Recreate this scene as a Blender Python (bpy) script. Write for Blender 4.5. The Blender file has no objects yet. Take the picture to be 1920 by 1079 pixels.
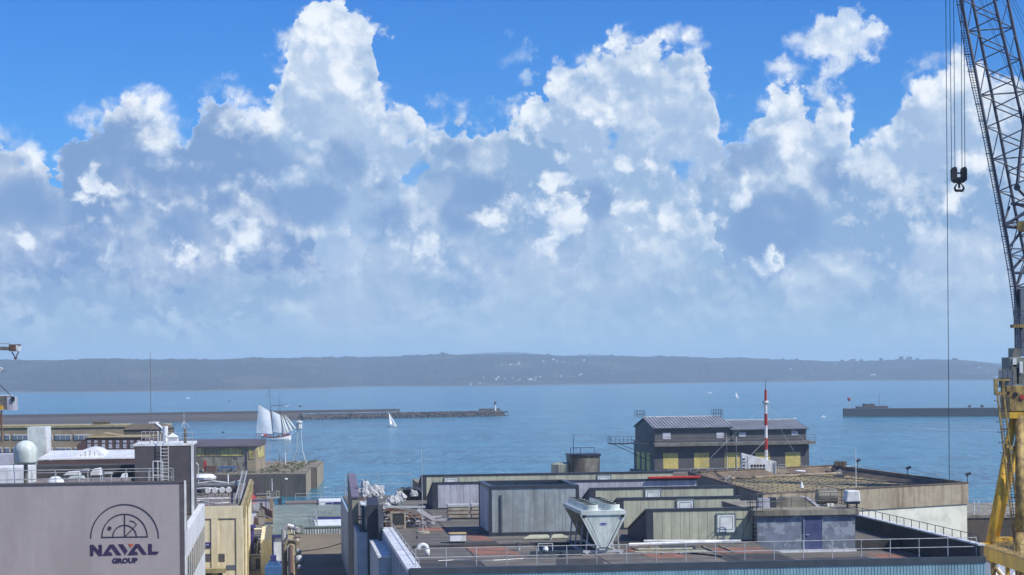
import bpy, bmesh, math, random
from mathutils import Vector, Matrix, Euler
random.seed(7)
SC = bpy.context.scene
R = math.radians
PI = math.pi
# ------------------------------------------------------------------ camera
F = 3733.0                      # focal length in photo pixels (about 70 mm on full frame)
CAMZ = 32.0                     # eye height above the water of the harbour
ROLL = 0.0098
cam = bpy.data.cameras.new('camera'); co = bpy.data.objects.new('camera', cam)
SC.collection.objects.link(co); SC.camera = co
cam.sensor_width = 36; cam.lens = F / 1920 * 36; cam.shift_y = 160.5 / 1920
cam.clip_start = 0.5; cam.clip_end = 40000
co.location = (0, 0, CAMZ)
co.rotation_euler = Euler((PI / 2, 0, 0)).to_matrix().to_euler()
co.matrix_world = Matrix.Translation((0, 0, CAMZ)) @ Matrix.Rotation(PI / 2, 4, 'X') @ Matrix.Rotation(-ROLL, 4, 'Z')

def un(px, py):                 # photo pixel -> view slopes on a level camera
    dx, dy = px - 960.0, py - 700.0
    return (dx - ROLL * dy) / F, -(dy + ROLL * dx) / F
def at(px, py, Y):              # point at depth Y
    a, b = un(px, py)
    return Vector((a * Y, Y, CAMZ + b * Y))
def on(px, py, z):              # point on the horizontal plane z
    a, b = un(px, py)
    Y = (z - CAMZ) / b
    return Vector((a * Y, Y, z))

# ------------------------------------------------------------------ node helpers
class S:
    """a shader socket with arithmetic"""
    def __init__(s, nt, sock): s.nt = nt; s.k = sock
    def _m(s, op, *o, clamp=False):
        n = s.nt.nodes.new('ShaderNodeMath'); n.operation = op; n.use_clamp = clamp
        for i, v in enumerate((s,) + o):
            if isinstance(v, S): s.nt.links.new(v.k, n.inputs[i])
            else: n.inputs[i].default_value = v
        return S(s.nt, n.outputs[0])
    def __add__(s, o): return s._m('ADD', o)
    __radd__ = __add__
    def __sub__(s, o): return s._m('SUBTRACT', o)
    def __rsub__(s, o): return (s * -1.0) + o
    def __mul__(s, o): return s._m('MULTIPLY', o)
    __rmul__ = __mul__
    def __truediv__(s, o): return s._m('DIVIDE', o)
    def max(s, o): return s._m('MAXIMUM', o)
    def min(s, o): return s._m('MINIMUM', o)
    def pow(s, o): return s._m('POWER', o)
    def clamp(s): return s._m('ADD', 0.0, clamp=True)
    def exp(s): return s._m('EXPONENT')
def mapr(x, a, b, c=0.0, d=1.0, smooth=True):
    n = x.nt.nodes.new('ShaderNodeMapRange'); n.interpolation_type = 'SMOOTHSTEP' if smooth else 'LINEAR'
    x.nt.links.new(x.k, n.inputs[0])
    for i, v in ((1, a), (2, b), (3, c), (4, d)):
        if isinstance(v, S): x.nt.links.new(v.k, n.inputs[i])
        else: n.inputs[i].default_value = v
    return S(x.nt, n.outputs[0])
def cmix(nt, f, a, b, mode='MIX'):
    n = nt.nodes.new('ShaderNodeMix'); n.data_type = 'RGBA'; n.blend_type = mode
    for i, v in ((0, f), (6, a), (7, b)):
        if isinstance(v, S): nt.links.new(v.k, n.inputs[i])
        elif i == 0: n.inputs[0].default_value = v
        else: n.inputs[i].default_value = (*v, 1) if len(v) == 3 else v
    return S(nt, n.outputs[2])
def noise(nt, vec, scale, detail=4, rough=0.5, w=None, out=0, dist=0.0, lac=2.0):
    n = nt.nodes.new('ShaderNodeTexNoise')
    if w is not None: n.noise_dimensions = '4D'; n.inputs['W'].default_value = w
    if vec is not None: nt.links.new(vec.k, n.inputs['Vector'])
    n.inputs['Scale'].default_value = scale; n.inputs['Detail'].default_value = detail
    n.inputs['Roughness'].default_value = rough; n.inputs['Distortion'].default_value = dist
    n.inputs['Lacunarity'].default_value = lac
    return S(nt, n.outputs[out])
def vmath(nt, op, a, b):
    n = nt.nodes.new('ShaderNodeVectorMath'); n.operation = op
    for i, v in ((0, a), (1, b)):
        if isinstance(v, S): nt.links.new(v.k, n.inputs[i])
        else: n.inputs[i].default_value = v
    return S(nt, n.outputs[0])
def srgb(r, g, b):
    f = lambda c: (c / 255 / 12.92) if c / 255 <= 0.04045 else ((c / 255 + 0.055) / 1.055) ** 2.4
    return (f(r), f(g), f(b))

# ------------------------------------------------------------------ sky
SUN_AZ, SUN_EL = R(117), R(47)   # azimuth from +Y towards +X
W = bpy.data.worlds.new('World'); SC.world = W; W.use_nodes = True
nt = W.node_tree; nt.nodes.clear()
sky = nt.nodes.new('ShaderNodeTexSky'); sky.sky_type = 'NISHITA'; sky.sun_disc = False
sky.sun_elevation = SUN_EL; sky.sun_rotation = SUN_AZ
sky.altitude = 30; sky.air_density = 1.0; sky.dust_density = 0.3; sky.ozone_density = 3.0
tc = nt.nodes.new('ShaderNodeTexCoord'); D = S(nt, tc.outputs['Generated'])
sep = nt.nodes.new('ShaderNodeSeparateXYZ'); nt.links.new(D.k, sep.inputs[0])
dx, dy, dz = (S(nt, sep.outputs[i]) for i in range(3))
az = dx._m('ARCTAN2', dy) * 1000.0
el = dz._m('ARCSINE') * 1000.0

def azel(px, py):
    a, b = un(px, py)
    return math.atan(a) * 1000, math.atan2(b, math.hypot(1, a)) * 1000
# domain warp shared by all cloud banks
wn = noise(nt, D, 42.0, 7, 0.58, out=1)
ws = nt.nodes.new('ShaderNodeSeparateColor'); nt.links.new(wn.k, ws.inputs[0])
wx = (S(nt, ws.outputs[0]) - 0.5); wy = (S(nt, ws.outputs[1]) - 0.5); wz = S(nt, ws.outputs[2])
fine = noise(nt, D, 190.0, 5, 0.6, w=3.1)
low = noise(nt, D, 14.0, 3, 0.5, w=1.7)
mid = noise(nt, D, 34.0, 8, 0.55, w=5.2)
Dup = vmath(nt, 'ADD', D, (0.0022, 0.0, 0.0042))
mid2 = noise(nt, Dup, 34.0, 8, 0.55, w=5.2)
relief = (mid - mid2)           # positive where the puff faces the sun
vn = nt.nodes.new('ShaderNodeTexVoronoi'); vn.feature = 'F1'; vn.inputs['Scale'].default_value = 75.0
vn.inputs['Detail'].default_value = 3.0; vn.inputs['Roughness'].default_value = 0.5
dw = vmath(nt, 'ADD', D, vmath(nt, 'MULTIPLY', vmath(nt, 'SUBTRACT', wn, (0.5, 0.5, 0.5)), (0.022, 0.022, 0.022)))
nt.links.new(dw.k, vn.inputs['Vector'])
vor = S(nt, vn.outputs['Distance'])
L2 = 1000 * PI / 5
azw = (az + L2 / 2)
def bank(pts, warp=1.0, bill=1.0, soft=1.6, rimw=9.0, woff=0.0, rnd=0):
    """height field of a cloud bank whose upper edge follows pts (in photo pixels)"""
    a = az + wx * (26.0 * warp)
    pp = (a + L2 / 2)._m('PINGPONG', L2) / L2
    fc = nt.nodes.new('ShaderNodeFloatCurve'); nt.links.new(pp.k, fc.inputs['Value'])
    c = fc.mapping.curves[0]
    P = sorted(((azel(x, y)[0] + L2 / 2) / L2, azel(x, y)[1] / 260.0) for x, y in pts)
    P = [(0.0, P[0][1])] + [p for p in P if 0 < p[0] < 1] + [(1.0, P[-1][1])]
    while len(c.points) < len(P): c.points.new(0.5, 0.5)
    for q, p in zip(c.points, P): q.location = p; q.handle_type = 'AUTO'
    fc.mapping.update()
    h = S(nt, fc.outputs[0]) * 260.0
    v = el + wy * (24.0 * warp)
    f = h - v + (0.64 - vor) * (15.0 * bill) + (fine - 0.5) * (7.0 * bill)
    return f
SKYC = (0, 0, 0)
WHITE = srgb(240, 246, 253); SOFT = srgb(186, 205, 232)
def lay(col, f, body, rim=WHITE, soft=2.0, rimw=10.0, rims=1.0, amin=1.0, fade=None, rel=3.0, cut=0.0):
    al = mapr(f, 0.0, soft) * amin
    if fade: al = al * mapr(f, fade[1], fade[0])
    g = (f.max(0.0) / (-rimw)).exp() * rims * mapr(low, 0.36, 0.56, 0.35, 1.0)
    g = g + relief * rel + (0.40 - vor) * 0.35 + (mid - 0.5) * 0.55
    g = g.clamp()
    c = cmix(nt, g, body, rim)
    return cmix(nt, al, col, c)
# blue sky of the atmosphere model, deepened as the phone shows it
hs = nt.nodes.new('ShaderNodeHueSaturation'); nt.links.new(sky.outputs[0], hs.inputs['Color'])
hs.inputs['Saturation'].default_value = 1.35; hs.inputs['Value'].default_value = 1.0
SKYSTR = 0.10
tint = cmix(nt, 1.0, S(nt, hs.outputs[0]), (0.41, 0.76, 1.28), 'MULTIPLY'); c0 = tint
scl = nt.nodes.new('ShaderNodeVectorMath'); scl.operation = 'SCALE'; nt.links.new(c0.k, scl.inputs[0]); scl.inputs['Scale'].default_value = SKYSTR
sc0 = S(nt, scl.outputs[0])
col = (0.0, 0.0, 0.0); A = None
patch = mapr(noise(nt, vmath(nt, 'ADD', D, vmath(nt, 'MULTIPLY', wn, (0.03, 0.03, 0.02))), 22.0, 6, 0.58, w=9.4), 0.40, 0.66)
def put(f, body, rim=WHITE, soft=2.0, rimw=10.0, rims=1.0, amin=1.0, rel=3.0, edge=None, pat=1.0):
    """composite one cloud bank over what is behind it"""
    global col, A
    sf = mapr(low, 0.40, 0.60, soft * 0.7, soft * 3.0)
    al = mapr(f, 0.0, sf) * amin
    if edge is not None: al = al * edge
    g = (f.max(0.0) / (-rimw)).exp() * rims * mapr(low, 0.36, 0.56, 0.25, 1.0)
    g = g + relief * rel + (0.62 - vor) * 0.3 + (mid - 0.5) * 0.6
    lightb = tuple(b + (t - b) * 0.40 for b, t in zip(body, rim))
    bd = cmix(nt, (patch + relief * 0.6 * rel + (0.62 - vor) * 0.3).clamp() * pat, body, lightb)
    c = cmix(nt, g.clamp(), bd, rim)
    col = cmix(nt, al, col, c)
    A = al if A is None else 1.0 - (1.0 - A) * (1.0 - al)
uw = az + wx * 34.0; vw = el + wy * 30.0
bil = (0.78 - vor) * 8.0 + (fine - 0.5) * 8.0 + (mid - 0.5) * 26.0
def comb(u, v):
    n = nt.nodes.new('ShaderNodeCombineXYZ'); nt.links.new(u.k, n.inputs[0]); nt.links.new(v.k, n.inputs[1]); return S(nt, n.outputs[0])
def ell(items, uu, vv, k=0.75):
    """field of soft ellipses (photo pixels: x, y, rx, ry), all of the same flatness k"""
    P = comb(uu * k, vv); tot = None
    for x, y, rx, ry in items:
        a, e = azel(x, y); r = math.sqrt(rx * k * ry) * 1120 / F
        n = nt.nodes.new('ShaderNodeVectorMath'); n.operation = 'DISTANCE'; nt.links.new(P.k, n.inputs[0]); n.inputs[1].default_value = (a * k, e, 0)
        d = S(nt, n.outputs['Value']); m = nt.nodes.new('ShaderNodeMath'); m.operation = 'SUBTRACT'; m.inputs[0].default_value = r; nt.links.new(d.k, m.inputs[1])
        g = S(nt, m.outputs[0]); tot = g if tot is None else tot.max(g)
    return tot
def blob(items, warp=1.0):
    return ell(items, az + wx * (30.0 * warp), el + wy * (30.0 * warp)) + (0.42 - vor) * 7.0 + (fine - 0.5) * 8.0
far = bank([(-150, 260), (0, 300), (100, 330), (150, 300), (220, 250), (300, 240), (360, 230), (430, 205), (480, 178), (515, 150), (535, 90), (552, 10), (580, -30),
            (630, -32), (675, 5), (700, 60), (708, 120), (735, 160), (780, 185), (840, 205), (900, 215), (960, 205), (990, 165), (1040, 128), (1090, 95), (1130, 60), (1175, 45),
            (1230, 62), (1290, 62), (1325, 110), (1345, 170), (1350, 215), (1370, 252), (1395, 225), (1430, 185), (1455, 140), (1505, 135), (1525, 172), (1550, 170),
            (1590, 195), (1615, 222), (1640, 220), (1672, 190), (1695, 140), (1740, 105), (1800, 88), (1860, 95), (1920, 110), (2050, 160)], 0.62, 1.1)
put(far, srgb(160, 187, 221), WHITE, soft=2.2, rimw=14.0, rims=1.0, rel=4.6)
put(blob([(1562, 62, 100, 56), (1610, 80, 66, 46), (1515, 66, 56, 38), (1575, 125, 46, 60), (1470, 110, 22, 30)], 0.8), srgb(186, 207, 236), WHITE, soft=4.0, rimw=14.0, rims=0.9, rel=4.0)
put(blob([(970, 98, 32, 46), (986, 145, 28, 50), (940, 158, 30, 20)], 1.1), srgb(176, 204, 238), SOFT, soft=5.0, rimw=14.0, rims=0.6, amin=0.8)
mid1 = bank([(-150, 560), (640, 560), (700, 420), (760, 350), (800, 262), (835, 205), (860, 205), (900, 222), (950, 208), (1000, 215), (1040, 250), (1075, 310), (1095, 390), (1120, 440),
             (1250, 420), (1300, 330), (1340, 300), (1380, 262), (1420, 250), (1450, 262), (1500, 290), (1560, 250), (1600, 262), (1700, 290), (1760, 300), (1850, 280), (1960, 330)], 0.85, 1.1)
put(mid1, srgb(140, 172, 211), WHITE, soft=2.8, rimw=9.0, rims=0.6, rel=4.4)
l1 = bank([(-150, 215), (0, 222), (30, 240), (62, 268), (98, 300), (112, 325), (122, 250), (150, 226), (182, 226), (200, 192), (222, 186), (245, 168), (268, 160), (300, 185), (330, 212),
           (352, 235), (368, 168), (388, 153), (420, 156), (445, 172), (470, 205), (500, 270), (530, 330), (580, 420), (700, 560), (2000, 560)], 0.7, 1.2)
put(l1, srgb(124, 156, 202), WHITE, soft=1.8, rimw=7.0, rims=0.9, rel=4.4)
l2 = bank([(-150, 560), (1060, 560), (1100, 380), (1150, 300), (1185, 290), (1235, 296), (1268, 315), (1300, 350),
           (1330, 372), (1352, 420), (1400, 520), (2000, 560)], 0.85, 1.1)
put(l2, srgb(152, 182, 216), WHITE, soft=2.0, rimw=8.0, rims=0.9, rel=4.6)
# shaded hollows of the banks
dark = ell([(185, 295, 70, 60), (420, 225, 45, 45), (500, 300, 60, 36), (560, 375, 70, 50), (724, 345, 30, 26), (730, 402, 44, 24), (885, 375, 60, 80), (1115, 380, 40, 60), (1402, 292, 60, 30),
            (1450, 425, 130, 42), (335, 440, 70, 38), (45, 390, 70, 60), (860, 285, 34, 30), (1560, 330, 60, 30), (250, 400, 50, 24), (640, 300, 60, 30)], uw, vw)
dk = mapr(dark + (mid - 0.5) * 12.0, -3.0, 8.0) * A
col = cmix(nt, dk * 0.85, col, srgb(122, 156, 202))
# blue openings between the banks
hole = ell([(781, 325, 17, 34), (768, 262, 14, 9), (1290, 312, 36, 20), (1150, 250, 18, 14)], uw, vw)
hl_ = mapr(hole + (fine - 0.5) * 6.0, -0.5, 4.0) * 0.8
# sunlit heads
PUFF = [(12, 243, 34, 20), (55, 272, 30, 20), (86, 298, 24, 18), (155, 235, 34, 15), (203, 196, 18, 15), (270, 178, 28, 22), (290, 212, 36, 24), (312, 246, 34, 30), (290, 272, 28, 20), (302, 302, 26, 24), (350, 316, 16, 15),
        (385, 163, 24, 13), (425, 164, 28, 13), (455, 186, 18, 14), (462, 224, 20, 24), (500, 240, 24, 11), (600, 28, 48, 32), (650, 48, 44, 32), (690, 62, 24, 24), (622, 104, 44, 42), (655, 150, 44, 32), (690, 190, 44, 30), (590, 172, 34, 24),
        (820, 195, 16, 18), (826, 226, 13, 28), (804, 268, 16, 12), (872, 214, 20, 17), (902, 236, 32, 13), (945, 204, 18, 13), (726, 303, 36, 15), (756, 322, 13, 22), (166, 345, 28, 28), (138, 384, 20, 14), (270, 364, 30, 16), (310, 384, 24, 16),
        (405, 348, 34, 18), (442, 344, 32, 15), (484, 340, 26, 11), (458, 368, 18, 16), (430, 428, 28, 34), (456, 462, 24, 22), (213, 480, 34, 18), (612, 440, 36, 15), (652, 430, 26, 11), (746, 450, 30, 16), (802, 465, 42, 18),
        (1180, 68, 42, 26), (1242, 70, 36, 22), (1300, 82, 32, 26), (1118, 108, 44, 24), (1058, 150, 46, 22), (1330, 178, 28, 20), (1298, 140, 32, 22), (1002, 214, 34, 17), (1036, 288, 20, 34), (1050, 335, 24, 40), (1062, 402, 28, 44), (1034, 452, 28, 26),
        (1176, 294, 28, 15), (1226, 300, 32, 13), (1252, 318, 24, 14), (1150, 345, 18, 28), (1290, 352, 20, 18), (1325, 405, 26, 20), (1200, 440, 26, 14), (1300, 372, 26, 22), (1476, 140, 30, 22), (1496, 182, 30, 28), (1426, 196, 22, 15),
        (1550, 180, 28, 22), (1582, 206, 26, 20), (1482, 268, 28, 38), (1530, 274, 30, 20), (1356, 244, 14, 9), (1730, 115, 24, 16), (1782, 102, 30, 18), (1702, 140, 16, 12), (1752, 170, 26, 18), (1800, 152, 36, 44), (1866, 190, 50, 60),
        (1696, 334, 32, 15), (1688, 376, 20, 20), (1440, 490, 40, 15), (1566, 502, 34, 15), (1732, 450, 30, 22), (1560, 60, 74, 30), (1598, 84, 44, 24), (534, 78, 24, 30), (714, 74, 20, 20), (556, 140, 26, 20), (1130, 320, 26, 26), (1250, 400, 30, 30), (1170, 390, 24, 24), (960, 250, 30, 18), (1000, 380, 20, 40), (930, 420, 24, 18), (1600, 300, 34, 22), (1660, 260, 40, 24), (1390, 360, 34, 18),
        (60, 460, 30, 12), (330, 480, 26, 12), (130, 300, 20, 14), (540, 330, 26, 14), (690, 240, 34, 20), (1100, 200, 60, 26), (1230, 150, 50, 26), (1420, 260, 26, 18), (1830, 300, 44, 26), (1780, 380, 30, 18), (1100, 560, 60, 9), (870, 555, 44, 10), (1700, 545, 70, 10), (1500, 560, 50, 9), (560, 580, 50, 9)]
puffs = mapr(ell(PUFF, uw, vw) + bil * 0.75, mapr(low, 0.4, 0.6, -1.5, -3.0), mapr(low, 0.4, 0.6, 3.5, 8.0))
tex = (0.76 + relief * 5.0 + (0.75 - vor) * 0.7 + (mid - 0.5) * 0.8).clamp()
pa = puffs * 0.95; pc = cmix(nt, tex, srgb(168, 194, 226), WHITE)
col = cmix(nt, pa, col, pc); A = 1.0 - (1.0 - A) * (1.0 - pa)
# lower banks: soft, veiled, little contrast
d1 = bank([(-150, 490), (0, 480), (90, 500), (160, 475), (230, 470), (300, 505), (420, 490), (500, 490), (600, 455), (700, 475), (760, 470), (840, 490), (900, 520), (1000, 490), (1080, 480), (1200, 470),
           (1330, 450), (1420, 490), (1560, 470), (1700, 470), (1850, 480), (2000, 470)], 1.5, 1.2)
put(d1, srgb(148, 178, 211), srgb(198, 217, 235), soft=4.0, rimw=8.0, rims=0.7, amin=0.75, rel=3.8)
d2 = bank([(-150, 600), (0, 590), (150, 560), (330, 590), (500, 570), (700, 600), (850, 545), (1000, 560), (1200, 550), (1400, 545), (1600, 540), (1800, 530), (2000, 540)], 1.2, 0.8)
put(d2, srgb(156, 186, 215), srgb(194, 215, 232), soft=3.0, rimw=7.0, rims=0.8, amin=0.85, rel=3.6)
# scattered cumulus over the rest of the sky, outside the picture
ov = noise(nt, D, 3.2, 9, 0.56, w=8.0)
up = mapr(el, 215.0, 330.0)
put((ov - 0.53) * 60.0, srgb(160, 186, 224), WHITE, soft=5.0, rimw=9.0, rims=0.9, edge=up, rel=3.0)
col = cmix(nt, hl_, col, (0.0, 0.0, 0.0)); A = A * (1.0 - hl_)
# veil of bright sea air low over the horizon
veil = mapr(el, 34.0, -4.0)
vc = cmix(nt, mapr(az, -280.0, 280.0, smooth=False), srgb(156, 187, 220), srgb(182, 211, 228))
col = cmix(nt, veil * 0.9, col, vc); A = 1.0 - (1.0 - A) * (1.0 - veil * 0.9)
b1 = nt.nodes.new('ShaderNodeBackground'); nt.links.new(tint.k, b1.inputs['Color']); nt.links.new(((1.0 - A) * SKYSTR).k, b1.inputs['Strength'])
b2 = nt.nodes.new('ShaderNodeBackground'); nt.links.new(col.k, b2.inputs['Color']); b2.inputs['Strength'].default_value = 1.0
ad = nt.nodes.new('ShaderNodeAddShader'); nt.links.new(b1.outputs[0], ad.inputs[0]); nt.links.new(b2.outputs[0], ad.inputs[1])
wo = nt.nodes.new('ShaderNodeOutputWorld'); nt.links.new(ad.outputs[0], wo.inputs['Surface'])
W.cycles.sampling_method = 'MANUAL'; W.cycles.sample_map_resolution = 512

# ------------------------------------------------------------------ sun and exposure
sl = bpy.data.lights.new('sun', 'SUN'); so = bpy.data.objects.new('sun', sl); SC.collection.objects.link(so)
sl.energy = 5.0; sl.angle = R(0.5); sl.color = (1.0, 0.95, 0.86)
SUND = Vector((math.sin(SUN_AZ) * math.cos(SUN_EL), math.cos(SUN_AZ) * math.cos(SUN_EL), math.sin(SUN_EL)))
so.location = SUND * 400; so.rotation_euler = SUND.to_track_quat('Z', 'Y').to_euler()
vs = SC.view_settings; vs.view_transform = 'Standard'; vs.look = 'None'; vs.gamma = 1.0; vs.exposure = 0.08; vs.use_curve_mapping = False
cy = SC.cycles; cy.use_denoising = True; cy.volume_step_rate = 1.0; cy.max_bounces = 6; cy.volume_bounces = 1; cy.diffuse_bounces = 3
cy.glossy_bounces = 3; cy.transmission_bounces = 3; cy.caustics_reflective = False; cy.caustics_refractive = False
# ------------------------------------------------------------------ mesh helpers
COL = SC.collection
class MB:
    """collects faces; build() links them as one mesh object"""
    def __init__(s): s.v = []; s.f = []
    def add(s, vs, fs):
        n = len(s.v); s.v += [tuple(p) for p in vs]; s.f += [tuple(i + n for i in f) for f in fs]; return s
    def box(s, x0, x1, y0, y1, z0, z1):
        return s.add([(x0, y0, z0), (x1, y0, z0), (x1, y1, z0), (x0, y1, z0), (x0, y0, z1), (x1, y0, z1), (x1, y1, z1), (x0, y1, z1)],
                     [(3, 2, 1, 0), (4, 5, 6, 7), (0, 1, 5, 4), (1, 2, 6, 5), (2, 3, 7, 6), (3, 0, 4, 7)])
    def prism(s, poly, z0, z1, holes=None):         # poly: counter-clockwise xy outline
        n = len(poly)
        return s.add([(x, y, z0) for x, y in poly] + [(x, y, z1) for x, y in poly],
                     [tuple(range(n - 1, -1, -1)), tuple(range(n, 2 * n))] + [(i, (i + 1) % n, n + (i + 1) % n, n + i) for i in range(n)])
    def slab(s, poly, axis, a, b):                  # outline in the plane across `axis`, thick from a to b
        n = len(poly)
        def P(u, w, t): return {'x': (t, u, w), 'y': (u, t, w), 'z': (u, w, t)}[axis]
        return s.add([P(u, w, a) for u, w in poly] + [P(u, w, b) for u, w in poly],
                     [tuple(range(n - 1, -1, -1)), tuple(range(n, 2 * n))] + [(i, (i + 1) % n, n + (i + 1) % n, n + i) for i in range(n)])
    def tube(s, a, b, r, r2=None, n=6, cap=True):
        a, b = Vector(a), Vector(b); r2 = r if r2 is None else r2
        d = b - a
        if d.length < 1e-6: return s
        q = d.to_track_quat('Z', 'Y'); x, y = q @ Vector((1, 0, 0)), q @ Vector((0, 1, 0))
        ph = PI / n
        vs = [a + (x * math.cos(ph + 2 * PI * i / n) + y * math.sin(ph + 2 * PI * i / n)) * r for i in range(n)] + \
             [b + (x * math.cos(ph + 2 * PI * i / n) + y * math.sin(ph + 2 * PI * i / n)) * r2 for i in range(n)]
        fs = [(i, (i + 1) % n, n + (i + 1) % n, n + i) for i in range(n)]
        if cap: fs += [tuple(range(n - 1, -1, -1)), tuple(range(n, 2 * n))]
        return s.add(vs, fs)
    def path(s, pts, r, n=6):
        for a, b in zip(pts, pts[1:]): s.tube(a, b, r, n=n)
        return s
    def bar(s, a, b, w, h):                         # rectangular bar
        a, b = Vector(a), Vector(b); d = (b - a).normalized()
        up = Vector((0, 0, 1)) if abs(d.z) < 0.95 else Vector((0, 1, 0))
        x = d.cross(up).normalized() * w / 2; y = x.cross(d).normalized() * h / 2
        c = [-x - y, x - y, x + y, -x + y]
        return s.add([a + k for k in c] + [b + k for k in c], [(3, 2, 1, 0), (4, 5, 6, 7), (0, 1, 5, 4), (1, 2, 6, 5), (2, 3, 7, 6), (3, 0, 4, 7)])
    def lathe(s, prof, n=20, c=(0, 0, 0)):
        m = len(prof); cx, cy, cz = c
        vs = [(cx + r * math.cos(2 * PI * i / n), cy + r * math.sin(2 * PI * i / n), cz + z) for r, z in prof for i in range(n)]
        fs = [(j * n + i, j * n + (i + 1) % n, (j + 1) * n + (i + 1) % n, (j + 1) * n + i) for j in range(m - 1) for i in range(n)]
        fs += [tuple(range(n - 1, -1, -1)), tuple((m - 1) * n + i for i in range(n))]
        return s.add(vs, fs)
    def quad(s, a, b, c, d): return s.add([a, b, c, d], [(0, 1, 2, 3)])
    def build(s, name, mat, parent=None, smooth=False, bevel=0.0, **props):
        me = bpy.data.meshes.new(name)
        o = ORG.get(parent.name, Vector((0, 0, 0))) if parent is not None else Vector(props.pop('org', (0, 0, 0)))
        me.from_pydata([(x - o[0], y - o[1], z - o[2]) for x, y, z in s.v], [], s.f)
        me.materials.append(mat)
        if smooth:
            for p in me.polygons: p.use_smooth = True
        me.update()
        ob = bpy.data.objects.new(name, me); COL.objects.link(ob)
        if parent is not None:
            ob.parent = parent; ORG[ob.name] = o
        else:
            fr = props.pop('frame', 0.0)
            ob.location = rot2(o, fr); ob.rotation_euler[2] = fr; ORG[ob.name] = o
        if bevel:
            b = ob.modifiers.new('bevel', 'BEVEL'); b.width = bevel; b.segments = 2; b.limit_method = 'ANGLE'
        for k, v in props.items():
            if v is not None: ob[k] = v
        return ob
ORG = {}
TH = R(6.5)                     # the dockyard's buildings share one direction
def rot2(p, a): return Vector((p[0] * math.cos(a) - p[1] * math.sin(a), p[0] * math.sin(a) + p[1] * math.cos(a), p[2]))
def gr(p): p = rot2(Vector(p), -TH); return p
def thing(name, label, cat, org=(0, 0, 0), frame=0.0, group=None, kind=None):
    o = bpy.data.objects.new(name, None); COL.objects.link(o); o.empty_display_size = 0.3
    o.location = rot2(Vector(org), frame); o.rotation_euler[2] = frame; ORG[o.name] = Vector(org)
    o['label'] = label; o['category'] = cat
    if group: o['group'] = group
    if kind: o['kind'] = kind
    return o
def copy_tree(o, parent=None):
    c = o.copy(); COL.objects.link(c); c.parent = parent
    if o.name in ORG: ORG[c.name] = ORG[o.name]
    for ch in [k for k in bpy.data.objects if k.parent == o]: copy_tree(ch, c)
    return c
KIDS = {}
def dup(o, org, frame=None, label=None, scale=None):
    def kids(p): return [k for k in list(p.children)]
    def rec(src, parent):
        c = src.copy(); COL.objects.link(c); c.parent = parent
        for ch in kids(src): rec(ch, c)
        return c
    c = rec(o, None)
    fr = o.rotation_euler[2] if frame is None else frame
    c.location = rot2(Vector(org), fr); c.rotation_euler[2] = fr
    if label: c['label'] = label
    if scale: c.scale = (scale,) * 3 if not hasattr(scale, '__len__') else scale
    return c

# ------------------------------------------------------------------ materials
def mat(name, color, rough=0.7, metal=0.0, dirt=None, dscale=0.6, damt=0.5, streak=0.0, bump=0.0, bscale=8.0, var=0.12, vscale=1.5, spec=0.4, edge=(0.45, 0.62), flow=0.25):
    m = bpy.data.materials.new(name); m.use_nodes = True; t = m.node_tree
    b = t.nodes['Principled BSDF']; b.inputs['Roughness'].default_value = rough; b.inputs['Metallic'].default_value = metal
    b.inputs['Specular IOR Level'].default_value = spec
    g = t.nodes.new('ShaderNodeNewGeometry'); P = S(t, g.outputs['Position'])
    n1 = noise(t, P, vscale, 5, 0.6)
    base = cmix(t, mapr(n1, 0.3, 0.7), tuple(c * (1 - var) for c in color), tuple(min(1, c * (1 + var)) for c in color))
    if dirt is not None:
        st = vmath(t, 'MULTIPLY', P, (1.0, 1.0, flow if streak else 1.0))
        n2 = noise(t, st, dscale, 6, 0.62, w=2.0)
        f = mapr(n2, edge[0], edge[1]) * damt
        base = cmix(t, f, base, dirt)
    if streak:
        st = vmath(t, 'MULTIPLY', P, (1.0, 1.0, 0.06))
        n3 = noise(t, st, 3.2, 4, 0.6, w=6.0)
        base = cmix(t, mapr(n3, 0.5, 0.68) * streak, base, dirt if dirt is not None else tuple(c * 0.5 for c in color))
    t.links.new(base.k, b.inputs['Base Color'])
    rr = mapr(n1, 0.3, 0.7, max(0.02, rough - 0.08), min(1, rough + 0.08)); t.links.new(rr.k, b.inputs['Roughness'])
    if bump:
        bn = t.nodes.new('ShaderNodeBump'); bn.inputs['Strength'].default_value = 1.0; bn.inputs['Distance'].default_value = bump
        h = noise(t, P, bscale, 4, 0.6, w=4.0); t.links.new(h.k, bn.inputs['Height']); t.links.new(bn.outputs[0], b.inputs['Normal'])
    return m
M = {}
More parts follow.
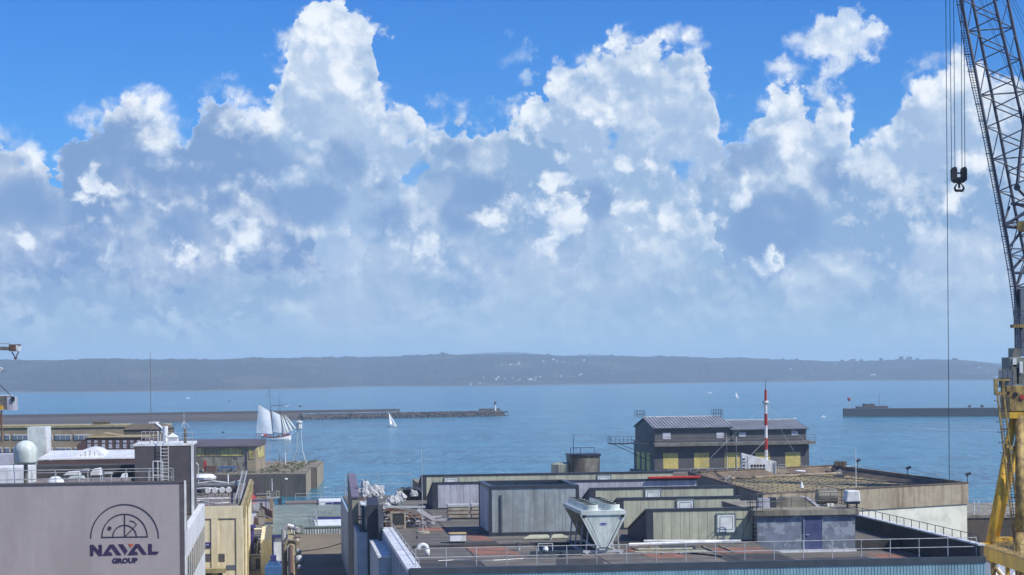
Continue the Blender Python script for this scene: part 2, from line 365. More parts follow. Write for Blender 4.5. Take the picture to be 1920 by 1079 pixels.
# ------------------------------------------------------------------ the rade: water
def water_mat():
    m = bpy.data.materials.new('sea_water'); m.use_nodes = True; t = m.node_tree; b = t.nodes['Principled BSDF']
    b.inputs['IOR'].default_value = 1.333; b.inputs['Specular IOR Level'].default_value = 0.20
    g = t.nodes.new('ShaderNodeNewGeometry'); P = S(t, g.outputs['Position'])
    P1 = vmath(t, 'MULTIPLY', P, (0.75, 0.55, 1.0))
    gust = noise(t, vmath(t, 'MULTIPLY', P, (0.0016, 0.0065, 0.0)), 1.0, 6, 0.62, w=1.0)
    a = noise(t, P1, 0.30, 3, 0.55, w=0.5); c = noise(t, P1, 1.15, 4, 0.6, w=3.5)
    h = a * 1.15 + c * 0.42
    bn = t.nodes.new('ShaderNodeBump'); bn.inputs['Strength'].default_value = 1.0
    t.links.new((mapr(gust, 0.3, 0.7, 0.75, 1.35)).k, bn.inputs['Distance'])
    t.links.new(h.k, bn.inputs['Height']); t.links.new(bn.outputs[0], b.inputs['Normal'])
    base = cmix(t, mapr(gust, 0.44, 0.56), (0.003, 0.046, 0.082), (0.014, 0.125, 0.185))
    ch = noise(t, vmath(t, 'MULTIPLY', P, (0.42, 0.13, 1.0)), 1.0, 5, 0.66, w=9.0) * 0.6 + noise(t, vmath(t, 'MULTIPLY', P, (0.10, 0.026, 1.0)), 1.0, 5, 0.68, w=4.0) * 0.4
    chop = mapr(ch, 0.45, 0.56)
    base = cmix(t, chop * 0.8, base, (0.055, 0.225, 0.32))  # light coming through the wavelets put into the base colour
    crest = mapr(ch + (c - 0.5) * 0.35, 0.61, 0.66)
    base = cmix(t, crest * 0.8, base, (0.62, 0.74, 0.80))
    t.links.new(base.k, b.inputs['Base Color'])
    b.inputs['Roughness'].default_value = 0.16
    return m
M['water'] = water_mat()
w = MB(); w.quad((-9000, -200, 0), (9000, -200, 0), (9000, 13500, 0), (-9000, 13500, 0))
w.build('sea_water', M['water'], kind='structure', label='wide blue harbour roadstead with small ripples')

# ------------------------------------------------------------------ far shore
from mathutils import noise as MN
RIDGE = [(-600, 690), (-300, 680), (0, 675), (100, 675), (200, 674), (300, 675), (400, 674), (470, 671), (560, 671), (640, 670), (730, 668), (830, 665), (950, 665), (1080, 668), (1180, 668), (1250, 669), (1330, 671),
         (1400, 672), (1500, 676), (1560, 677), (1650, 676), (1750, 673), (1800, 675), (1850, 680), (1890, 688), (1930, 702), (1990, 716), (2600, 722)]
SHORE = [(-600, 742), (0, 737), (200, 736), (380, 734), (520, 731), (600, 729), (680, 726), (760, 725.5), (900, 725), (1100, 722), (1300, 719), (1500, 716.5), (1600, 714.5), (1750, 714), (1880, 713.5), (2000, 713), (2600, 708)]
def lerp(T, x):
    for (a, p), (b, q) in zip(T, T[1:]):
        if x <= b: return p + (q - p) * max(0.0, (x - a) / (b - a))
    return T[-1][1]
def shoreY(px):
    b = un(px, lerp(SHORE, px))[1]; return -CAMZ / b
DEP = 1100.0
def hill(px, t):
    """point of the far shore: px column, t 0 at the water .. 1 at the ridge .. 1.6 behind"""
    ys = shoreY(px); Y = ys + DEP * t
    zr = max(0.0, at(px, lerp(RIDGE, px) + 1.0, ys + DEP).z)
    s = min(t, 1.0); p = (s * s * (3 - 2 * s)) * 0.45 + s * 0.55
    if t > 1: p = 1 - (t - 1) * 0.9
    x = at(px, 700, Y).x
    n = MN.fractal(Vector((x * 0.0022, Y * 0.0022, 3)), 1.0, 2.0, 4)
    z = zr * p * (1 + 0.16 * n * min(1, 4 * s) * (1 - min(1, max(0, s - 0.6) / 0.4)))
    return Vector((x, Y, z))
def hillside():
    m = MB(); cols = [(-600 + i * 2.2) for i in range(1370)]; rows = [0, .02, .06, .12, .2, .3, .4, .5, .6, .7, .8, .88, .94, 1.0, 1.04, 1.2, 1.6]
    for px in cols:
        for t in rows:
            p = hill(px, t)
            if 0.03 < t < 1.1:
                k = MN.noise(Vector((p.x * 0.035, p.y * 0.02, 1))) + 0.6 * MN.noise(Vector((p.x * 0.11, p.y * 0.05, 7)))
                k2 = MN.noise(Vector((p.x * 0.006, p.y * 0.006, 4)))
                p.z += max(0.0, 3.0 * k + 2.2 + 3.0 * k2) * (1.0 if k2 > -0.12 else 0.25)
            elif t == 0: p.z = -1.0
            m.v.append(tuple(p))
    nr = len(rows)
    for i in range(len(cols) - 1):
        for j in range(nr - 1):
            a = i * nr + j; m.f.append((a, a + nr, a + nr + 1, a + 1))
    return m
def land_mat():
    m = bpy.data.materials.new('wooded_land'); m.use_nodes = True; t = m.node_tree; b = t.nodes['Principled BSDF']; b.inputs['Roughness'].default_value = 0.95
    b.inputs['Specular IOR Level'].default_value = 0.1
    g = t.nodes.new('ShaderNodeNewGeometry'); P = S(t, g.outputs['Position'])
    n1 = noise(t, vmath(t, 'MULTIPLY', P, (1, 0.7, 2.5)), 0.006, 5, 0.6); n2 = noise(t, P, 0.05, 5, 0.65, w=2.0)
    base = cmix(t, mapr(n2, 0.3, 0.7), (0.032, 0.026, 0.024), (0.070, 0.058, 0.048))
    base = cmix(t, mapr(n1, 0.54, 0.62) * 0.4, base, (0.13, 0.12, 0.075))
    sp = t.nodes.new('ShaderNodeSeparateXYZ'); t.links.new(P.k, sp.inputs[0])
    base = cmix(t, mapr(S(t, sp.outputs[2]) + n2 * 6.0, 6.0, 4.0), base, (0.16, 0.14, 0.11))
    t.links.new(base.k, b.inputs['Base Color'])
    return m
M['land'] = land_mat()
hillside().build('wooded_hillside', M['land'], kind='structure', label='low wooded peninsula across the water')
def ridge(pts, Y, name, lab):
    m = MB(); X = [pts[0][0] + i * 3.0 for i in range(int((pts[-1][0] - pts[0][0]) / 3))]
    for px in X:
        p = at(px, lerp(pts, px), Y); p.z += 3 * MN.noise(Vector((px * 0.05, 0, 2)))
        q = at(px, 700, Y - 900); r = at(px, 700, Y + 900)
        m.v += [(q.x, q.y, -1), tuple(p), (r.x, r.y, -1)]
    for i in range(len(X) - 1): a = i * 3; m.f += [(a, a + 3, a + 4, a + 1), (a + 1, a + 4, a + 5, a + 2)]
    m.build(name, M['land'], kind='structure', label=lab)
ridge([(640, 700), (840, 668), (900, 662), (960, 660), (1010, 664), (1060, 668), (1100, 665), (1140, 667), (1220, 674), (1500, 680), (1650, 676), (1740, 677), (1800, 679), (1880, 681), (1960, 678), (2100, 684), (2300, 706)], 11000, 'distant_hills', 'faint blue hills far beyond the wooded shore')
# ------------------------------------------------------------------ air
hz = bpy.data.materials.new('sea_air'); hz.use_nodes = True; t = hz.node_tree; t.nodes.clear()
pv = t.nodes.new('ShaderNodeVolumePrincipled'); pv.inputs['Density'].default_value = 0.000125; pv.inputs['Color'].default_value = (0.61, 0.82, 1.0, 1); pv.inputs['Anisotropy'].default_value = 0.0
om = t.nodes.new('ShaderNodeOutputMaterial'); t.links.new(pv.outputs[0], om.inputs['Volume'])
MB().box(-9500, 9500, -400, 14000, -3, 150).build('haze', hz, kind='stuff', label='pale sea haze filling the air over the water')
# ------------------------------------------------------------------ palette
def defmats():
    A = dict
    M['blue_clad'] = mat('blue_painted_cladding', (0.23, 0.38, 0.45), 0.5, dirt=(0.10, 0.17, 0.19), damt=0.35, streak=0.35, var=0.06)
    M['west_clad'] = mat('pale_grey_cladding', (0.40, 0.46, 0.52), 0.55, dirt=(0.20, 0.22, 0.20), damt=0.5, streak=0.5)
    M['coping'] = mat('dark_metal_coping', (0.045, 0.058, 0.075), 0.45, spec=0.5)
    M['white_coping'] = mat('weathered_white_coping', (0.66, 0.69, 0.72), 0.45, dirt=(0.25, 0.25, 0.24), dscale=1.5, damt=0.5)
    M['bitumen'] = mat('grey_bitumen_roofing', (0.115, 0.108, 0.098), 0.85, dirt=(0.20, 0.185, 0.16), dscale=0.22, damt=0.6, bump=0.01, bscale=20)
    M['bitumen_dark'] = mat('dark_bitumen_patch', (0.045, 0.045, 0.046), 0.8, dirt=(0.10, 0.09, 0.08), dscale=0.5, damt=0.5)
    M['red_felt'] = mat('faded_red_roofing_felt', (0.27, 0.125, 0.09), 0.85, dirt=(0.13, 0.09, 0.075), dscale=0.8, damt=0.7)
    M['sage_panel'] = mat('sage_wall_panel', (0.46, 0.47, 0.35), 0.6, dirt=(0.20, 0.20, 0.17), dscale=0.9, damt=0.4, streak=0.35, var=0.06)
    M['mauve_panel'] = mat('mauve_grey_wall_panel', (0.45, 0.46, 0.52), 0.5, dirt=(0.22, 0.22, 0.24), dscale=0.8, damt=0.5, streak=0.4, var=0.08)
    M['grey_panel'] = mat('stained_grey_panel', (0.30, 0.34, 0.35), 0.5, dirt=(0.17, 0.18, 0.17), dscale=0.7, damt=0.5, streak=0.55)
    M['frame'] = mat('dark_metal_trim', (0.040, 0.047, 0.060), 0.4, spec=0.5)
    M['hatch'] = mat('white_window_shutter', (0.70, 0.74, 0.73), 0.4, dirt=(0.4, 0.42, 0.40), dscale=2.0, damt=0.4)
    M['galv'] = mat('galvanised_steel', (0.52, 0.54, 0.55), 0.45, 0.25, dirt=(0.26, 0.22, 0.17), dscale=3.0, damt=0.4)
    M['white'] = mat('white_paint', (0.74, 0.76, 0.76), 0.4, dirt=(0.42, 0.40, 0.34), dscale=1.6, damt=0.45, streak=0.25)
    M['chiller'] = mat('off_white_sheet_metal', (0.55, 0.61, 0.58), 0.35, dirt=(0.30, 0.33, 0.30), dscale=1.3, damt=0.4, streak=0.3)
    M['black'] = mat('black_grille', (0.012, 0.013, 0.015), 0.4)
    M['fin'] = mat('dark_coil_fins', (0.06, 0.065, 0.065), 0.5, 0.3)
    M['concrete'] = mat('weathered_concrete', (0.27, 0.255, 0.205), 0.9, dirt=(0.10, 0.085, 0.065), dscale=0.6, damt=0.7, streak=0.7, var=0.15, bump=0.01, bscale=9)
    M['concrete_edge'] = mat('stained_concrete_fascia', (0.33, 0.29, 0.215), 0.9, dirt=(0.14, 0.10, 0.07), dscale=0.5, damt=0.65, streak=0.75, var=0.12, bump=0.01, bscale=9)
    M['cream_wall'] = mat('cream_painted_wall', (0.64, 0.65, 0.57), 0.8, dirt=(0.42, 0.43, 0.37), dscale=0.35, damt=0.6, var=0.05)
    M['peel_blue'] = mat('peeling_blue_render', (0.165, 0.19, 0.245), 0.8, dirt=(0.29, 0.33, 0.385), dscale=1.3, damt=0.85, var=0.2, edge=(0.5, 0.56), bump=0.006, bscale=12)
    M['door_blue'] = mat('navy_painted_door', (0.055, 0.07, 0.16), 0.5, dirt=(0.10, 0.12, 0.2), dscale=2, damt=0.3)
    M['gravel_roof'] = mat('ochre_gravel_roof', (0.26, 0.215, 0.115), 0.95, dirt=(0.12, 0.11, 0.075), dscale=0.35, damt=0.75, var=0.25, vscale=3.0, bump=0.02, bscale=25)
    M['brown_felt'] = mat('brown_roof_felt', (0.11, 0.085, 0.07), 0.9, dirt=(0.2, 0.16, 0.11), dscale=0.4, damt=0.6)
    M['shed'] = mat('charcoal_cladding', (0.080, 0.080, 0.088), 0.55, dirt=(0.11, 0.10, 0.10), dscale=0.4, damt=0.45, streak=0.4)
    M['zinc'] = mat('grey_zinc_roofing', (0.38, 0.40, 0.44), 0.38, 0.35, dirt=(0.16, 0.17, 0.19), dscale=0.6, damt=0.5)
    M['yellow_door'] = mat('ochre_yellow_shutter', (0.62, 0.53, 0.17), 0.6, dirt=(0.42, 0.36, 0.14), dscale=0.8, damt=0.5, streak=0.4)
    M['red_paint'] = mat('red_paint', (0.45, 0.035, 0.03), 0.45, dirt=(0.2, 0.04, 0.03), dscale=2, damt=0.4)
    M['plastic'] = mat('white_rubble_bag', (0.42, 0.44, 0.46), 0.6, dirt=(0.45, 0.45, 0.42), dscale=2.5, damt=0.5)
    M['timber'] = mat('grey_weathered_timber', (0.36, 0.32, 0.26), 0.8, dirt=(0.14, 0.11, 0.08), dscale=2.0, damt=0.6)
    M['rust'] = mat('rusty_steel', (0.14, 0.075, 0.05), 0.8, dirt=(0.07, 0.045, 0.035), dscale=1.5, damt=0.6)
    M['mauve_wall'] = mat('mauve_grey_render', (0.375, 0.335, 0.33), 0.85, dirt=(0.31, 0.275, 0.27), dscale=0.3, damt=0.7, streak=0.25, var=0.04, bump=0.004, bscale=14)
    M['ink'] = mat('dark_violet_lettering', (0.038, 0.022, 0.075), 0.5, var=0.1)
    M['ink2'] = mat('slate_violet_line', (0.035, 0.028, 0.055), 0.5, var=0.1)
    M['orange_red'] = mat('orange_red_mark', (0.50, 0.10, 0.05), 0.5)
    M['brick_grey'] = mat('dark_grey_cladding_board', (0.105, 0.095, 0.10), 0.7, dirt=(0.07, 0.065, 0.065), dscale=1.0, damt=0.4)
    M['white_wall'] = mat('white_painted_wall', (0.66, 0.70, 0.74), 0.7, dirt=(0.45, 0.46, 0.46), dscale=0.6, damt=0.4, streak=0.4)
    M['roof_mid'] = mat('brown_grey_roofing', (0.16, 0.135, 0.125), 0.9, dirt=(0.24, 0.21, 0.19), dscale=0.35, damt=0.6)
    M['yellow_wall'] = mat('pale_yellow_wall', (0.78, 0.70, 0.48), 0.8, dirt=(0.36, 0.29, 0.15), dscale=0.4, damt=0.4, streak=0.35, var=0.05)
    M['yellow_dim'] = mat('ochre_edge_paint', (0.36, 0.31, 0.17), 0.8, dirt=(0.2, 0.16, 0.08), dscale=1.0, damt=0.5)
    M['ochre_facade'] = mat('ochre_brown_facade', (0.33, 0.255, 0.165), 0.9, dirt=(0.2, 0.15, 0.10), dscale=0.2, damt=0.5)
    M['brown_clad'] = mat('brown_red_cladding', (0.115, 0.07, 0.068), 0.8, dirt=(0.08, 0.05, 0.05), dscale=0.4, damt=0.5)
    M['mansard'] = mat('brown_slate_slope', (0.13, 0.105, 0.075), 0.8, dirt=(0.08, 0.07, 0.055), dscale=0.4, damt=0.5)
    M['glass'] = mat('dark_window_glass', (0.03, 0.04, 0.055), 0.12, spec=0.8)
    M['glass_light'] = mat('sky_lit_window_glass', (0.13, 0.15, 0.20), 0.15, spec=0.8)
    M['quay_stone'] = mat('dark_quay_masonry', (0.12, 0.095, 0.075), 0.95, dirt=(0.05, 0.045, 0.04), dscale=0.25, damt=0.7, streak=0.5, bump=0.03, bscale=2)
    M['quay_sunlit'] = mat('sunlit_tone_quay_masonry', (0.34, 0.28, 0.19), 0.95, dirt=(0.15, 0.12, 0.09), dscale=0.3, damt=0.7, streak=0.5, bump=0.03, bscale=2)  # lit copy of the quay stone: sunshine put into its colour
    M['ground'] = mat('dusty_quay_paving', (0.22, 0.185, 0.13), 0.95, dirt=(0.11, 0.10, 0.085), dscale=0.12, damt=0.8, var=0.2)
    M['crane_blue'] = mat('slate_blue_crane_paint', (0.016, 0.026, 0.055), 0.5, dirt=(0.03, 0.035, 0.055), dscale=1.0, damt=0.4)
    M['crane_grey'] = mat('grey_blue_crane_column', (0.11, 0.14, 0.19), 0.5, dirt=(0.2, 0.2, 0.2), dscale=1.0, damt=0.4)
    M['crane_yellow'] = mat('chrome_yellow_crane_paint', (0.66, 0.40, 0.03), 0.5, dirt=(0.30, 0.17, 0.04), dscale=0.9, damt=0.6, streak=0.6)
    M['crane_old'] = mat('worn_ochre_crane_paint', (0.37, 0.265, 0.08), 0.6, dirt=(0.11, 0.07, 0.035), dscale=1.5, damt=0.8, edge=(0.4, 0.6))
    M['crane_green'] = mat('grey_green_machinery_paint', (0.19, 0.21, 0.18), 0.6, dirt=(0.09, 0.09, 0.08), dscale=1.2, damt=0.7)
    M['hook'] = mat('greasy_dark_steel', (0.018, 0.016, 0.016), 0.5, dirt=(0.05, 0.03, 0.02), dscale=3, damt=0.5)
    M['sail'] = mat('off_white_sailcloth', (0.80, 0.82, 0.82), 0.8, var=0.08, vscale=0.25)
    M['sail_bright'] = mat('cream_jib_sailcloth', (0.82, 0.80, 0.72), 0.8, var=0.06, vscale=0.25)
    M['hull'] = mat('white_ship_paint', (0.80, 0.81, 0.80), 0.4, dirt=(0.5, 0.5, 0.45), dscale=0.5, damt=0.3)
    M['varnish'] = mat('red_brown_timber', (0.20, 0.06, 0.04), 0.5)
    M['mast_wood'] = mat('dark_mast_timber', (0.07, 0.045, 0.05), 0.6)
    M['flag_blue'] = mat('blue_flag_cloth', (0.02, 0.04, 0.25), 0.8); M['flag_red'] = mat('red_flag_cloth', (0.5, 0.03, 0.03), 0.8)
    M['rock'] = mat('brown_breakwater_rock', (0.085, 0.068, 0.060), 0.95, dirt=(0.05, 0.04, 0.035), dscale=0.10, damt=0.7, var=0.35, vscale=0.3, bump=0.3, bscale=0.4)
    M['jetty'] = mat('pale_jetty_masonry', (0.085, 0.07, 0.068), 0.95, dirt=(0.10, 0.08, 0.07), dscale=0.05, damt=0.6, streak=0.4)
    M['corr'] = mat('grey_green_corrugated_sheet', (0.30, 0.36, 0.34), 0.45, 0.2, dirt=(0.18, 0.2, 0.17), dscale=0.6, damt=0.5)
    M['trim_blue'] = mat('navy_trim_paint', (0.03, 0.035, 0.16), 0.5)
    M['tank'] = mat('aged_metal_tank', (0.20, 0.19, 0.165), 0.5, 0.3, dirt=(0.1, 0.09, 0.07), dscale=1, damt=0.6)
    M['tan_roof'] = mat('tan_grey_flat_roof', (0.20, 0.165, 0.115), 0.95, dirt=(0.14, 0.12, 0.09), dscale=0.15, damt=0.6, var=0.1)
    M['purple'] = mat('violet_blue_panel', (0.055, 0.04, 0.20), 0.5)
    M['tarp_red'] = mat('red_tarpaulin', (0.38, 0.035, 0.03), 0.6, dirt=(0.2, 0.03, 0.03), dscale=0.8, damt=0.4)
    M['blue_machine'] = mat('blue_machine_paint', (0.04, 0.12, 0.30), 0.5, dirt=(0.05, 0.08, 0.14), dscale=1.2, damt=0.5)
    M['foliage'] = mat('dark_green_leaves', (0.035, 0.055, 0.025), 0.9, var=0.4, vscale=0.6)
    M['moss'] = mat('scrubby_quay_weeds', (0.07, 0.075, 0.03), 0.95, var=0.4, vscale=0.8)
    M['slate'] = mat('dark_slate_roof', (0.06, 0.065, 0.08), 0.6)
    M['yellow_glass'] = mat('yellowed_translucent_sheet', (0.50, 0.44, 0.14), 0.5, dirt=(0.22, 0.17, 0.09), dscale=0.3, damt=0.9, var=0.3, vscale=0.6, edge=(0.45, 0.55))
defmats()
def wall_pt(px, py, gy):        # photo pixel on the grid plane y = gy -> (grid x, z)
    a, b = un(px, py); Y = gy / (math.cos(TH) - a * math.sin(TH))
    return a * Y * math.cos(TH) + Y * math.sin(TH), CAMZ + b * Y
def side_pt(px, py, gx):        # photo pixel on the grid plane x = gx -> (grid y, z)
    a, b = un(px, py); Y = gx / (a * math.cos(TH) + math.sin(TH))
    return -a * Y * math.sin(TH) + Y * math.cos(TH), CAMZ + b * Y
def share(o, loc, parent, rz=None, label=None, scale=None):
    c = o.copy(); COL.objects.link(c); c.parent = parent; c.location = loc
    if rz is not None: c.rotation_euler[2] = rz
    if scale: c.scale = scale
    return c
def proto(name, mb, m, **k):    # unlinked-from-parent mesh reused by share(); first use is the object itself
    me = bpy.data.meshes.new(name); me.from_pydata(mb.v, [], mb.f); me.materials.append(m); me.update(); return me
def inst(name, me, parent, loc, rz=0.0, scale=None, **props):
    o = bpy.data.objects.new(name, me); COL.objects.link(o); o.parent = parent
    org = ORG[parent.name]; o.location = (loc[0] - org[0], loc[1] - org[1], loc[2] - org[2]); o.rotation_euler[2] = rz
    if scale: o.scale = scale
    ORG[o.name] = org
    for k, v in props.items(): o[k] = v
    return o
def railing(label, pts, h=1.1, gap=1.85, m='galv', frame=TH, group='white handrails on the roofs', mid=(0.5,), r=0.024, kick=False, offset=0.0):
    t = thing('railing', label, 'railing', pts[0], frame, group)
    post = proto('post', MB().tube((0, 0, 0), (0, 0, h), r * 1.1, n=6), M[m])
    for a, b in zip(pts, pts[1:]):
        a, b = Vector(a), Vector(b); n = max(1, round((b - a).length / gap))
        for i in range(n + (1 if b == Vector(pts[-1]) else 0)):
            inst('post', post, t, a.lerp(b, i / n))
    for k in (1.0,) + tuple(mid):
        mb = MB(); mb.path([Vector(p) + Vector((0, 0, h * k)) for p in pts], r, n=6); mb.build('rail', M[m], t)
    if kick:
        mb = MB()
        for a, b in zip(pts, pts[1:]): mb.bar(Vector(a) + Vector((0, 0, .06)), Vector(b) + Vector((0, 0, .06)), .02, .12)
        mb.build('toe_board', M[m], t)
    return t
# ------------------------------------------------------------------ ground of the dockyard
g = MB(); g.prism([(-300, 60), (90, 60), (90, 262), (9.5, 262), (9.5, 318), (-0.5, 318), (-0.5, 398), (-300, 398)], -2.5, 6.0)
g.build('quay_ground', M['ground'], kind='structure', frame=TH, label='dusty dockyard ground at quay level')
# ------------------------------------------------------------------ the large blue-clad building in front
Z0 = 20.0
bl = thing('workshop_building', 'long blue-clad workshop with sawtooth skylights on its dark flat roof', 'building', (25, 120, 6), TH)
w = MB(); w.prism([(7.3, 119.8), (32.4, 119.8), (32.4, 136.12), (43.2, 136.12), (43.2, 160), (40.3, 160), (40.3, 198), (5.4, 198), (5.4, 153), (7.3, 153)], 6.0, 19.9)
w.box(32.402, 43.2, 119.8, 136.118, 6.0, 19.2).box(32.402, 43.2, 119.8, 120.06, 19.2005, 19.904)
w.build('wall', M['blue_clad'], bl)
w = MB()
for i in range(175):
    x = 7.4 + i * 0.205; w.box(x, x + 0.06, 119.775, 119.82, 12.0, 19.95)
w.build('cladding_ribs', M['blue_clad'], bl, kind='stuff')
w = MB(); w.box(7.22, 7.298, 119.85, 152.8, 12, 19.98)
for i in range(66): w.box(7.17, 7.23, 120.0 + i * .5, 120.12 + i * .5, 12, 19.95)
w.build('west_cladding', M['west_clad'], bl)
MB().box(5.35, 5.398, 153, 198, 6, 19.9).box(5.35, 7.25, 152.9, 152.99, 6, 19.9).build('west_cladding', M['west_clad'], bl)
rf = MB().box(32.45, 42.94, 120.07, 136.0, 19.202, 19.3).prism([(7.5, 120.0), (32.4, 120.0), (32.4, 136.12), (43.0, 136.12), (43.0, 159.8), (40.1, 159.8), (40.1, 197.8), (5.6, 197.8), (5.6, 153.2), (7.5, 153.2)], 19.902, Z0).build('roof', M['bitumen'], bl)
def patch(gx0, gx1, gy0, gy1, m, sk=0.0, h=0.012):
    Z0 = 19.3 if gx0 > 32.45 else 20.0
    MB().prism([(gx0, gy0), (gx1, gy0), (gx1 + sk, gy1), (gx0 + sk, gy1)], Z0 + 0.001, Z0 + h).build('roof_patch', M[m], rf)
patch(12.6, 15.4, 130.6, 137.6, 'red_felt', -0.6)
patch(13.2, 14.8, 142.0, 153.0, 'red_felt', -0.8)
patch(10.2, 12.0, 151.6, 155.0, 'red_felt')
patch(23.6, 26.0, 126.0, 133.2, 'red_felt', -1.2)
patch(28.2, 31.8, 128.5, 132.6, 'red_felt')
patch(39.9, 42.3, 123.0, 133.5, 'red_felt', -0.3)
patch(11.4, 14.8, 137.9, 141.6, 'bitumen_dark')
patch(8.0, 12.2, 122.0, 128.0, 'bitumen_dark', 0, 0.008)
patch(16.4, 19.4, 121.0, 127.0, 'bitumen_dark', 0.8, 0.008)
patch(27.6, 32.0, 121.6, 127.6, 'bitumen_dark', 0, 0.008)
patch(33.0, 39.0, 122.4, 131.6, 'bitumen_dark', 0, 0.009)
w = MB()
for i in range(26):
    y = 122.3 + i * 2.9
    if 137.0 < y < 137.6: continue
    w.box(7.8, 32.2 if y < 133 else 24.8, y, y + .07, Z0 + .0125, Z0 + .018)
for x in (12.2, 20.1, 28.4): w.box(x, x + .07, 121.0, 133 if x > 24 else 174, Z0 + .019, Z0 + .024)
w.build('felt_seams', M['bitumen_dark'], rf, kind='stuff')
MB().box(32.42, 42.94, 136.0, 136.118, 19.301, 20.06).build('roof_step', M['bitumen_dark'], rf)
MB().box(8.6, 24.6, 137.15, 137.4, Z0, Z0 + .16).build('roof_kerb', M['bitumen_dark'], rf)
MB().box(22.6, 22.85, 137.4, 160.5, Z0, Z0 + .14).build('roof_kerb', M['bitumen_dark'], rf)
# parapet copings
MB().box(7.35, 43.2, 119.74, 120.06, 19.905, 20.30).build('parapet', M['coping'], bl)
MB().box(7.35, 43.0, 120.062, 120.16, 19.99, 20.22).build('parapet_flashing', M['white_coping'], bl)
MB().box(7.18, 8.05, 119.9, 152.6, 20.235, 20.30).box(7.2, 7.45, 119.95, 152.6, 19.99, 20.232).build('coping', M['white_coping'], bl)
w = MB(); w.box(42.95, 43.2, 120.1, 159.8, 19.1, 20.95); w.build('parapet', M['bitumen_dark'], bl)
MB().box(42.85, 43.3, 120.1, 159.8, 20.953, 21.05).build('coping', M['white_coping'], bl)
# bare fins and recessed bays at the west end
MB().box(6.3, 7.18, 138.0, 152.5, 6, 19.3).build('side_wing', M['west_clad'], bl)
MB().box(6.25, 7.17, 137.9, 152.5, 19.303, 19.42).build('side_wing_coping', M['white_coping'], bl)
MB().slab([(152.7, 6), (154.4, 6), (154.4, 22.5), (152.7, 22.0)], 'x', 6.15, 7.0).build('fin', M['frame'], bl, label='dark slanted fin wall at the west end')
MB().slab([(150.6, 6), (152.6, 6), (152.6, 21.9), (151.4, 22.1), (150.6, 20.4)], 'x', 6.9, 7.28).build('fin', M['frame'], bl)
MB().box(5.9, 6.12, 154.4, 160.5, 6, 21.7).build('glazed_bay', M['west_clad'], bl)
for i in range(5):
    MB().box(5.86, 5.898, 154.7 + i * 1.15, 155.5 + i * 1.15, 12, 19.4).build('window', M['glass_light'], bl)
MB().slab([(154.4, 21.71), (160.5, 21.71), (160.5, 21.85), (154.4, 21.85)], 'x', 5.8, 6.3).build('glazed_bay_coping', M['white_coping'], bl)
MB().slab([(160.6, 6), (172, 6), (172, 23.4), (168, 23.4), (160.6, 22.1)], 'x', 5.25, 5.75).build('fin', M['concrete'], bl)
MB().slab([(160.5, 22.11), (168, 23.42), (172, 23.42), (172, 23.52), (168, 23.52), (160.5, 22.21)], 'x', 5.2, 5.85).build('fin_coping', mat('violet_grey_coping', (0.16, 0.14, 0.19), 0.5), bl)
MB().tube((5.84, 154.3, 6), (5.84, 154.3, 21.9), .09, n=8).build('downpipe', M['coping'], bl)
# sawtooth skylight rows
def saw(gx0, gx1, gy, z1, pm, pitch, hatches=(), trim='frame', jamb=0.42, lab=None, slope=8.0):
    zt = z1 - 0.16
    body = MB().slab([(gy, Z0), (gy + slope, Z0), (gy + slope, Z0 + .35), (gy + 0.3, zt), (gy, zt)], 'x', gx0, gx1)
    s = body.build('sawtooth_row', M['roof_violet'], bl, label=lab)
    MB().box(gx0 - .08, gx1 + .08, gy - .10, gy + .42, zt + .002, z1).build('top_trim', M[trim], s)
    MB().slab([(gy + .42, zt + .0), (gy + slope + .1, Z0 + .36), (gy + slope + .1, Z0 + .46), (gy + .42, z1 - .01)], 'x', gx0 - .06, gx0 + .16).build('verge_trim', M['frame'], s)
    MB().box(gx0 - .06, gx0 + jamb, gy - .08, gy - .002, Z0 + .0, zt).build('end_trim', M['frame'], s)
    MB().box(gx0 + jamb, gx1, gy - .06, gy - .002, Z0, Z0 + .14).build('base_trim', M['frame'], s)
    x = gx0 + jamb + .01; n = int((gx1 - x) / pitch); pw = (gx1 - x) / n
    pan = proto('panel', MB().box(0, pw - .018, -.05, -.004, 0, zt - Z0 - .15), M[pm])
    for i in range(n): inst('panel', pan, s, (x + i * pw, gy, Z0 + .145))
    for hx, hz in hatches:
        f = MB(); f.box(hx - .62, hx + .62, gy - .12, gy - .052, hz - .62, hz + .62)
        h = f.build('hatch_window', M['hatch'], s)
        fr = MB()
        for a, b, c, d in ((-.70, -.62, -.70, .70), (.62, .70, -.70, .70), (-.62, .62, .62, .70), (-.62, .62, -.70, -.62)):
            fr.box(hx + a, hx + b, gy - .15, gy - .052, hz + c, hz + d)
        for a, b, c, d in ((-.46, -.43, -.46, .46), (.43, .46, -.46, .46), (-.43, .43, .43, .46), (-.43, .43, -.46, -.43)):
            fr.box(hx + a, hx + b, gy - .135, gy - .121, hz + c, hz + d)
        fr.build('hatch_frame', M['hatch_dark'], s)
    return s
M['roof_violet'] = mat('violet_grey_roof_sheet', (0.095, 0.088, 0.105), 0.7, dirt=(0.06, 0.055, 0.06), dscale=0.6, damt=0.5)
M['hatch_dark'] = mat('sage_frame_paint', (0.20, 0.24, 0.22), 0.5)
p1 = saw(25.0, 32.5, 137.0, 22.42, 'sage_panel', 0.62, [(30.6, 21.35)], lab='nearest sage-green sawtooth row beside the blue door block')
p2 = saw(25.1, 34.6, 149.8, 22.42, 'sage_panel', 0.62, [(30.3, 21.55)])
p3 = saw(25.1, 37.2, 163.6, 22.40, 'sage_panel', 0.62, [(30.35, 21.55)])
p5 = saw(12.9, 36.6, 175.8, 22.40, 'mauve_panel', 0.56, [], lab='mauve sawtooth row with a red pipe along its top')
p4 = saw(12.8, 37.0, 188.8, 22.42, 'sage_panel', 0.60, [(30.3, 21.5), (15.6, 21.5)])
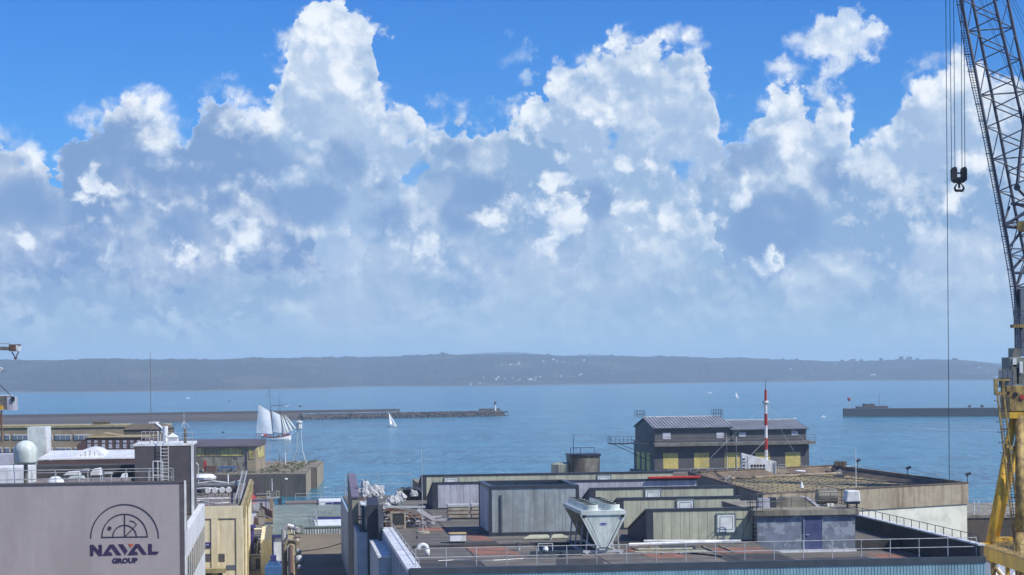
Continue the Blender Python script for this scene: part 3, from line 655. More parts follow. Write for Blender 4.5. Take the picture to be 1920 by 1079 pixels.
w = MB(); w.tube((32.2, 175.5, 22.52), (36.9, 175.5, 22.52), .12, n=8); w.box(32.2, 36.8, 175.6, 176.0, 22.42, 22.56); w.build('red_pipe', M['red_paint'], p5)
# grey enclosure open at the top
en = thing('roof_enclosure', 'large stained grey box enclosure, open at the top, on the dark roof', 'enclosure', (14.9, 146, Z0), TH)
x0, x1, y0, y1, zt = 14.9, 21.45, 146.0, 153.6, 23.62
for a in ((x0, x1, y0, y0 + .12), (x0, x0 + .12, y0 + .122, y1 - .122), (x1 - .12, x1, y0 + .122, y1 - .122), (x0, x1, y1 - .12, y1)):
    MB().box(*a, Z0 + .12, zt - .1).build('side_wall', M['grey_panel'], en)
npn = 8; pw = (x1 - x0 - .3) / npn
pan = proto('panel', MB().box(0, pw - .02, -.04, 0, 0, zt - Z0 - .5), M['grey_panel'])
for i in range(npn): inst('panel', pan, en, (x0 + .15 + i * pw, y0 - .002, Z0 + .25))
pw2 = (y1 - y0 - .3) / 9; pan = proto('panel', MB().box(-.04, 0, 0, pw2 - .02, 0, zt - Z0 - .5), M['mauve_panel'])
for i in range(9): inst('panel', pan, en, (x0 - .002, y0 + .15 + i * pw2, Z0 + .25))
w = MB()
for a in ((x0 - .08, x1 + .08, y0 - .08, y0 + .3), (x0 - .08, x0 + .3, y0 + .3, y1 - .3), (x1 - .3, x1 + .08, y0 + .3, y1 - .3), (x0 - .08, x1 + .08, y1 - .3, y1 + .08)):
    w.box(*a, zt - .1, zt + .06)
w.build('rim', M['frame'], en)
w = MB()
for x, y in ((x0, y0), (x1, y0), (x0, y1), (x1, y1)): MB().box(x - .09, x + .09, y - .09, y + .09, Z0, zt - .1).build('corner_trim', M['frame'], en)
w.box(x0 - .1, x1 + .1, y0 - .1, y0 - .05, Z0, Z0 + .22).box(x0 - .1, x0 - .05, y0, y1, Z0, Z0 + .22)
w.build('base_trim', M['frame'], en)
MB().box(x0 + .75, x0 + .85, y0 - .14, y0 - .05, Z0 + .1, zt - .6).build('conduit', M['coping'], en)
MB().box(x0 - .14, x0 - .05, y0 + 1.0, y0 + 1.3, Z0 + .3, zt - 1.2).build('hatch_strip', M['white'], en)
# chiller: V-shaped dry cooler on splayed legs
ch = thing('air_cooler', 'white V-shaped air cooler with two rows of black fans on splayed legs', 'air conditioner', (20.8, 130, Z0), TH)
cx, y0, y1 = 20.75, 129.8, 138.2; zt = 22.62; zb = 20.42
def V(y, hw_t=1.42, hw_b=.28, a=zb, b=zt): return [(cx - hw_b, y, a), (cx + hw_b, y, a), (cx + hw_t, y, b), (cx - hw_t, y, b)]
f = V(y0); k = V(y1)
w = MB(); w.add(f + k, [(0, 1, 2, 3), (7, 6, 5, 4), (0, 4, 5, 1), (1, 5, 6, 2), (2, 6, 7, 3), (3, 7, 4, 0)]); w.build('casing', M['fin'], ch)
def vplate(y, d, m, nm, t=.03, ht=1.36, hb=.22, za=zb + .04, ztp=zt - .02):
    w = MB(); a = V(y, ht, hb, za, ztp); b = V(y + t, ht, hb, za, ztp); w.add(a + b, [(0, 1, 2, 3), (7, 6, 5, 4), (0, 4, 5, 1), (1, 5, 6, 2), (2, 6, 7, 3), (3, 7, 4, 0)]); return w.build(nm, M[m], ch)
fp = vplate(y0 - .05, 0, 'chiller', 'front_panel', .045)
w = MB()
for s in (-1, 1):
    a = Vector((cx + s * .34, y0 - .07, zb)); b = Vector((cx + s * 1.48, y0 - .07, zt)); w.bar(a, b, .10, .14)
    a = Vector((cx + s * .16, y0 - .062, zb + .1)); b = Vector((cx + s * 1.02, y0 - .062, zt - .12)); w.bar(a, b, .015, .02)
w.bar((cx - 1.48, y0 - .065, zt + .02), (cx + 1.48, y0 - .065, zt + .02), .12, .12)
w.build('edge_frame', M['chiller'], ch)
for s in (-1, 1):
    w = MB(); w.add([(cx + s * 1.44, y0 - .14, zt - .02), (cx + s * 1.12, y0 - .14, zt - .02), (cx + s * 1.22, y0 - .14, zt - .2), (cx + s * 1.36, y0 - .14, zt - .2)], [(0, 1, 2, 3)]); w.build('lifting_slot', M['black'], ch)
w = MB(); w.box(cx - 1.5, cx + 1.5, y0 - .1, y1 + .05, zt + .0, zt + .26); top = w.build('fan_deck', M['chiller'], ch, bevel=.02)
ring = proto('fan', MB().lathe([(.63, 0), (.60, .10), (.58, .34), (.55, .36), (.50, .36), (.48, .05), (.05, .05)], 20), M['chiller'])
blade = MB(); blade.lathe([(.49, .10), (.49, .12)], 20)
gr_m = MB()
for r_ in (.16, .28, .40, .50):
    for i in range(16):
        a0, a1 = i * PI / 8, (i + 1) * PI / 8
        gr_m.bar((r_ * math.cos(a0), r_ * math.sin(a0), .38), (r_ * math.cos(a1), r_ * math.sin(a1), .38), .02, .02)
for i in range(8): gr_m.bar((.05 * math.cos(i * PI / 4), .05 * math.sin(i * PI / 4), .38), (.56 * math.cos(i * PI / 4), .56 * math.sin(i * PI / 4), .38), .02, .03)
gme = proto('fan_guard', gr_m, M['black'])
bmb = MB(); bmb.lathe([(.12, .06), (.12, .2)], 10)
for i in range(5):
    a = i * 2 * PI / 5; c, s = math.cos(a), math.sin(a); c2, s2 = math.cos(a + .5), math.sin(a + .5)
    bmb.add([(c * .1, s * .1, .08), (c2 * .1, s2 * .1, .17), (c2 * .45, s2 * .45, .17), (c * .45, s * .45, .08)], [(0, 1, 2, 3)])
bme = proto('fan_blades', bmb, M['black'])
pit = proto('fan_well', MB().lathe([(.49, .03), (.49, .055)], 20), M['black'])
for i in range(6):
    for s in (-.73, .73):
        p = (cx + s, y0 + .72 + i * 1.38, zt + .26)
        f_ = inst('fan', ring, ch, p, scale=(.84, .84, 1.0))
        for nm, me in (('fan_well', pit), ('fan_blades', bme), ('fan_guard', gme)):
            o = bpy.data.objects.new(nm, me); COL.objects.link(o); o.parent = f_; o.location = (0, 0, .001)
legm = {}
for i in range(4):
    for s in (-1, 1):
        y = y0 + .35 + i * 2.5
        MB().bar((cx + s * .95, y, zt - .75), (cx + s * 1.12, y, Z0 + .12), .09, .09).bar((cx + s * 1.12, y, Z0 + .12), (cx + s * .9, y, Z0 + .12), .2, .05).build('leg', M['galv'], ch)
w = MB(); w.box(cx - 1.35, cx + 1.35, y0 + .1, y0 + .25, Z0 + .10, Z0 + .26).box(cx - 1.2, cx - 1.05, y0 - .3, y1, Z0, Z0 + .1).box(cx + 1.05, cx + 1.2, y0 - .3, y1, Z0, Z0 + .1).box(cx - 1.35, cx + 1.35, y1 - .4, y1 - .25, Z0 + .1, Z0 + .26)
w.box(cx - .3, cx + .3, y0, y1, Z0 + .262, zb - .002)
w.build('base_frame', M['galv'], ch)
lg = MB(); lg.add([(cx - .02 + .24 * math.cos(i * PI / 12), y0 - .056, 21.98 + .09 * math.sin(i * PI / 12)) for i in range(24)] + [(cx - .02 + .24 * math.cos(i * PI / 12), y0 - .051, 21.98 + .09 * math.sin(i * PI / 12)) for i in range(24)],
    [tuple(range(24))] + [(i, (i + 1) % 24, 24 + (i + 1) % 24, 24 + i) for i in range(24)])
badge = lg.build('maker_badge', mat('deep_blue_enamel', (0.02, 0.03, 0.30), 0.4), ch)
def text(body, size, loc, rx, rz, m, parent, name='lettering', ext=.004, bold=.0, align='CENTER'):
    c = bpy.data.curves.new(name, 'FONT'); c.body = body; c.size = size; c.extrude = ext; c.offset = bold; c.align_x = align; c.align_y = 'CENTER'
    c.materials.append(M[m]); c.resolution_u = 3
    tmp = bpy.data.objects.new(name, c); COL.objects.link(tmp); dg = bpy.context.evaluated_depsgraph_get()
    me = bpy.data.meshes.new_from_object(tmp.evaluated_get(dg)); bpy.data.objects.remove(tmp)
    o = bpy.data.objects.new(name, me); COL.objects.link(o)
    org = ORG[parent.name] if parent else Vector((0, 0, 0)); o.location = Vector(loc) - org; o.rotation_euler = (rx, 0, rz); o.parent = parent; return o
text('Carrier', .13, (cx - .02, y0 - .062, 21.98), PI / 2, 0, 'white', badge)
# hall of small things on this roof -----------------------------------------------------------
railing('long white handrail along the front parapet of the workshop roof', [(7.75, 120.6, 20.3), (42.9, 120.6, 20.3)], 1.12, 1.85)
railing('handrail folded down along the west coping of the workshop', [(8.0, 121.5, 20.3), (8.0, 152.0, 20.3)], .34, 3.4, mid=())
railing('row of short posts and a rail along the white east coping of the workshop', [(43.08, 120.6, 21.05), (43.08, 159.5, 21.05)], .5, 1.7, m='frame', mid=())
railing('thin white rail on the far edge of the workshop roof near the rubble', [(5.8, 197.5, 20.0), (12.4, 197.5, 20.0)], 2.1, 3.3, mid=(.55,))
# blue door block
bk = thing('stair_block', 'squat concrete block with peeling blue render and a navy door', 'roof building', (36, 134.5, Z0), TH)
x0, x1, y0, y1 = 32.6, 39.6, 136.1, 146.0
MB().box(x0, x1, y0 + .03, y1, 19.95, 21.85).box(x0, x1, y0 - .1, y0 + .0299, 19.301, 21.85).build('wall', M['peel_blue'], bk); y0 -= .1
MB().box(x0 - .25, x1 + .25, y0 - .25, y1 + .25, 21.852, 22.28).build('roof_slab', M['concrete'], bk, bevel=.03)
dx0, dx1 = wall_pt(1508, 1000, y0)[0], wall_pt(1541, 1000, y0)[0]
d = MB().box(dx0, dx1, y0 - .06, y0 - .002, 19.42, 21.84).build('door', M['door_blue'], bk)
MB().tube((dx0 + .12, y0 - .12, 20.5), (dx0 + .32, y0 - .12, 20.5), .025).build('handle', M['galv'], d)
w = MB(); w.box(dx0 - .08, dx0, y0 - .08, y0 - .002, 19.31, 21.85); w.build('door_frame', M['peel_blue'], bk); w = MB().box(dx1, dx1 + .08, y0 - .08, y0 - .002, 19.31, 21.85); w.build('door_frame', M['peel_blue'], bk)
MB().box(x0, x1, y0 - .34, y0 - .09, 19.3, 19.48).build('plinth', M['white_coping'], bk)
railing('handrail round the top of the blue door block', [(x0, y0, 22.28), (x1, y0, 22.28), (x1, y1, 22.28)], 1.15, 1.7, m='tank')
# caged ladder
ld = thing('caged_ladder', 'caged rooftop ladder at the corner of the blue door block', 'ladder', (32.0, 134.2, Z0), TH)
lx, ly = 32.25, 135.6
MB().bar((lx - .22, ly, Z0), (lx - .22, ly, 23.5), .05, .03).bar((lx + .22, ly, Z0), (lx + .22, ly, 23.5), .05, .03).build('side_rails', M['frame'], ld)
rung = proto('rung', MB().tube((-.22, 0, 0), (.22, 0, 0), .018, n=5), M['frame'])
for i in range(12): inst('rung', rung, ld, (lx, ly, Z0 + .3 + i * .28))
for i in range(6):
    mb = MB(); z = 21.9 + i * .33
    pts = [(lx + .42 * math.cos(a) * 1.3, ly - .45 + .45 * math.sin(a), z) for a in [PI * k / 8 for k in range(-8, 9)]]
    mb.path(pts, .02, n=4); mb.build('hoop', M['frame'], ld)
for k in range(7):
    a = -PI + PI * k / 6 if k else -PI
    MB().tube((lx + .546 * math.cos(a), ly - .45 + .45 * math.sin(a), 21.4), (lx + .546 * math.cos(a), ly - .45 + .45 * math.sin(a), 23.6), .016, n=4).build('cage_bar', M['frame'], ld)
MB().tube((31.3, 135.7, Z0), (32.05, 135.75, 22.0), .03).build('loose_cable', M['frame'], ld)
# on top of the blue door block
v = thing('vent_hood', 'grey trapezoid vent hood behind the roof handrail', 'vent', (36, 139, 22.28), TH)
MB().slab([(34.5, 22.28), (37.5, 22.28), (36.7, 22.95), (35.3, 22.95)], 'y', 138.6, 140.2).build('hood', M['concrete'], v)
MB().slab([(36.72, 22.95), (36.95, 22.95), (37.8, 22.28), (37.55, 22.28)], 'y', 138.55, 140.25).build('side_flap', M['mauve_panel'], v)
v = thing('exhaust_drum', 'round metal exhaust drum with a white box, on the door block roof', 'drum', (38.2, 139.5, 22.28), TH)
w = MB(); n = 18; c0 = (38.35, 138.8, 22.95)
w.tube((37.7, 139, 22.95), (39.1, 139, 22.95), .55, n=18); w.build('drum', M['tank'], v, smooth=False)
MB().box(38.0, 38.15, 138.9, 139.1, 22.28, 22.5).box(38.7, 38.85, 138.9, 139.1, 22.28, 22.5).build('stand', M['galv'], v)
MB().box(38.2, 38.7, 138.1, 138.4, 22.28, 22.5).build('junction_box', M['white'], v, bevel=.02)
v = thing('air_conditioner', 'white rounded air conditioning unit on a dark frame at the block edge', 'air conditioner', (38.6, 136, 22.28), TH)
a0 = wall_pt(1583, 918, 136)[0]; a1 = wall_pt(1611, 918, 136)[0]
MB().slab([(a0, 22.75), (a1, 22.75), (a1 - .08, 23.55), (a0 + .12, 23.55)], 'y', 135.6, 136.6).build('cover', M['white'], v, bevel=.08)
MB().box(a0 + .1, a1 - .05, 135.7, 136.5, 22.6, 22.748).box(a0 + .15, a0 + .25, 135.9, 136.0, 22.28, 22.6).box(a1 - .25, a1 - .15, 135.9, 136.0, 22.28, 22.6).build('stand', M['frame'], v)
v = thing('roof_cabinet', 'small grey switch cabinet with a dark side beside the caged ladder', 'cabinet', (33.6, 138, 22.28), TH)
MB().box(33.2, 34.0, 138, 138.6, 22.28, 22.95).build('body', M['mauve_panel'], v); MB().box(34.002, 34.5, 138.1, 138.6, 22.28, 23.0).build('side_box', M['frame'], v)
# small roof furniture in front
v = thing('roof_machine', 'small white cabinet with a rusty lid standing on the red roof patch', 'cabinet', (12, 140.8, Z0), TH)
MB().box(11.45, 12.6, 140.4, 141.2, Z0 + .12, Z0 + .62).build('cabinet', M['white'], v, bevel=.03)
MB().box(11.4, 12.65, 140.35, 141.25, Z0 + .622, Z0 + .72).build('lid', mat('rusty_cream_lid', (0.5, 0.42, 0.2), 0.6, dirt=(0.35, 0.14, 0.05), dscale=2.5, damt=0.8), v, bevel=.02)
MB().box(11.5, 11.6, 140.5, 140.6, Z0, Z0 + .12).box(12.4, 12.5, 140.5, 140.6, Z0, Z0 + .12).build('feet', M['frame'], v)
v = thing('roof_aerial', 'tall thin aerial pole on a round foot near the rubble pile', 'antenna', (10.2, 149.9, Z0), TH)
MB().lathe([(.55, 0), (.5, .12), (.12, .2)], 14, (10.2, 149.9, Z0)).build('foot', M['concrete'], v)
MB().tube((10.2, 149.9, Z0 + .15), (10.15, 149.9, 26.3), .035, .015, n=6).build('pole', M['galv'], v)
MB().tube((9.8, 149.9, Z0 + .1), (10.2, 149.9, 21.1), .02).tube((10.6, 149.9, Z0 + .1), (10.2, 149.9, 21.1), .02).build('brace', M['galv'], v)
v = thing('roof_board', 'cream insulation board lying flat in front of the chiller enclosure', 'board', (18, 143.5, Z0), TH)
MB().prism([(16.9, 142.0), (20.2, 142.4), (20.1, 145.0), (17.7, 144.8)], Z0 + .05, Z0 + .14).build('board', M['sage_panel'], v)
v = thing('bent_vent', 'white gooseneck vent pipe beside the west coping', 'vent', (9.0, 131, Z0), TH)
w = MB(); w.tube((9.2, 131, Z0), (9.2, 131, Z0 + .45), .16, n=10)
pts = [(9.2 - .3 + .3 * math.cos(a), 131, Z0 + .45 + .3 * math.sin(a)) for a in [k * PI / 14 for k in range(15)]]
w.path(pts, .14, n=12); w.build('pipe', M['white'], v, smooth=True)
for i, (x, y, s, lab) in enumerate(((15.6, 133.8, 1, 'small T-topped roof vent left of the air cooler'), (18.8, 141.6, .9, 'short round-capped roof vent at the roof kerb'), (9.4, 144.5, .5, 'tiny black roof vent near the aerial foot'), (12.2, 145.5, .5, 'tiny black roof vent behind the rusty-lidded cabinet'), (14.2, 146.8, .5, 'tiny black roof vent at the corner of the grey enclosure'))):
    v = thing('roof_vent', lab, 'vent', (x, y, Z0), TH, 'small vents on the workshop roof')
    MB().tube((x, y, Z0), (x, y, Z0 + .4 * s), .09 * s, n=8).build('pipe', M['galv' if s > .6 else 'frame'], v)
    MB().lathe([(.24 * s, 0), (.2 * s, .1 * s)], 10, (x, y, Z0 + .402 * s)).build('cap', M['frame'], v)
v = thing('cable_tray', 'low cable duct with a white bracket crossing the roof left of the air cooler', 'duct', (17, 128, Z0), TH)
MB().box(15.8, 19.2, 129.0, 129.3, Z0, Z0 + .35).box(17.8, 18.1, 128.4, 129.0, Z0, Z0 + .3).build('duct', M['coping'], v)
w = MB(); w.box(16.3, 17.3, 129.1, 129.16, Z0 + .8, Z0 + .86).box(16.3, 16.36, 129.1, 129.16, Z0 + .35, Z0 + .8).box(17.24, 17.3, 129.1, 129.16, Z0 + .35, Z0 + .8); w.build('bracket', M['galv'], v)
MB().lathe([(.16, 0), (.2, .1), (.12, .3)], 10, (16.8, 129.1, Z0 + .35)).build('lamp', M['white'], v)
v = thing('roof_pipes', 'bundle of pale pipes running along the roof behind the front handrail', 'pipes', (26, 132, Z0), TH)
w = MB(); w.tube((22.9, 132.5, Z0 + .35), (29.5, 133.5, Z0 + .35), .12, n=8); w.build('pipe', M['white'], v)
MB().tube((23.2, 130.6, Z0 + .2), (26.8, 130.2, Z0 + .2), .08).build('pipe', M['sage_panel'], v)
MB().tube((22.8, 129.6, Z0 + .12), (27.5, 129.0, Z0 + .12), .07).build('pipe', M['sage_panel'], v)
MB().tube((31.0, 134.1, Z0 + .3), (24.5, 135.6, Z0 + .3), .1).build('pipe', M['white'], v)
MB().box(24.9, 27.2, 131.2, 132.0, Z0, Z0 + .28).build('duct', M['coping'], v)
w = MB()
for i in range(6): w.box(23.3 + i * 1.2, 23.4 + i * 1.2, 128.8, 133.6, Z0 + .0, Z0 + .1)
w.build('sleepers', M['timber'], v)
v = thing('roof_cable', 'black cable snaking over the red patch behind the front handrail', 'cable', (27, 126, Z0), TH)
random.seed(3); pts = [(24.2 + i * .28, 133.2 - i * .55 + .15 * math.sin(i * 1.3), Z0 + .05) for i in range(14)]
MB().path(pts, .05, n=5).build('cable', M['black'], v)
v = thing('hanging_hose', 'thin pale hose lying across the roof behind the handrail', 'hose', (10, 126, Z0), TH)
pts = [(9.6 + i * .5, 127 + .4 * math.sin(i * .7), Z0 + .04) for i in range(16)]
MB().path(pts, .025, n=5).build('hose', M['galv'], v)
# little tank hut behind the last row
v = thing('tank_hut', 'small square rooftop hut with a railing and a round tank beside it', 'roof building', (28, 208, 20), TH)
q0 = wall_pt(1070, 880, 212); q1 = wall_pt(1125, 880, 212)
MB().box(q0[0], q1[0], 212, 215.2, 14, 22.95).build('hut', M['concrete'], v)
MB().box(q0[0] - .1, q1[0] + .1, 211.9, 215.3, 22.952, 23.2).build('hut_roof', M['frame'], v)
MB().lathe([(1.0, 0), (1.05, 7.6), (.8, 7.8)], 16, (q0[0] - .9, 213.2, 14.5)).build('tank', M['sage_panel'], v)
w = MB()
for x in (q0[0], (q0[0] + q1[0]) / 2 - .5, q1[0] - .6): w.tube((x, 212, 23.2), (x, 212, 23.9), .03)
w.tube((q0[0], 212, 23.9), (q1[0] - .6, 212, 23.9), .03).tube((q0[0] + .3, 211.9, 21), (q0[0] + .3, 211.9, 25.2), .03)
w.build('hut_rail', M['frame'], v)
MB().prism([(14, 206), (40, 206), (40, 222), (14, 222)], 6, 20.3).build('annex', M['concrete'], v)
# skip of rubble at the west end ------------------------------------------------------------
random.seed(11)
def bag(x, y, z, s, lab, tall=1.0):
    bm = bmesh.new(); bmesh.ops.create_icosphere(bm, subdivisions=4, radius=1)
    sd = random.random() * 50
    for vv in bm.verts:
        n = MN.fractal(vv.co * 1.6 + Vector((sd, 0, 0)), 1.0, 2.0, 3); m2 = abs(MN.noise(vv.co * 4 + Vector((0, sd, 0))))
        vv.co *= 1 + .22 * n - .12 * m2
        c3 = vv.co; L3 = c3.length; c3 = Vector([math.copysign(abs(q / L3) ** .80, q) * L3 for q in c3]); f3 = abs(math.sin(6 * math.atan2(c3.y, c3.x) + 3 * n)) * .12
        vv.co = c3 * (.86 - f3 * .6); vv.co.x *= 1.15 - .3 * max(0, vv.co.z) + .25 * MN.noise(Vector((sd, c3.z * 2, 1)))
        fo = abs(MN.noise(Vector((2.6 * math.atan2(c3.y, c3.x) + sd, c3.z * .9, 2)))) + .6 * abs(MN.noise(vv.co * 3.3 + Vector((sd, 3, 0))))
        vv.co *= 1.06 - .24 * fo
        vv.co.z = (max(vv.co.z, -.55) + (.3 * n if vv.co.z > .4 else 0)) * tall; vv.co *= s
    me = bpy.data.meshes.new('rubble_bag'); bm.to_mesh(me); bm.free(); me.materials.append(M['plastic'])
    o = bpy.data.objects.new('rubble_bag', me); COL.objects.link(o); o.location = rot2((x, y, z + .55 * s * tall), TH); o.rotation_euler[2] = TH
    o['label'] = lab; o['category'] = 'bag'; o['group'] = 'white rubble bags heaped on the roof'
def gp(px, py, gy):
    x, z = wall_pt(px, py, gy); return x, z
for px, py, gy, s, tall, lab in ((684, 928, 163, .62, 1.5, 'tall white sack at the left end of the rubble heap'), (706, 928, 164, .72, 1.1, 'round white sack second from the left on the rubble heap'),
        (737, 940, 160, .6, .9, 'white sack in the middle of the rubble heap'), (750, 934, 163, .55, 1.0, 'white sack behind the middle of the rubble heap'), (722, 947, 158, .5, .7, 'flat white sack below the two big sacks'),
        (690, 940, 158, .36, .9, 'small pointed white sack near the left fin'), (776, 925, 175, .42, 1.0, 'small white sack by the corner of the far sawtooth rows')):
    x, z = gp(px, py, gy); bag(x, gy, z - .3, s, lab, tall)
heap = MB()
x, z = gp(672, 965, 157)
for i in range(150):
    px = random.uniform(678, 800); u = (px - 678) / 122; gy = random.uniform(155.5, 160); X = gp(px, 960, gy)[0]
    hgt = (1.75 * (1 - u) + .35) * random.random() ** .6
    L = random.uniform(.3, 1.4); a = random.uniform(0, 6.3); b = random.uniform(-.5, .5); c = Vector((X, gy, Z0 + .1 + hgt)); d = Vector((math.cos(a), math.sin(a) * .6, b)) * L / 2
    heap.bar(c - d, c + d, random.uniform(.06, .3), random.uniform(.03, .12))
heap.build('rubble_heap', M['rust'], frame=TH, kind='stuff', label='dark tangle of scrap under the white sacks')
hp = MB()
for i in range(60):
    px = random.uniform(690, 812); u = (px - 678) / 134; gy = random.uniform(155.0, 157); X = gp(px, 960, gy)[0]
    hgt = (1.7 * (1 - u) + .1) * random.random() ** .7
    L = random.uniform(.3, 1.2); a = random.uniform(-.7, .7) + (PI if random.random() < .5 else 0); b = random.uniform(-.5, .5); c = Vector((X, gy, Z0 + .2 + hgt)); d = Vector((math.cos(a), math.sin(a) * .6, b)) * L / 2
    hp.bar(c - d, c + d, random.uniform(.05, .16), random.uniform(.04, .12))
hp.build('plaster_scrap', M['plastic'], frame=TH, kind='stuff', label='pale broken boards and plaster on the scrap heap')
X, z = gp(732, 983, 154.6)
v = thing('window_frame_scrap', 'discarded pale window frame standing against the scrap heap', 'window frame', (X + .3, 154.6, Z0), TH)
w = MB(); w.box(X, X + .16, 154.5, 154.6, Z0, Z0 + 1.35).box(X + 1.05, X + 1.2, 154.5, 154.6, Z0, Z0 + 1.35).box(X + .16, X + 1.05, 154.5, 154.6, Z0 + 1.2, Z0 + 1.35).box(X + .16, X + 1.05, 154.5, 154.6, Z0 + .1, Z0 + .28)
w.build('frame', M['timber'], v); MB().box(X + .16, X + 1.05, 154.55, 154.58, Z0 + .28, Z0 + 1.2).build('pane', M['fin'], v)
for i, (px, py, dx_, dz_, w_, lab) in enumerate(((728, 951, 2.9, -.05, .16, 'long white plank on top of the scrap heap'), (783, 955, 1.3, -.85, .3, 'white board sliding down the right of the scrap heap'), (790, 972, 1.6, .1, .14, 'pale plank lying at the right foot of the scrap heap'), (800, 975, 1.9, -.05, .18, 'light grey plank beside the stacked panels'))):
    X, z = gp(px, py, 154.8)
    v = MB().bar((X, 154.8 + i * .1, z), (X + dx_, 154.9 + i * .1, max(z + dz_, Z0 + .1)), .1, w_).build('plank', M['plastic'], frame=TH, org=(X, 154.8, Z0), label=lab, category='plank', group='planks in the rubble')
for c_, (xa, xb) in enumerate(((13.2, 15.0), (15.1, 16.9))):
    for k_ in range(4):
        ox = random.uniform(-.08, .08)
        MB().box(xa + ox, xb + ox, 163.5, 164.4, Z0 + .1 + k_ * .3, Z0 + .34 + k_ * .3).build('roof_panel_pack', M['plastic' if k_ == 3 else 'timber'], frame=TH, org=((xa + xb) / 2, 164, Z0 + .1 + k_ * .3),
            label=('%s pack in the %s pile of wrapped panels before the mauve wall' % (('lowest', 'second lowest', 'second highest', 'topmost white')[k_], ('left', 'right')[c_])), category='panel pack', group='stacked packs of roof panels', bevel=.03)
v = thing('green_drum_stand', 'dark cable reels and a green sheet piled at the corner of the far rows', 'scrap', (11.5, 176, 20), TH)
X, z = gp(765, 915, 178)
w = MB()
for i in range(3): w.tube((X + i * .55 - .4, 178, Z0 + 1.2), (X + i * .55 - .4, 178.5, Z0 + 1.4), .55, n=14)
w.build('reel', M['frame'], v); MB().box(X - 1.0, X - .5, 177.4, 177.5, Z0, Z0 + 1.8).build('green_sheet', M['hatch_dark'], v)
# ------------------------------------------------------------------ concrete hall on the right
A_, B_, C_, E_, F_ = (31.1, 177.0), (42.0, 183.7), (35.6, 220.3), (18.3, 208.2), (21.4, 170.7)
hl = thing('concrete_hall', 'broad hall with ochre gravel roof, stained concrete rim and cream wall', 'building', (31, 190, 6))
def inset(poly, d):
    c = Vector((sum(p[0] for p in poly) / len(poly), sum(p[1] for p in poly) / len(poly))); out = []
    n = len(poly)
    for i in range(n):
        p, q, r = Vector(poly[i - 1]), Vector(poly[i]), Vector(poly[(i + 1) % n])
        e1, e2 = (q - p).normalized(), (r - q).normalized(); n1, n2 = Vector((-e1.y, e1.x)), Vector((-e2.y, e2.x))
        k = (n1 + n2); k = k / max(.3, k.dot(n1)); out.append(tuple(q + k * d))
    return out
OUT = [F_, B_, C_, E_]; IN = inset(OUT, .28); WL = inset(OUT, .12); IN2 = inset(OUT, .285)
MB().prism(WL, 6, 19.52).build('wall', M['cream_wall'], hl)
def ring(o, i_, z0, z1):
    n = len(o); m = MB(); m.v = [(x, y, z0) for x, y in o] + [(x, y, z1) for x, y in o] + [(x, y, z0) for x, y in i_] + [(x, y, z1) for x, y in i_]
    for k in range(n):
        l = (k + 1) % n
        m.f += [(k, l, n + l, n + k), (n + k, n + l, 3 * n + l, 3 * n + k), (2 * n + l, 2 * n + k, 3 * n + k, 3 * n + l), (k, 2 * n + k, 2 * n + l, l)]
    return m
ring(OUT, IN, 19.53, 21.42).build('parapet', M['concrete_edge'], hl)
ring(inset(OUT, -.05), inset(OUT, .33), 21.422, 21.52).build('coping', M['brown_felt'], hl)
rr = MB().prism(IN2, 19.6, 20.72).build('roof', M['gravel_roof'], hl)
up_ = MB()
for p, q in zip(IN2, IN2[1:] + IN2[:1]):
    p, q = Vector((*p, 0)), Vector((*q, 0)); d = (q - p).normalized(); n = Vector((-d.y, d.x, 0))
    a, b = p + d * .9 + n * .05, q - d * .9 + n * .05
    up_.add([(a.x, a.y, 20.721), (b.x, b.y, 20.721), (b.x + n.x * .9, b.y + n.y * .9, 20.73), (a.x + n.x * .9, a.y + n.y * .9, 20.73), (a.x, a.y, 21.3), (b.x, b.y, 21.3)], [(0, 1, 2, 3), (4, 5, 1, 0), (4, 3, 2, 5), (4, 0, 3), (1, 5, 2)])
up_.build('roof_upstand', M['brown_felt'], hl)
def hallpt(u, v):               # u along the front, v towards the back
    F2, B2, C2, E2 = map(Vector, (F_, B_, C_, E_)); return (F2.lerp(B2, u)).lerp(E2.lerp(C2, u), v)
dot = proto('fixing', MB().lathe([(.10, 0), (.08, .06)], 6), M['black'])
nd = 0
for i in range(17):
    for j in range(17):
        u, v_ = .05 + i * .054, .05 + j * .053
        p = hallpt(u, v_)
        if nd < 290 and (v_ < .96): inst('fixing', dot, rr, (p.x + random.uniform(-.1, .1), p.y + random.uniform(-.1, .1), 20.72)); nd += 1
pl = MB()
for v_, r_ in ((.12, .09), (.2, .05), (.86, .12)):
    a, b = hallpt(.03, v_), hallpt(.93, v_); pl.tube((a.x, a.y, 20.9), (b.x, b.y, 20.9), r_)
a, b = hallpt(.62, .95), hallpt(.97, .1); pl.tube((a.x, a.y, 20.95), (b.x, b.y, 20.95), .07)
pl.build('roof_pipes', M['concrete_edge'], hl)
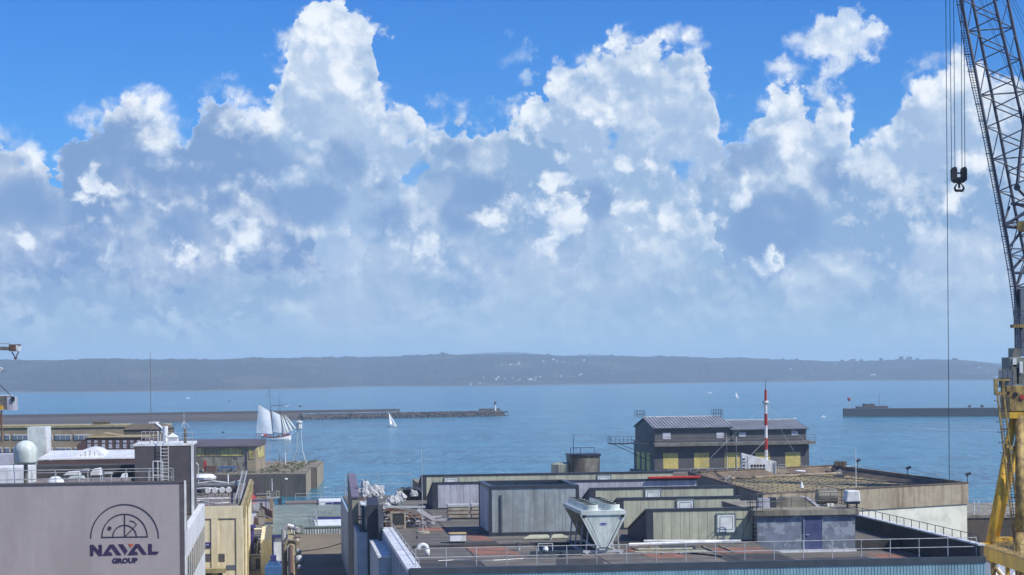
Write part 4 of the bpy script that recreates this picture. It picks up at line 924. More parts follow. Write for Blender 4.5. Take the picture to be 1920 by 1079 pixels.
# red and white mast with stays
mp = on(1437, 890, 20.8)
ms = thing('red_white_mast', 'tall guyed mast banded red and white on the gravel roof', 'mast', mp)
bands = [(890, 872, 'red_paint', .22), (872, 843, 'white', .17), (843, 822, 'red_paint', .17), (822, 798, 'white', .17), (798, 776, 'red_paint', .17), (776, 757, 'white', .17), (757, 731, 'red_paint', .14)]
for a, b, m_, r_ in bands:
    p, q = at(1437, a, mp.y), at(1437, b + .2, mp.y); MB().tube((mp.x, mp.y, p.z), (mp.x, mp.y, q.z), r_, r_ * .95, n=10).build('band', M[m_], ms)
MB().box(mp.x - .7, mp.x + .7, mp.y - .5, mp.y + .5, 20.73, 20.95).build('foot', M['frame'], ms)
zc = at(1437, 757, mp.y).z; MB().lathe([(.3, 0), (.36, .1), (.3, .3)], 12, (mp.x, mp.y, zc)).build('collar', M['galv'], ms)
MB().tube((mp.x, mp.y, at(1437, 731, mp.y).z), (mp.x, mp.y, at(1437, 714, mp.y).z), .03).build('lightning_rod', M['frame'], ms)
w = MB()
for k in range(9): z = 21.0 + k * .35; w.tube((mp.x - .35, mp.y - .3, z), (mp.x + .35, mp.y - .3, z), .02)
w.build('climbing_step', M['rust'], ms)
anch = [(1360, 905), (1575, 893), (1512, 889), (1300, 893)]
for i, (px, py) in enumerate(anch):
    q = on(px, py, 20.8); z2 = zc if i != 0 else at(1437, 825, mp.y).z
    MB().tube((q.x, q.y, 20.95), (mp.x, mp.y, z2), .018, n=4).build('guy_wire', M['galv'], ms)
for i, (px, py, lab) in enumerate(((1363, 908, 'dark ballast block left of the mast, nearest the front'), (1327, 892, 'dark ballast block behind the left one'), (1573, 895, 'dark ballast block at the right of the roof'), (1510, 887, 'dark ballast block near the back right rim'))):
    q = on(px, py, 20.75); v = thing('ballast_block', lab, 'ballast', q, 0, 'ballast blocks holding the mast stays')
    MB().box(q.x - .5, q.x + .5, q.y - .35, q.y + .35, 20.73, 20.98).build('block', M['frame'], v)
    MB().tube((q.x - .3, q.y, 20.98), (q.x + .1, q.y, 21.6), .04).tube((q.x + .3, q.y, 20.98), (q.x + .1, q.y, 21.6), .04).build('bracket', M['galv'], v)
# perforated slanting screen box
q0 = on(1391, 893, 20.8); q0.y = 214.0; q0.x = un(1391, 890)[0] * 214; x1 = un(1455, 890)[0] * 214
sb = thing('fan_screen', 'white slanting steel screen with rows of round holes', 'screen', (q0.x, 214, 20.7))
zl, zr = at(1391, 850, 214).z, at(1455, 866, 214).z
poly = [(q0.x, 20.75), (x1, 20.75), (x1, zr), (q0.x, zl)]
MB().slab(poly, 'y', 214.0, 214.9).build('casing', M['white'], sb, bevel=.02)
hole = proto('hole', MB().lathe([(.13, 0), (.13, .02)], 12), M['black'])
for i in range(5):
    for j in range(3):
        px, py = 1410 + i * 5.6, 873.5 + j * 6.0
        p = at(px, py, 213.97); o = inst('hole', hole, sb, (p.x, 213.995, p.z)); o.rotation_euler = (PI / 2, 0, 0)
for j in range(5):
    p = at(1394.5, 861 + j * 6, 213.97); MB().box(p.x - .13, p.x + .15, 213.97, 213.998, p.z - .07, p.z + .07).build('louvre', M['frame'], sb)
MB().box(x1 - .12, x1 + .05, 213.9, 214.95, 20.75, zr).build('edge_trim', M['galv'], sb); MB().box(q0.x + .62, q0.x + .66, 213.97, 213.998, 20.8, zl - .3).build('edge_trim', M['galv'], sb)
v = thing('wire_cage', 'open wire cage beside the white screen', 'cage', (x1 + .3, 214, 20.7))
w = MB(); xa, xb = x1 + .25, x1 + 1.1
for x in (xa, (xa + xb) / 2, xb): w.tube((x, 214, 20.75), (x, 214, 21.9), .02)
for z in (20.8, 21.2, 21.6, 21.9): w.tube((xa, 214, z), (xb, 214, z), .02)
w.build('mesh', M['galv'], v)
for px, py, lab in ((1357, 893, 'low roof cowl near the front ballast'), (1500, 893, 'white mushroom vent on the gravel roof'), (1585, 885, 'white plate vent near the back rim of the hall')):
    q = on(px, py, 20.75); v = thing('mushroom_vent', lab, 'vent', q, 0, 'mushroom vents on the gravel roof')
    MB().tube(q, q + Vector((0, 0, .5)), .06).build('stem', M['galv'], v); MB().lathe([(.6, 0), (.6, .08), (.2, .14)], 12, (q.x, q.y, q.z + .5)).build('cap', M['white'], v)
q = on(1503, 915, 20.75); v = thing('roof_cone', 'small white cone marker on the gravel roof', 'cone', q); MB().lathe([(.22, 0), (.05, .6)], 10, q).build('cone', M['white'], v)
for px, py0, py1, lab in ((1605, 850, 912, 'tall thin white pole rising at the hall front'), ):
    q = on(1605, 915, 20.9); v = thing('thin_pole', lab, 'pole', q); MB().tube(q, (q.x, q.y, at(1605, 843, q.y).z), .045, .03).build('pole', M['white'], v)
for px, py, lab in ((1608, 873, 'floodlight on the back rim of the hall near the peak'), (1702, 888, 'floodlight half way along the east rim of the hall'), (1814, 905, 'floodlight on the front right corner of the hall')):
    a, b = un(px, py); Y = {1608: 213.5, 1702: 196.5, 1814: 184}[px]
    v = thing('floodlight', lab, 'floodlight', (a * Y, Y, 21.5), 0, 'floodlights on the hall rim')
    x = a * Y; MB().tube((x, Y, 21.52), (x, Y, 22.1), .04).build('stem', M['frame'], v); MB().slab([(x - .1, 22.05), (x + .35, 22.25), (x + .25, 22.45), (x - .2, 22.3)], 'y', Y - .1, Y + .15).build('lamp_head', M['frame'], v)
v = thing('louvred_vents', 'row of three small brown louvred vents on the back rim', 'vents', (36, 219, 21.5))
for i in range(3):
    p = at(1568 + i * 8, 872, 217.5); MB().box(p.x - .18, p.x + .2, 217.4, 217.9, 21.52, 22.0).build('louvre', M['brown_felt'], v)
# dark building and lower wall behind, right of the hall
db = thing('dark_annex', 'dark brown quay building with a white rail at the right edge', 'building', (60, 250, 6))
pA, pB = at(1813, 972, 240), at(1960, 970, 240)
MB().box(pA.x - 3, pB.x + 20, 240, 262, 6, pA.z).build('wall', M['quay_stone'], db)
MB().box(pA.x - 3.1, pB.x + 20, 239.9, 262, pA.z + .002, pA.z + .35).build('roof_edge', M['concrete'], db)
railing('white rail with two stub masts on the dark annex roof', [(pA.x - 2.8, 240.3, pA.z + .35), (pB.x + 5, 240.3, pA.z + .35)], 1.9, 2.6, frame=0, m='galv', mid=(.5, .25))
v = thing('stub_mast', 'pair of white stub masts on the annex roof', 'masts', (pA.x + 1, 240.6, pA.z + .35))
for px in (1826, 1835):
    p = at(px, 940, 240.6); MB().tube((p.x, 240.6, pA.z + .3), (p.x, 240.6, p.z + 0.0), .07).build('mast', M['white'], v)
# ------------------------------------------------------------------ charcoal shed with yellow shutters
T2 = R(12)
so_ = Vector((24.9, 350.0, 6)); o2 = rot2(so_, -T2)
sh = thing('charcoal_shed', 'charcoal clad dock shed with zinc roofs and yellow shutters', 'building', o2, T2)
ox, oy = o2.x, o2.y
def s2(px, py, dy_=0.0):        # pixel on the shed's front plane -> (x along front, z)
    a, b = un(px, py); gy = oy + dy_; Y = gy / (math.cos(T2) - a * math.sin(T2)); return a * Y * math.cos(T2) + Y * math.sin(T2), CAMZ + b * Y
WD = 28.7; DP = 13.5
MB().box(ox, ox + WD, oy, oy + DP, 6, 19.3).build('lower_wall', M['shed'], sh)
MB().box(ox - .4, ox + 2.4, oy - .6, oy + DP + 1.5, 6, 14.3).build('plinth', M['shed'], sh)
MB().box(ox - .15, ox + WD + .15, oy - .15, oy + DP + .1, 19.302, 19.5).build('ledge', M['frame'], sh)
xm = s2(1371, 800)[0]
def gable(xa, xb, ze, zr, nm):
    o = MB().slab([(oy + .3, 19.5), (oy + DP - .3, 19.5), (oy + DP - .3, ze), (oy + DP / 2, zr), (oy + .3, ze)], 'x', xa, xb).build(nm, M['shed'], sh)
    k = (zr - ze) / (DP / 2 - .3); y0, ym = oy - .1, oy + DP / 2; z0 = ze - .4 * k
    r = MB().add([(xa - .3, y0, z0 + .06), (xb + .3, y0, z0 + .06), (xb + .3, ym, zr + .08), (xa - .3, ym, zr + .08), (xa - .3, y0, z0 + .2), (xb + .3, y0, z0 + .2), (xb + .3, ym, zr + .22), (xa - .3, ym, zr + .22)],
        [(3, 2, 1, 0), (4, 5, 6, 7), (0, 1, 5, 4), (1, 2, 6, 5), (2, 3, 7, 6), (3, 0, 4, 7)])
    y2 = oy + DP + .1
    r.add([(xa - .3, y2, z0 + .06), (xb + .3, y2, z0 + .06), (xb + .3, ym, zr + .08), (xa - .3, ym, zr + .08), (xa - .3, y2, z0 + .2), (xb + .3, y2, z0 + .2), (xb + .3, ym, zr + .215), (xa - .3, ym, zr + .215)],
        [(0, 1, 2, 3), (7, 6, 5, 4), (4, 5, 1, 0), (5, 6, 2, 1), (6, 7, 3, 2), (7, 4, 0, 3)])
    ro = r.build('roof', M['zinc'], sh)
    n = int((xb - xa) / .62)
    sm = MB(); sm.add([(-.03, y0 - oy, z0 + .2), (.03, y0 - oy, z0 + .2), (.03, ym - oy, zr + .22), (-.03, ym - oy, zr + .22), (-.03, y0 - oy, z0 + .30), (.03, y0 - oy, z0 + .30), (.03, ym - oy, zr + .32), (-.03, ym - oy, zr + .32)],
        [(3, 2, 1, 0), (4, 5, 6, 7), (0, 1, 5, 4), (1, 2, 6, 5), (2, 3, 7, 6), (3, 0, 4, 7)])
    me = proto('seam', sm, M['tank'])
    for i in range(n + 1): inst('seam', me, ro, (xa + (xb - xa) * i / n, oy, 0))
    MB().box(xa - .3, xb + .3, ym - .12, ym + .12, zr + .23, zr + .36).build('ridge_cap', M['white_coping'], ro)
    MB().tube((xa - .3, y0 - .1, z0 + .1), (xb + .3, y0 - .1, z0 + .1), .1).build('gutter', M['frame'], ro)
gable(ox + .2, xm - .1, 22.0, 23.62, 'upper_storey')
gable(xm + .25, ox + WD - .4, 21.5, 22.85, 'upper_storey')
for a, b, c, d in ((1243, 1258, 812, 824), (1344, 1358, 812, 822), (1386, 1399, 811, 819.5), (1485, 1497, 808.5, 817)):
    x, z1 = s2(a, c); x2, z0 = s2(b, d); o = MB().box(x, x2, oy + .2, oy + .298, z0, z1).build('window', M['mauve_panel'], sh)
for i in range(5):
    x, z1 = s2((1243, 1301, 1358.5, 1415.5, 1472)[i], 850 - i * .4); x2, z0 = s2((1271.5, 1329.5, 1387, 1443.5, 1500.5)[i], 879 - i * .8)
    d = MB().box(x, x2, oy - .05, oy - .002, z0, z1).build('shutter', M['yellow_door'], sh)
    for k in range(9): xx = x + (x2 - x) * (k + .5) / 9; MB().box(xx - .02, xx + .02, oy - .09, oy - .052, z0, z1).build('slat', M['yellow_door'], d)
for px, px2 in ((1194.5, 1200), (1204, 1209), (1213, 1219)):
    def s3(px): a, b = un(px, 860); Y = ox / (a * math.cos(T2) + math.sin(T2)); return -a * Y * math.sin(T2) + Y * math.cos(T2)
    ya, yb = s3(px), s3(px2); MB().box(ox - .06, ox - .002, min(ya, yb), max(ya, yb), 14.4, 17.6).build('shutter', M['yellow_door'], sh)
# walkway
wk = MB(); wk.box(ox - .3, ox + WD + .8, oy - 1.25, oy - .16, 19.25, 19.42).build('walkway', M['galv'], sh, label='grey steel walkway along the front of the shed')
MB().box(ox - .3, ox + WD + .8, oy - 1.3, oy - 1.252, 18.85, 19.42).build('walkway_beam', M['tank'], sh)
for i in range(8):
    x = ox + .6 + i * 3.9; MB().bar((x, oy - 1.2, 18.9), (x, oy - .05, 17.6), .08, .08).build('bracket', M['frame'], sh)
for x in (ox + 13.2, ox + 15.0): MB().box(x, x + .12, oy - .2, oy - .02, 14, 20.3).build('downpipe', M['galv'], sh)
railing('dark rail along the shed walkway', [(ox - .2, oy - 1.2, 19.42), (ox + WD + .7, oy - 1.2, 19.42)], 1.1, 2.4, m='tank', frame=T2, group='rails on the charcoal shed', r=.035)
px0 = s2(1149, 815)[0]
MB().box(px0, ox - .16, oy + 1.0, oy + 3.4, 19.3, 19.5).build('side_platform', M['frame'], sh)
MB().bar((px0 + 1.6, oy + 1.2, 19.3), (ox, oy + 1.2, 17.0), .1, .1).bar((px0 + .8, oy + 3.2, 19.3), (ox, oy + 3.2, 16.2), .1, .1).build('platform_brace', M['frame'], sh)
railing('rail round the side platform jutting left of the shed', [(ox - .2, oy + 1.0, 19.5), (px0, oy + 1.0, 19.5), (px0, oy + 3.4, 19.5)], 1.15, .7, m='frame', frame=T2, group='rails on the charcoal shed', r=.03)
for a, b, lab in ((1192, 1208, 'small caged railing on the left ridge end of the shed'), (1336, 1354, 'small caged railing on the right ridge end of the main shed roof')):
    x, _ = s2(a, 780, 6.7); x2, _ = s2(b, 780, 6.7)
    railing(lab, [(x, oy + 6.2, 23.75), (x2, oy + 6.2, 23.75), (x2, oy + 7.4, 23.75), (x, oy + 7.4, 23.75)], 1.3, .5, m='frame', frame=T2, group='rails on the charcoal shed', r=.03)
railing('low wire fence on the quay edge in front of the shed shutters', [(ox - 1, oy - 12, 14.3), (ox + 34, oy - 12, 14.3)], 1.1, 4.0, m='galv', frame=T2, group='rails on the charcoal shed', r=.03)
MB().box(ox - 2, ox + 38, oy - 14, oy - .7, 6, 14.25).build('forecourt', M['brown_felt'], sh)
pierr = MB(); pierr.box(ox - .5, ox + 90, oy - 30, oy + DP + 2, -2.5, 6); pierr.build('pier_ground', M['quay_stone'], kind='structure', frame=T2, label='dark masonry pier carrying the charcoal shed')
# ------------------------------------------------------------------ building with the big emblem, left
nb = thing('emblem_building', 'mauve-grey building front carrying the big NAVAL GROUP emblem', 'building', (-30, 153.5, 6), TH)
GY = 153.5; ZT = 23.92; GX1 = -7.73
MB().box(-62, GX1 - .35, GY, GY + .5, 6, ZT).build('front_wall', M['mauve_wall'], nb)
MB().box(GX1 - .348, GX1, GY - .02, GY + .5, 6, ZT).build('corner_strip', M['brick_grey'], nb)
MB().box(GX1 + .002, GX1 + .12, GY - .03, GY + .6, 6, ZT + .12).build('corner_edge', M['white'], nb)
MB().box(-62, GX1, GY - .08, GY + .6, ZT + .002, ZT + .12).build('coping', M['brick_grey'], nb)
MB().box(-62, GX1 - .02, GY + .5, GY + 4.6, 6, ZT - .35).build('upper_block', M['roof_mid'], nb)
MB().box(-62, -13.4, GY + 4.6, 176, 6, 23.2).box(-62, -13.4, 176, 222, 6, 22.7).build('rear_block', M['roof_mid'], nb)
MB().box(-62, GX1 - .5, GY + 4.6, 191, 6, 19.65).build('wing', M['white_wall'], nb)
MB().box(-13.3, GX1 - .5, GY + 4.7, 190.8, 19.652, 19.70).build('wing_roof', M['bitumen'], nb)
SX = GX1 + .02
MB().box(GX1 - .5, SX, GY + .62, 191, 17.9, 19.9).build('wing_band', M['white_wall'], nb)
MB().box(GX1 - .5, SX, GY + .62, 191, 12.9, 15.4).build('wing_band', M['white_wall'], nb)
MB().box(GX1 - .5, SX - .25, GY + .62, 191, 6, 17.9).build('wing_recess', M['brick_grey'], nb)
y = GY + 1.2; k = 0
while y < 189.5:
    MB().box(SX - .245, SX - .03, y, y + 2.7, 15.42, 17.88).build('window', M['glass'], nb)
    MB().box(SX - .3, SX - .02, y + 2.75, y + 3.25, 15.402, 17.898).build('window_pier', M['white_wall'], nb); y += 3.35
# emblem --------------------------------------------------------------------------------------
def wp(zx, zy):                 # zoomed reading of the emblem -> wall coordinates
    return wall_pt(zx / 3.6075, 780 + zy / 3.6075, GY)
em = bpy.data.objects.new('emblem', None); COL.objects.link(em); em.parent = nb; ORG[em.name] = ORG[nb.name]
def glyph(nm, pts, m, lab=None):
    q = [wp(*p) for p in pts]
    if sum((q[i - 1][0] * q[i][1] - q[i][0] * q[i - 1][1]) for i in range(len(q))) < 0: q = q[::-1]
    return MB().slab(q, 'y', GY - .03, GY - .002).build(nm, M[m], em, label=lab)
def stroke(nm, pts, wd, m):
    q = [Vector((*wp(*p), 0)) for p in pts]; L = []; Rr = []
    for i, p in enumerate(q):
        d = (q[min(i + 1, len(q) - 1)] - q[max(i - 1, 0)]).normalized(); n = Vector((-d.y, d.x, 0)) * wd / 2; L.append(p + n); Rr.append(p - n)
    w = MB()
    for i in range(len(q) - 1):
        a = [L[i], L[i + 1], Rr[i + 1], Rr[i]]
        w.add([(v.x, GY - .026, v.y) for v in a] + [(v.x, GY - .002, v.y) for v in a], [(0, 1, 2, 3), (0, 4, 5, 1), (2, 6, 7, 3)])
    w.build(nm, M[m], em)
arc = lambda cx, cy, r, a0, a1, n=28: [(cx + r * math.cos(a0 + (a1 - a0) * i / n), cy - r * math.sin(a0 + (a1 - a0) * i / n)) for i in range(n + 1)]
stroke('outer_arc', arc(843, 829, 229, PI, 0, 40), .085, 'ink2')
stroke('dial_arc', arc(843, 818, 153, PI, 0, 32), .085, 'ink2')
stroke('small_arc', arc(843, 820, 80, PI, 0, 24), .085, 'ink2')
stroke('dial_base', [(684, 822), (1001, 818)], .085, 'ink2')
stroke('dial_post', [(843, 668), (843, 820)], .085, 'ink2')
stroke('dial_hand', [(848, 816), (925, 735), (904, 716), (878, 710)], .075, 'ink2')
glyph('dot', arc(741, 761, 14, 0, 2 * PI * 15 / 16, 15), 'ink2')
glyph('letter', [(610, 872), (633, 872), (668, 914), (668, 872), (690, 872), (690, 947), (669, 947), (632, 903), (632, 947), (610, 947)], 'ink', 'letter N')
glyph('letter', [(690, 946), (742, 870), (769, 870), (822, 942), (791, 942), (755, 893), (735, 922), (752, 922), (762, 944)], 'ink', 'first letter A')
glyph('letter', [(800, 868), (832, 868), (864, 914), (848, 940)], 'ink', 'letter V')
glyph('red_triangle', [(868, 866), (906, 866), (886, 892)], 'orange_red')
glyph('letter', [(862, 942), (916, 867), (943, 867), (995, 938), (965, 938), (930, 890), (910, 918), (926, 918), (935, 940)], 'ink', 'second letter A')
glyph('letter', [(1003, 866), (1028, 866), (1028, 918), (1076, 918), (1062, 938), (1003, 938)], 'ink', 'letter L')
gx, gz = wp(844, 981); GP_ = text('GROUP', .50, (gx, GY - .016, gz), PI / 2, 0, 'ink', em, 'word', ext=.012, bold=.028)
GP_.scale = (1.12, 1, 1)
# roof of that building -------------------------------------------------------------------------
railing('long white guard rail along the roof edge above the emblem', [(-60, GY + .9, ZT - .3), (-8.6, GY + .9, ZT - .3)], 1.35, 1.75, r=.03)
railing('short inner rail of the emblem building roof by the white ladder', [(-19.5, GY + 4.0, ZT - .3), (-8.9, GY + 4.0, ZT - .3)], 1.0, 1.7, r=.022)
rd = thing('radar_dome', 'white radar dome on a slim post above the roof rail', 'radar dome', (-20.4, 157.2, 23.57), TH)
gx, _ = wall_pt(48, 850, 157.2); zb = wall_pt(48, 868.5, 157.2)[1]; zt = wall_pt(48, 826, 157.2)[1]; r_ = (wall_pt(70.8, 850, 157.2)[0] - wall_pt(25.5, 850, 157.2)[0]) / 2
pr = [(r_ * .96, 0), (r_, .12), (r_, zt - zb - r_ * .98)] + [(r_ * math.cos(a), zt - zb - r_ * .98 + r_ * .98 * math.sin(a)) for a in [k * PI / 20 for k in range(1, 10)]] + [(.01, zt - zb)]
MB().lathe(pr, 28, (gx, 157.2, zb)).build('dome', M['chiller'], rd, smooth=True)
MB().tube((gx, 157.2, 23.5), (gx, 157.2, zb), .16, n=12).box(gx - .3, gx + .3, 157, 157.4, 23.5, 23.7).build('post', M['tank'], rd)
MB().box(gx - r_ * .9, gx + r_ * .9, 156.9, 157.5, zb - .1, zb - .002).build('platform', M['galv'], rd)
MB().tube((gx - r_, 157.2, zb - .05), (gx - r_ + .1, 157.2, 23.4), .03).build('strut', M['galv'], rd)
def wbox(px0, px1, py0, py1, gy, d, nm, m, parent, zb=None, **k):
    xa, za = wall_pt(px0, py1, gy); xb, zt = wall_pt(px1, py0, gy)
    return MB().box(xa, xb, gy, gy + d, za if zb is None else zb, zt).build(nm, M[m], parent, **k)
v = thing('pale_lift_shaft', 'tall pale slab shaft behind the radar dome', 'shaft', (-28, 205, 22.7), TH)
wbox(52, 84, 801, 872, 205, 3.5, 'shaft', 'chiller', v); wbox(84.2, 88, 801, 872, 205, 3.6, 'edge', 'white', v)
v = thing('white_roof_light', 'long low white roof with a barrel-vaulted roof light', 'roof', (-18, 196, 22.7), TH)
wbox(70, 258, 862, 872, 194, 1, 'fascia', 'brown_clad', v)
xa, za = wall_pt(70, 861, 194); xb, _ = wall_pt(258, 861, 194)
MB().add([(xa, 194, za), (xb, 194, za), (xb, 206, za + .35), (xa, 206, za + .35), (xa, 194, za - .1), (xb, 194, za - .1)], [(0, 1, 2, 3), (4, 5, 1, 0)]).build('roof_slope', M['white'], v)
wbox(88, 258, 850.5, 856, 206, .5, 'back_kerb', 'white', v)
w = MB(); n = 12; xa, z0 = wall_pt(143, 860, 197); xb, _ = wall_pt(196, 860, 197)
c = (xa + xb) / 2; rr_ = (xb - xa) / 2
pts = [(c - rr_ * math.cos(PI * i / n), z0 + .95 * math.sin(PI * i / n)) for i in range(n + 1)]
MB().slab(pts[::-1], 'y', 197, 203).build('vault', M['white'], v)
for i in range(1, 6): MB().box(xa + (xb - xa) * i / 6 - .03, xa + (xb - xa) * i / 6 + .03, 196.95, 197, z0, z0 + .8 * math.sin(PI * i / 6)).build('glazing_bar', M['galv'], v)
v = thing('dark_roof_band', 'dark flat roof band between the white roof and the guard rail', 'roof', (-30, 180, 22.7), TH)
wbox(-60, 258, 872, 876, 186, 4, 'band', 'bitumen_dark', v, zb=22.7)
v = thing('pale_penthouse', 'low mauve-white penthouse at the left edge behind the guard rail', 'roof building', (-30, 172, 23), TH)
wbox(-60, 54, 877, 900, 168, 5, 'wall', 'white_wall', v, zb=22.9); wbox(-60, 24, 852, 873, 200, 3, 'gable_block', 'mauve_panel', v, zb=22.7)
wbox(-60, 92, 898.5, 902, 160, .3, 'red_band', 'brown_clad', v)
v = thing('glass_dome_light', 'white bubble roof light among roof junk', 'roof light', (-20, 170, 23), TH)
xa, z0 = wall_pt(86, 893, 170); xb, _ = wall_pt(122, 893, 170); c = (xa + xb) / 2; rr_ = (xb - xa) / 2
MB().lathe([(rr_, 0), (rr_ * .95, .35), (rr_ * .75, .62), (rr_ * .4, .8), (.02, .86)], 16, (c, 170, 22.9)).build('bubble', M['white_wall'], v, smooth=True)
random.seed(5)
for i, (a, b, c_, d_, gy, m_, nm, lab) in enumerate(((118, 150, 884, 892, 166, 'white', 'duct_box', 'white duct box left of centre on the emblem building roof'), (122, 158, 893, 900, 162, 'chiller', 'duct_box', 'low pale duct just behind the guard rail'), (168, 190, 878, 892, 165, 'white', 'duct_box', 'white tilted box right of the roof junk'),
        (192, 210, 886, 890, 167, 'galv', 'duct_box', 'small grey vent plate near the white tilted box'), (225, 238, 888, 897, 163, 'white', 'duct_box', 'small white box left of the white ladder'), (150, 166, 880, 884, 168, 'galv', 'duct_box', 'thin grey plate above the duct boxes'))):
    xa, za = wall_pt(a, d_, gy); xb, zt = wall_pt(b, c_, gy)
    v = thing('duct_box', lab, 'duct', ((xa + xb) / 2, gy, 22.9), TH, 'ducts and boxes on the emblem building roof')
    MB().slab([(xa, max(za, 23)), (xb, max(za, 23)), (xb - (xb - xa) * .1, zt), (xa + (xb - xa) * .25, zt - (zt - za) * .15)], 'y', gy, gy + 1.2).build('box', M[m_], v, bevel=.04)
    MB().tube((xa + .1, gy + .3, 22.6), (xa + .1, gy + .3, max(za, 23) + .1), .05).tube((xb - .1, gy + .3, 22.6), (xb - .1, gy + .3, max(za, 23) + .1), .05).build('stand', M['galv'], v)
    MB().path([(xa - .5, gy - .2, 23.15), (xa + .2, gy - .2, 23.2), ((xa + xb) / 2, gy - .3, 23.2), (xb + .5, gy - .2, 23.15)], .04, n=6).build('pipe', M['white'], v)
# stair tower
tw = thing('louvred_tower', 'dark grey louvred stair tower with white copings', 'tower', (-10.7, 178.5, 19.7), TH)
tx0, tx1, ty0, ty1 = -13.3, -8.25, 178.8, 186.5; tz = 25.85
MB().box(tx0, tx1, ty0, ty1, 19.72, tz).build('core', M['brick_grey'], tw)
sl_ = proto('louvre', MB().box(.0, tx1 - tx0 - .14, -.05, -.002, 0, .17), M['brick_grey'])
for i in range(30): inst('louvre', sl_, tw, (tx0, ty0, 19.8 + i * .2))
MB().box(tx0 - .1, tx1 + .1, ty0 - .1, ty1, tz + .002, tz + .18).build('coping', M['white'], tw)
MB().box(tx1 - .12, tx1 + .12, ty0 - .11, ty0 - .002, 19.72, tz).build('corner_edge', M['white'], tw)
railing('cage rail on top of the louvred tower at its left', [(tx0 + .6, ty0 + .2, tz + .18), (tx0 + 2.0, ty0 + .2, tz + .18), (tx0 + 2.0, ty0 + 2, tz + .18)], 1.1, .35, r=.025, group='rails on the louvred tower')
railing('thin rail across the right of the louvred tower top', [(tx0 + 2.9, ty0 + .2, tz + .18), (tx1, ty0 + .2, tz + .18)], 1.0, 1.0, r=.022, group='rails on the louvred tower')
gx = wall_pt(310, 820, ty0 + .6)[0]
v = thing('white_flue', 'thick white flue rising beside the ladder on the tower top', 'flue', (gx, ty0 + .6, tz), TH)
MB().tube((gx, ty0 + .6, tz + .15), (gx, ty0 + .6, tz + 1.75), .24, n=14).build('flue', M['white'], v); MB().tube((gx - .35, ty0 + .6, tz + 1.2), (gx, ty0 + .6, tz + 1.5), .12).build('elbow', M['white'], v)
lx0, lx1 = wall_pt(301.5, 850, ty0 - .5)[0], wall_pt(315.5, 850, ty0 - .5)[0]
v = thing('white_ladder', 'white ladder with safety frame up the louvred tower', 'ladder', ((lx0 + lx1) / 2, ty0 - .5, 20), TH)
MB().bar((lx0, ty0 - .4, 21.5), (lx0, ty0 - .4, tz + 1.1), .06, .06).build('side_rail', M['white'], v); MB().bar((lx1, ty0 - .4, 21.5), (lx1, ty0 - .4, tz + 1.1), .06, .06).build('side_rail', M['white'], v)
rg = proto('rung', MB().tube((0, 0, 0), (lx1 - lx0, 0, 0), .025, n=5), M['white'])
for i in range(15): inst('rung', rg, v, (lx0, ty0 - .4, 21.7 + i * .3))
gx = wall_pt(283.5, 800, ty0 + .8)[0]; zz = wall_pt(283.5, 660, ty0 + .8)[1]
v = thing('whip_antenna', 'very tall thin whip antenna on the louvred tower', 'antenna', (gx, ty0 + .8, tz), TH)
MB().tube((gx, ty0 + .8, tz), (gx - .02, ty0 + .8, zz), .035, .018, n=6).build('whip', M['tank'], v); MB().tube((gx, ty0 + .8, tz), (gx, ty0 + .8, tz + .5), .09).build('base', M['white'], v)
gx = wall_pt(345, 800, ty0 + 1)[0]; zt = wall_pt(345, 774, ty0 + 1)[1]; zm = wall_pt(345, 790, ty0 + 1)[1]
v = thing('tripod_antenna', 'antenna with drooping arms on the right of the louvred tower', 'antenna', (gx, ty0 + 1, tz), TH)
MB().tube((gx, ty0 + 1, tz + .18), (gx, ty0 + 1, zt), .06, .035).build('mast', M['galv'], v)
MB().tube((gx + .12, ty0 + 1, tz + .18), (gx + .12, ty0 + 1, tz + 1.5), .14, n=10).build('drum', M['tank'], v)
for i in range(3):
    a = i * 2 * PI / 3 + .05; MB().tube((gx, ty0 + 1, zm), (gx + .45 * math.cos(a), ty0 + 1 + .45 * math.sin(a), zm - .5), .025).build('arm', M['galv'], v)
v = thing('white_guard_frame', 'white tubular guard frame at the roof edge below the ladder', 'frame', (-11, 158, 23.5), TH)
xa, za = wall_pt(287, 903, 157.5); xb, zt = wall_pt(305, 865, 157.5)
w = MB()
for x in (xa, (xa + xb) / 2, xb): w.tube((x, 157.5, 23.5), (x, 157.5, zt), .035)
for z in (23.8, 24.3, zt): w.tube((xa, 157.5, z), (xb, 157.5, z), .03)
w.build('frame', M['white'], v)
# ------------------------------------------------------------------ yellow workshop with pipes on its roof
yb = thing('yellow_workshop', 'pale yellow workshop with pipes and junk on its flat roof', 'building', (-12, 233, 6), TH)
X0, X1, Y0, Y1, Z = -30.0, -5.06, 233.0, 293.0, 16.8
MB().box(X0, X1, Y0, Y1, 6, Z - .6).build('wall', M['yellow_wall'], yb)
MB().box(X0, X1 - .25, Y0 + .3, Y1 - .25, Z - .598, Z - .45).build('roof', M['roof_mid'], yb)
MB().box(X0, X1 + .05, Y0 - .12, Y0 + .3, Z - 1.3, Z + .1).build('cornice', M['yellow_wall'], yb)
MB().box(X1 - .25, X1 + .08, Y0 + .3, Y1, Z - .598, Z + .12).build('cornice', M['yellow_dim'], yb)
for px in (402.5, 449):
    x = wall_pt(px, 1000, Y0)[0]; MB().box(x - .38, x + .38, Y0 - .13, Y0 - .002, 6, Z - 1.32).build('pilaster', M['yellow_wall'], yb)
for i, (a, b) in enumerate(((384.5, 398.5), (407, 421.5))):
    xa, zt = wall_pt(a, 1039, Y0); xb, zb = wall_pt(b, 1053, Y0); MB().box(xa, xb, Y0 - .05, Y0 - .002, zb, zt).build('window', M['brick_grey'], yb)
xa, zt = wall_pt(372, 1065, Y0); xb, zb = wall_pt(424, 1079, Y0)
MB().box(xa, xb, Y0 - 1.6, Y0 - .3, zt - .5, zt).build('porch_roof', M['yellow_dim'], yb)
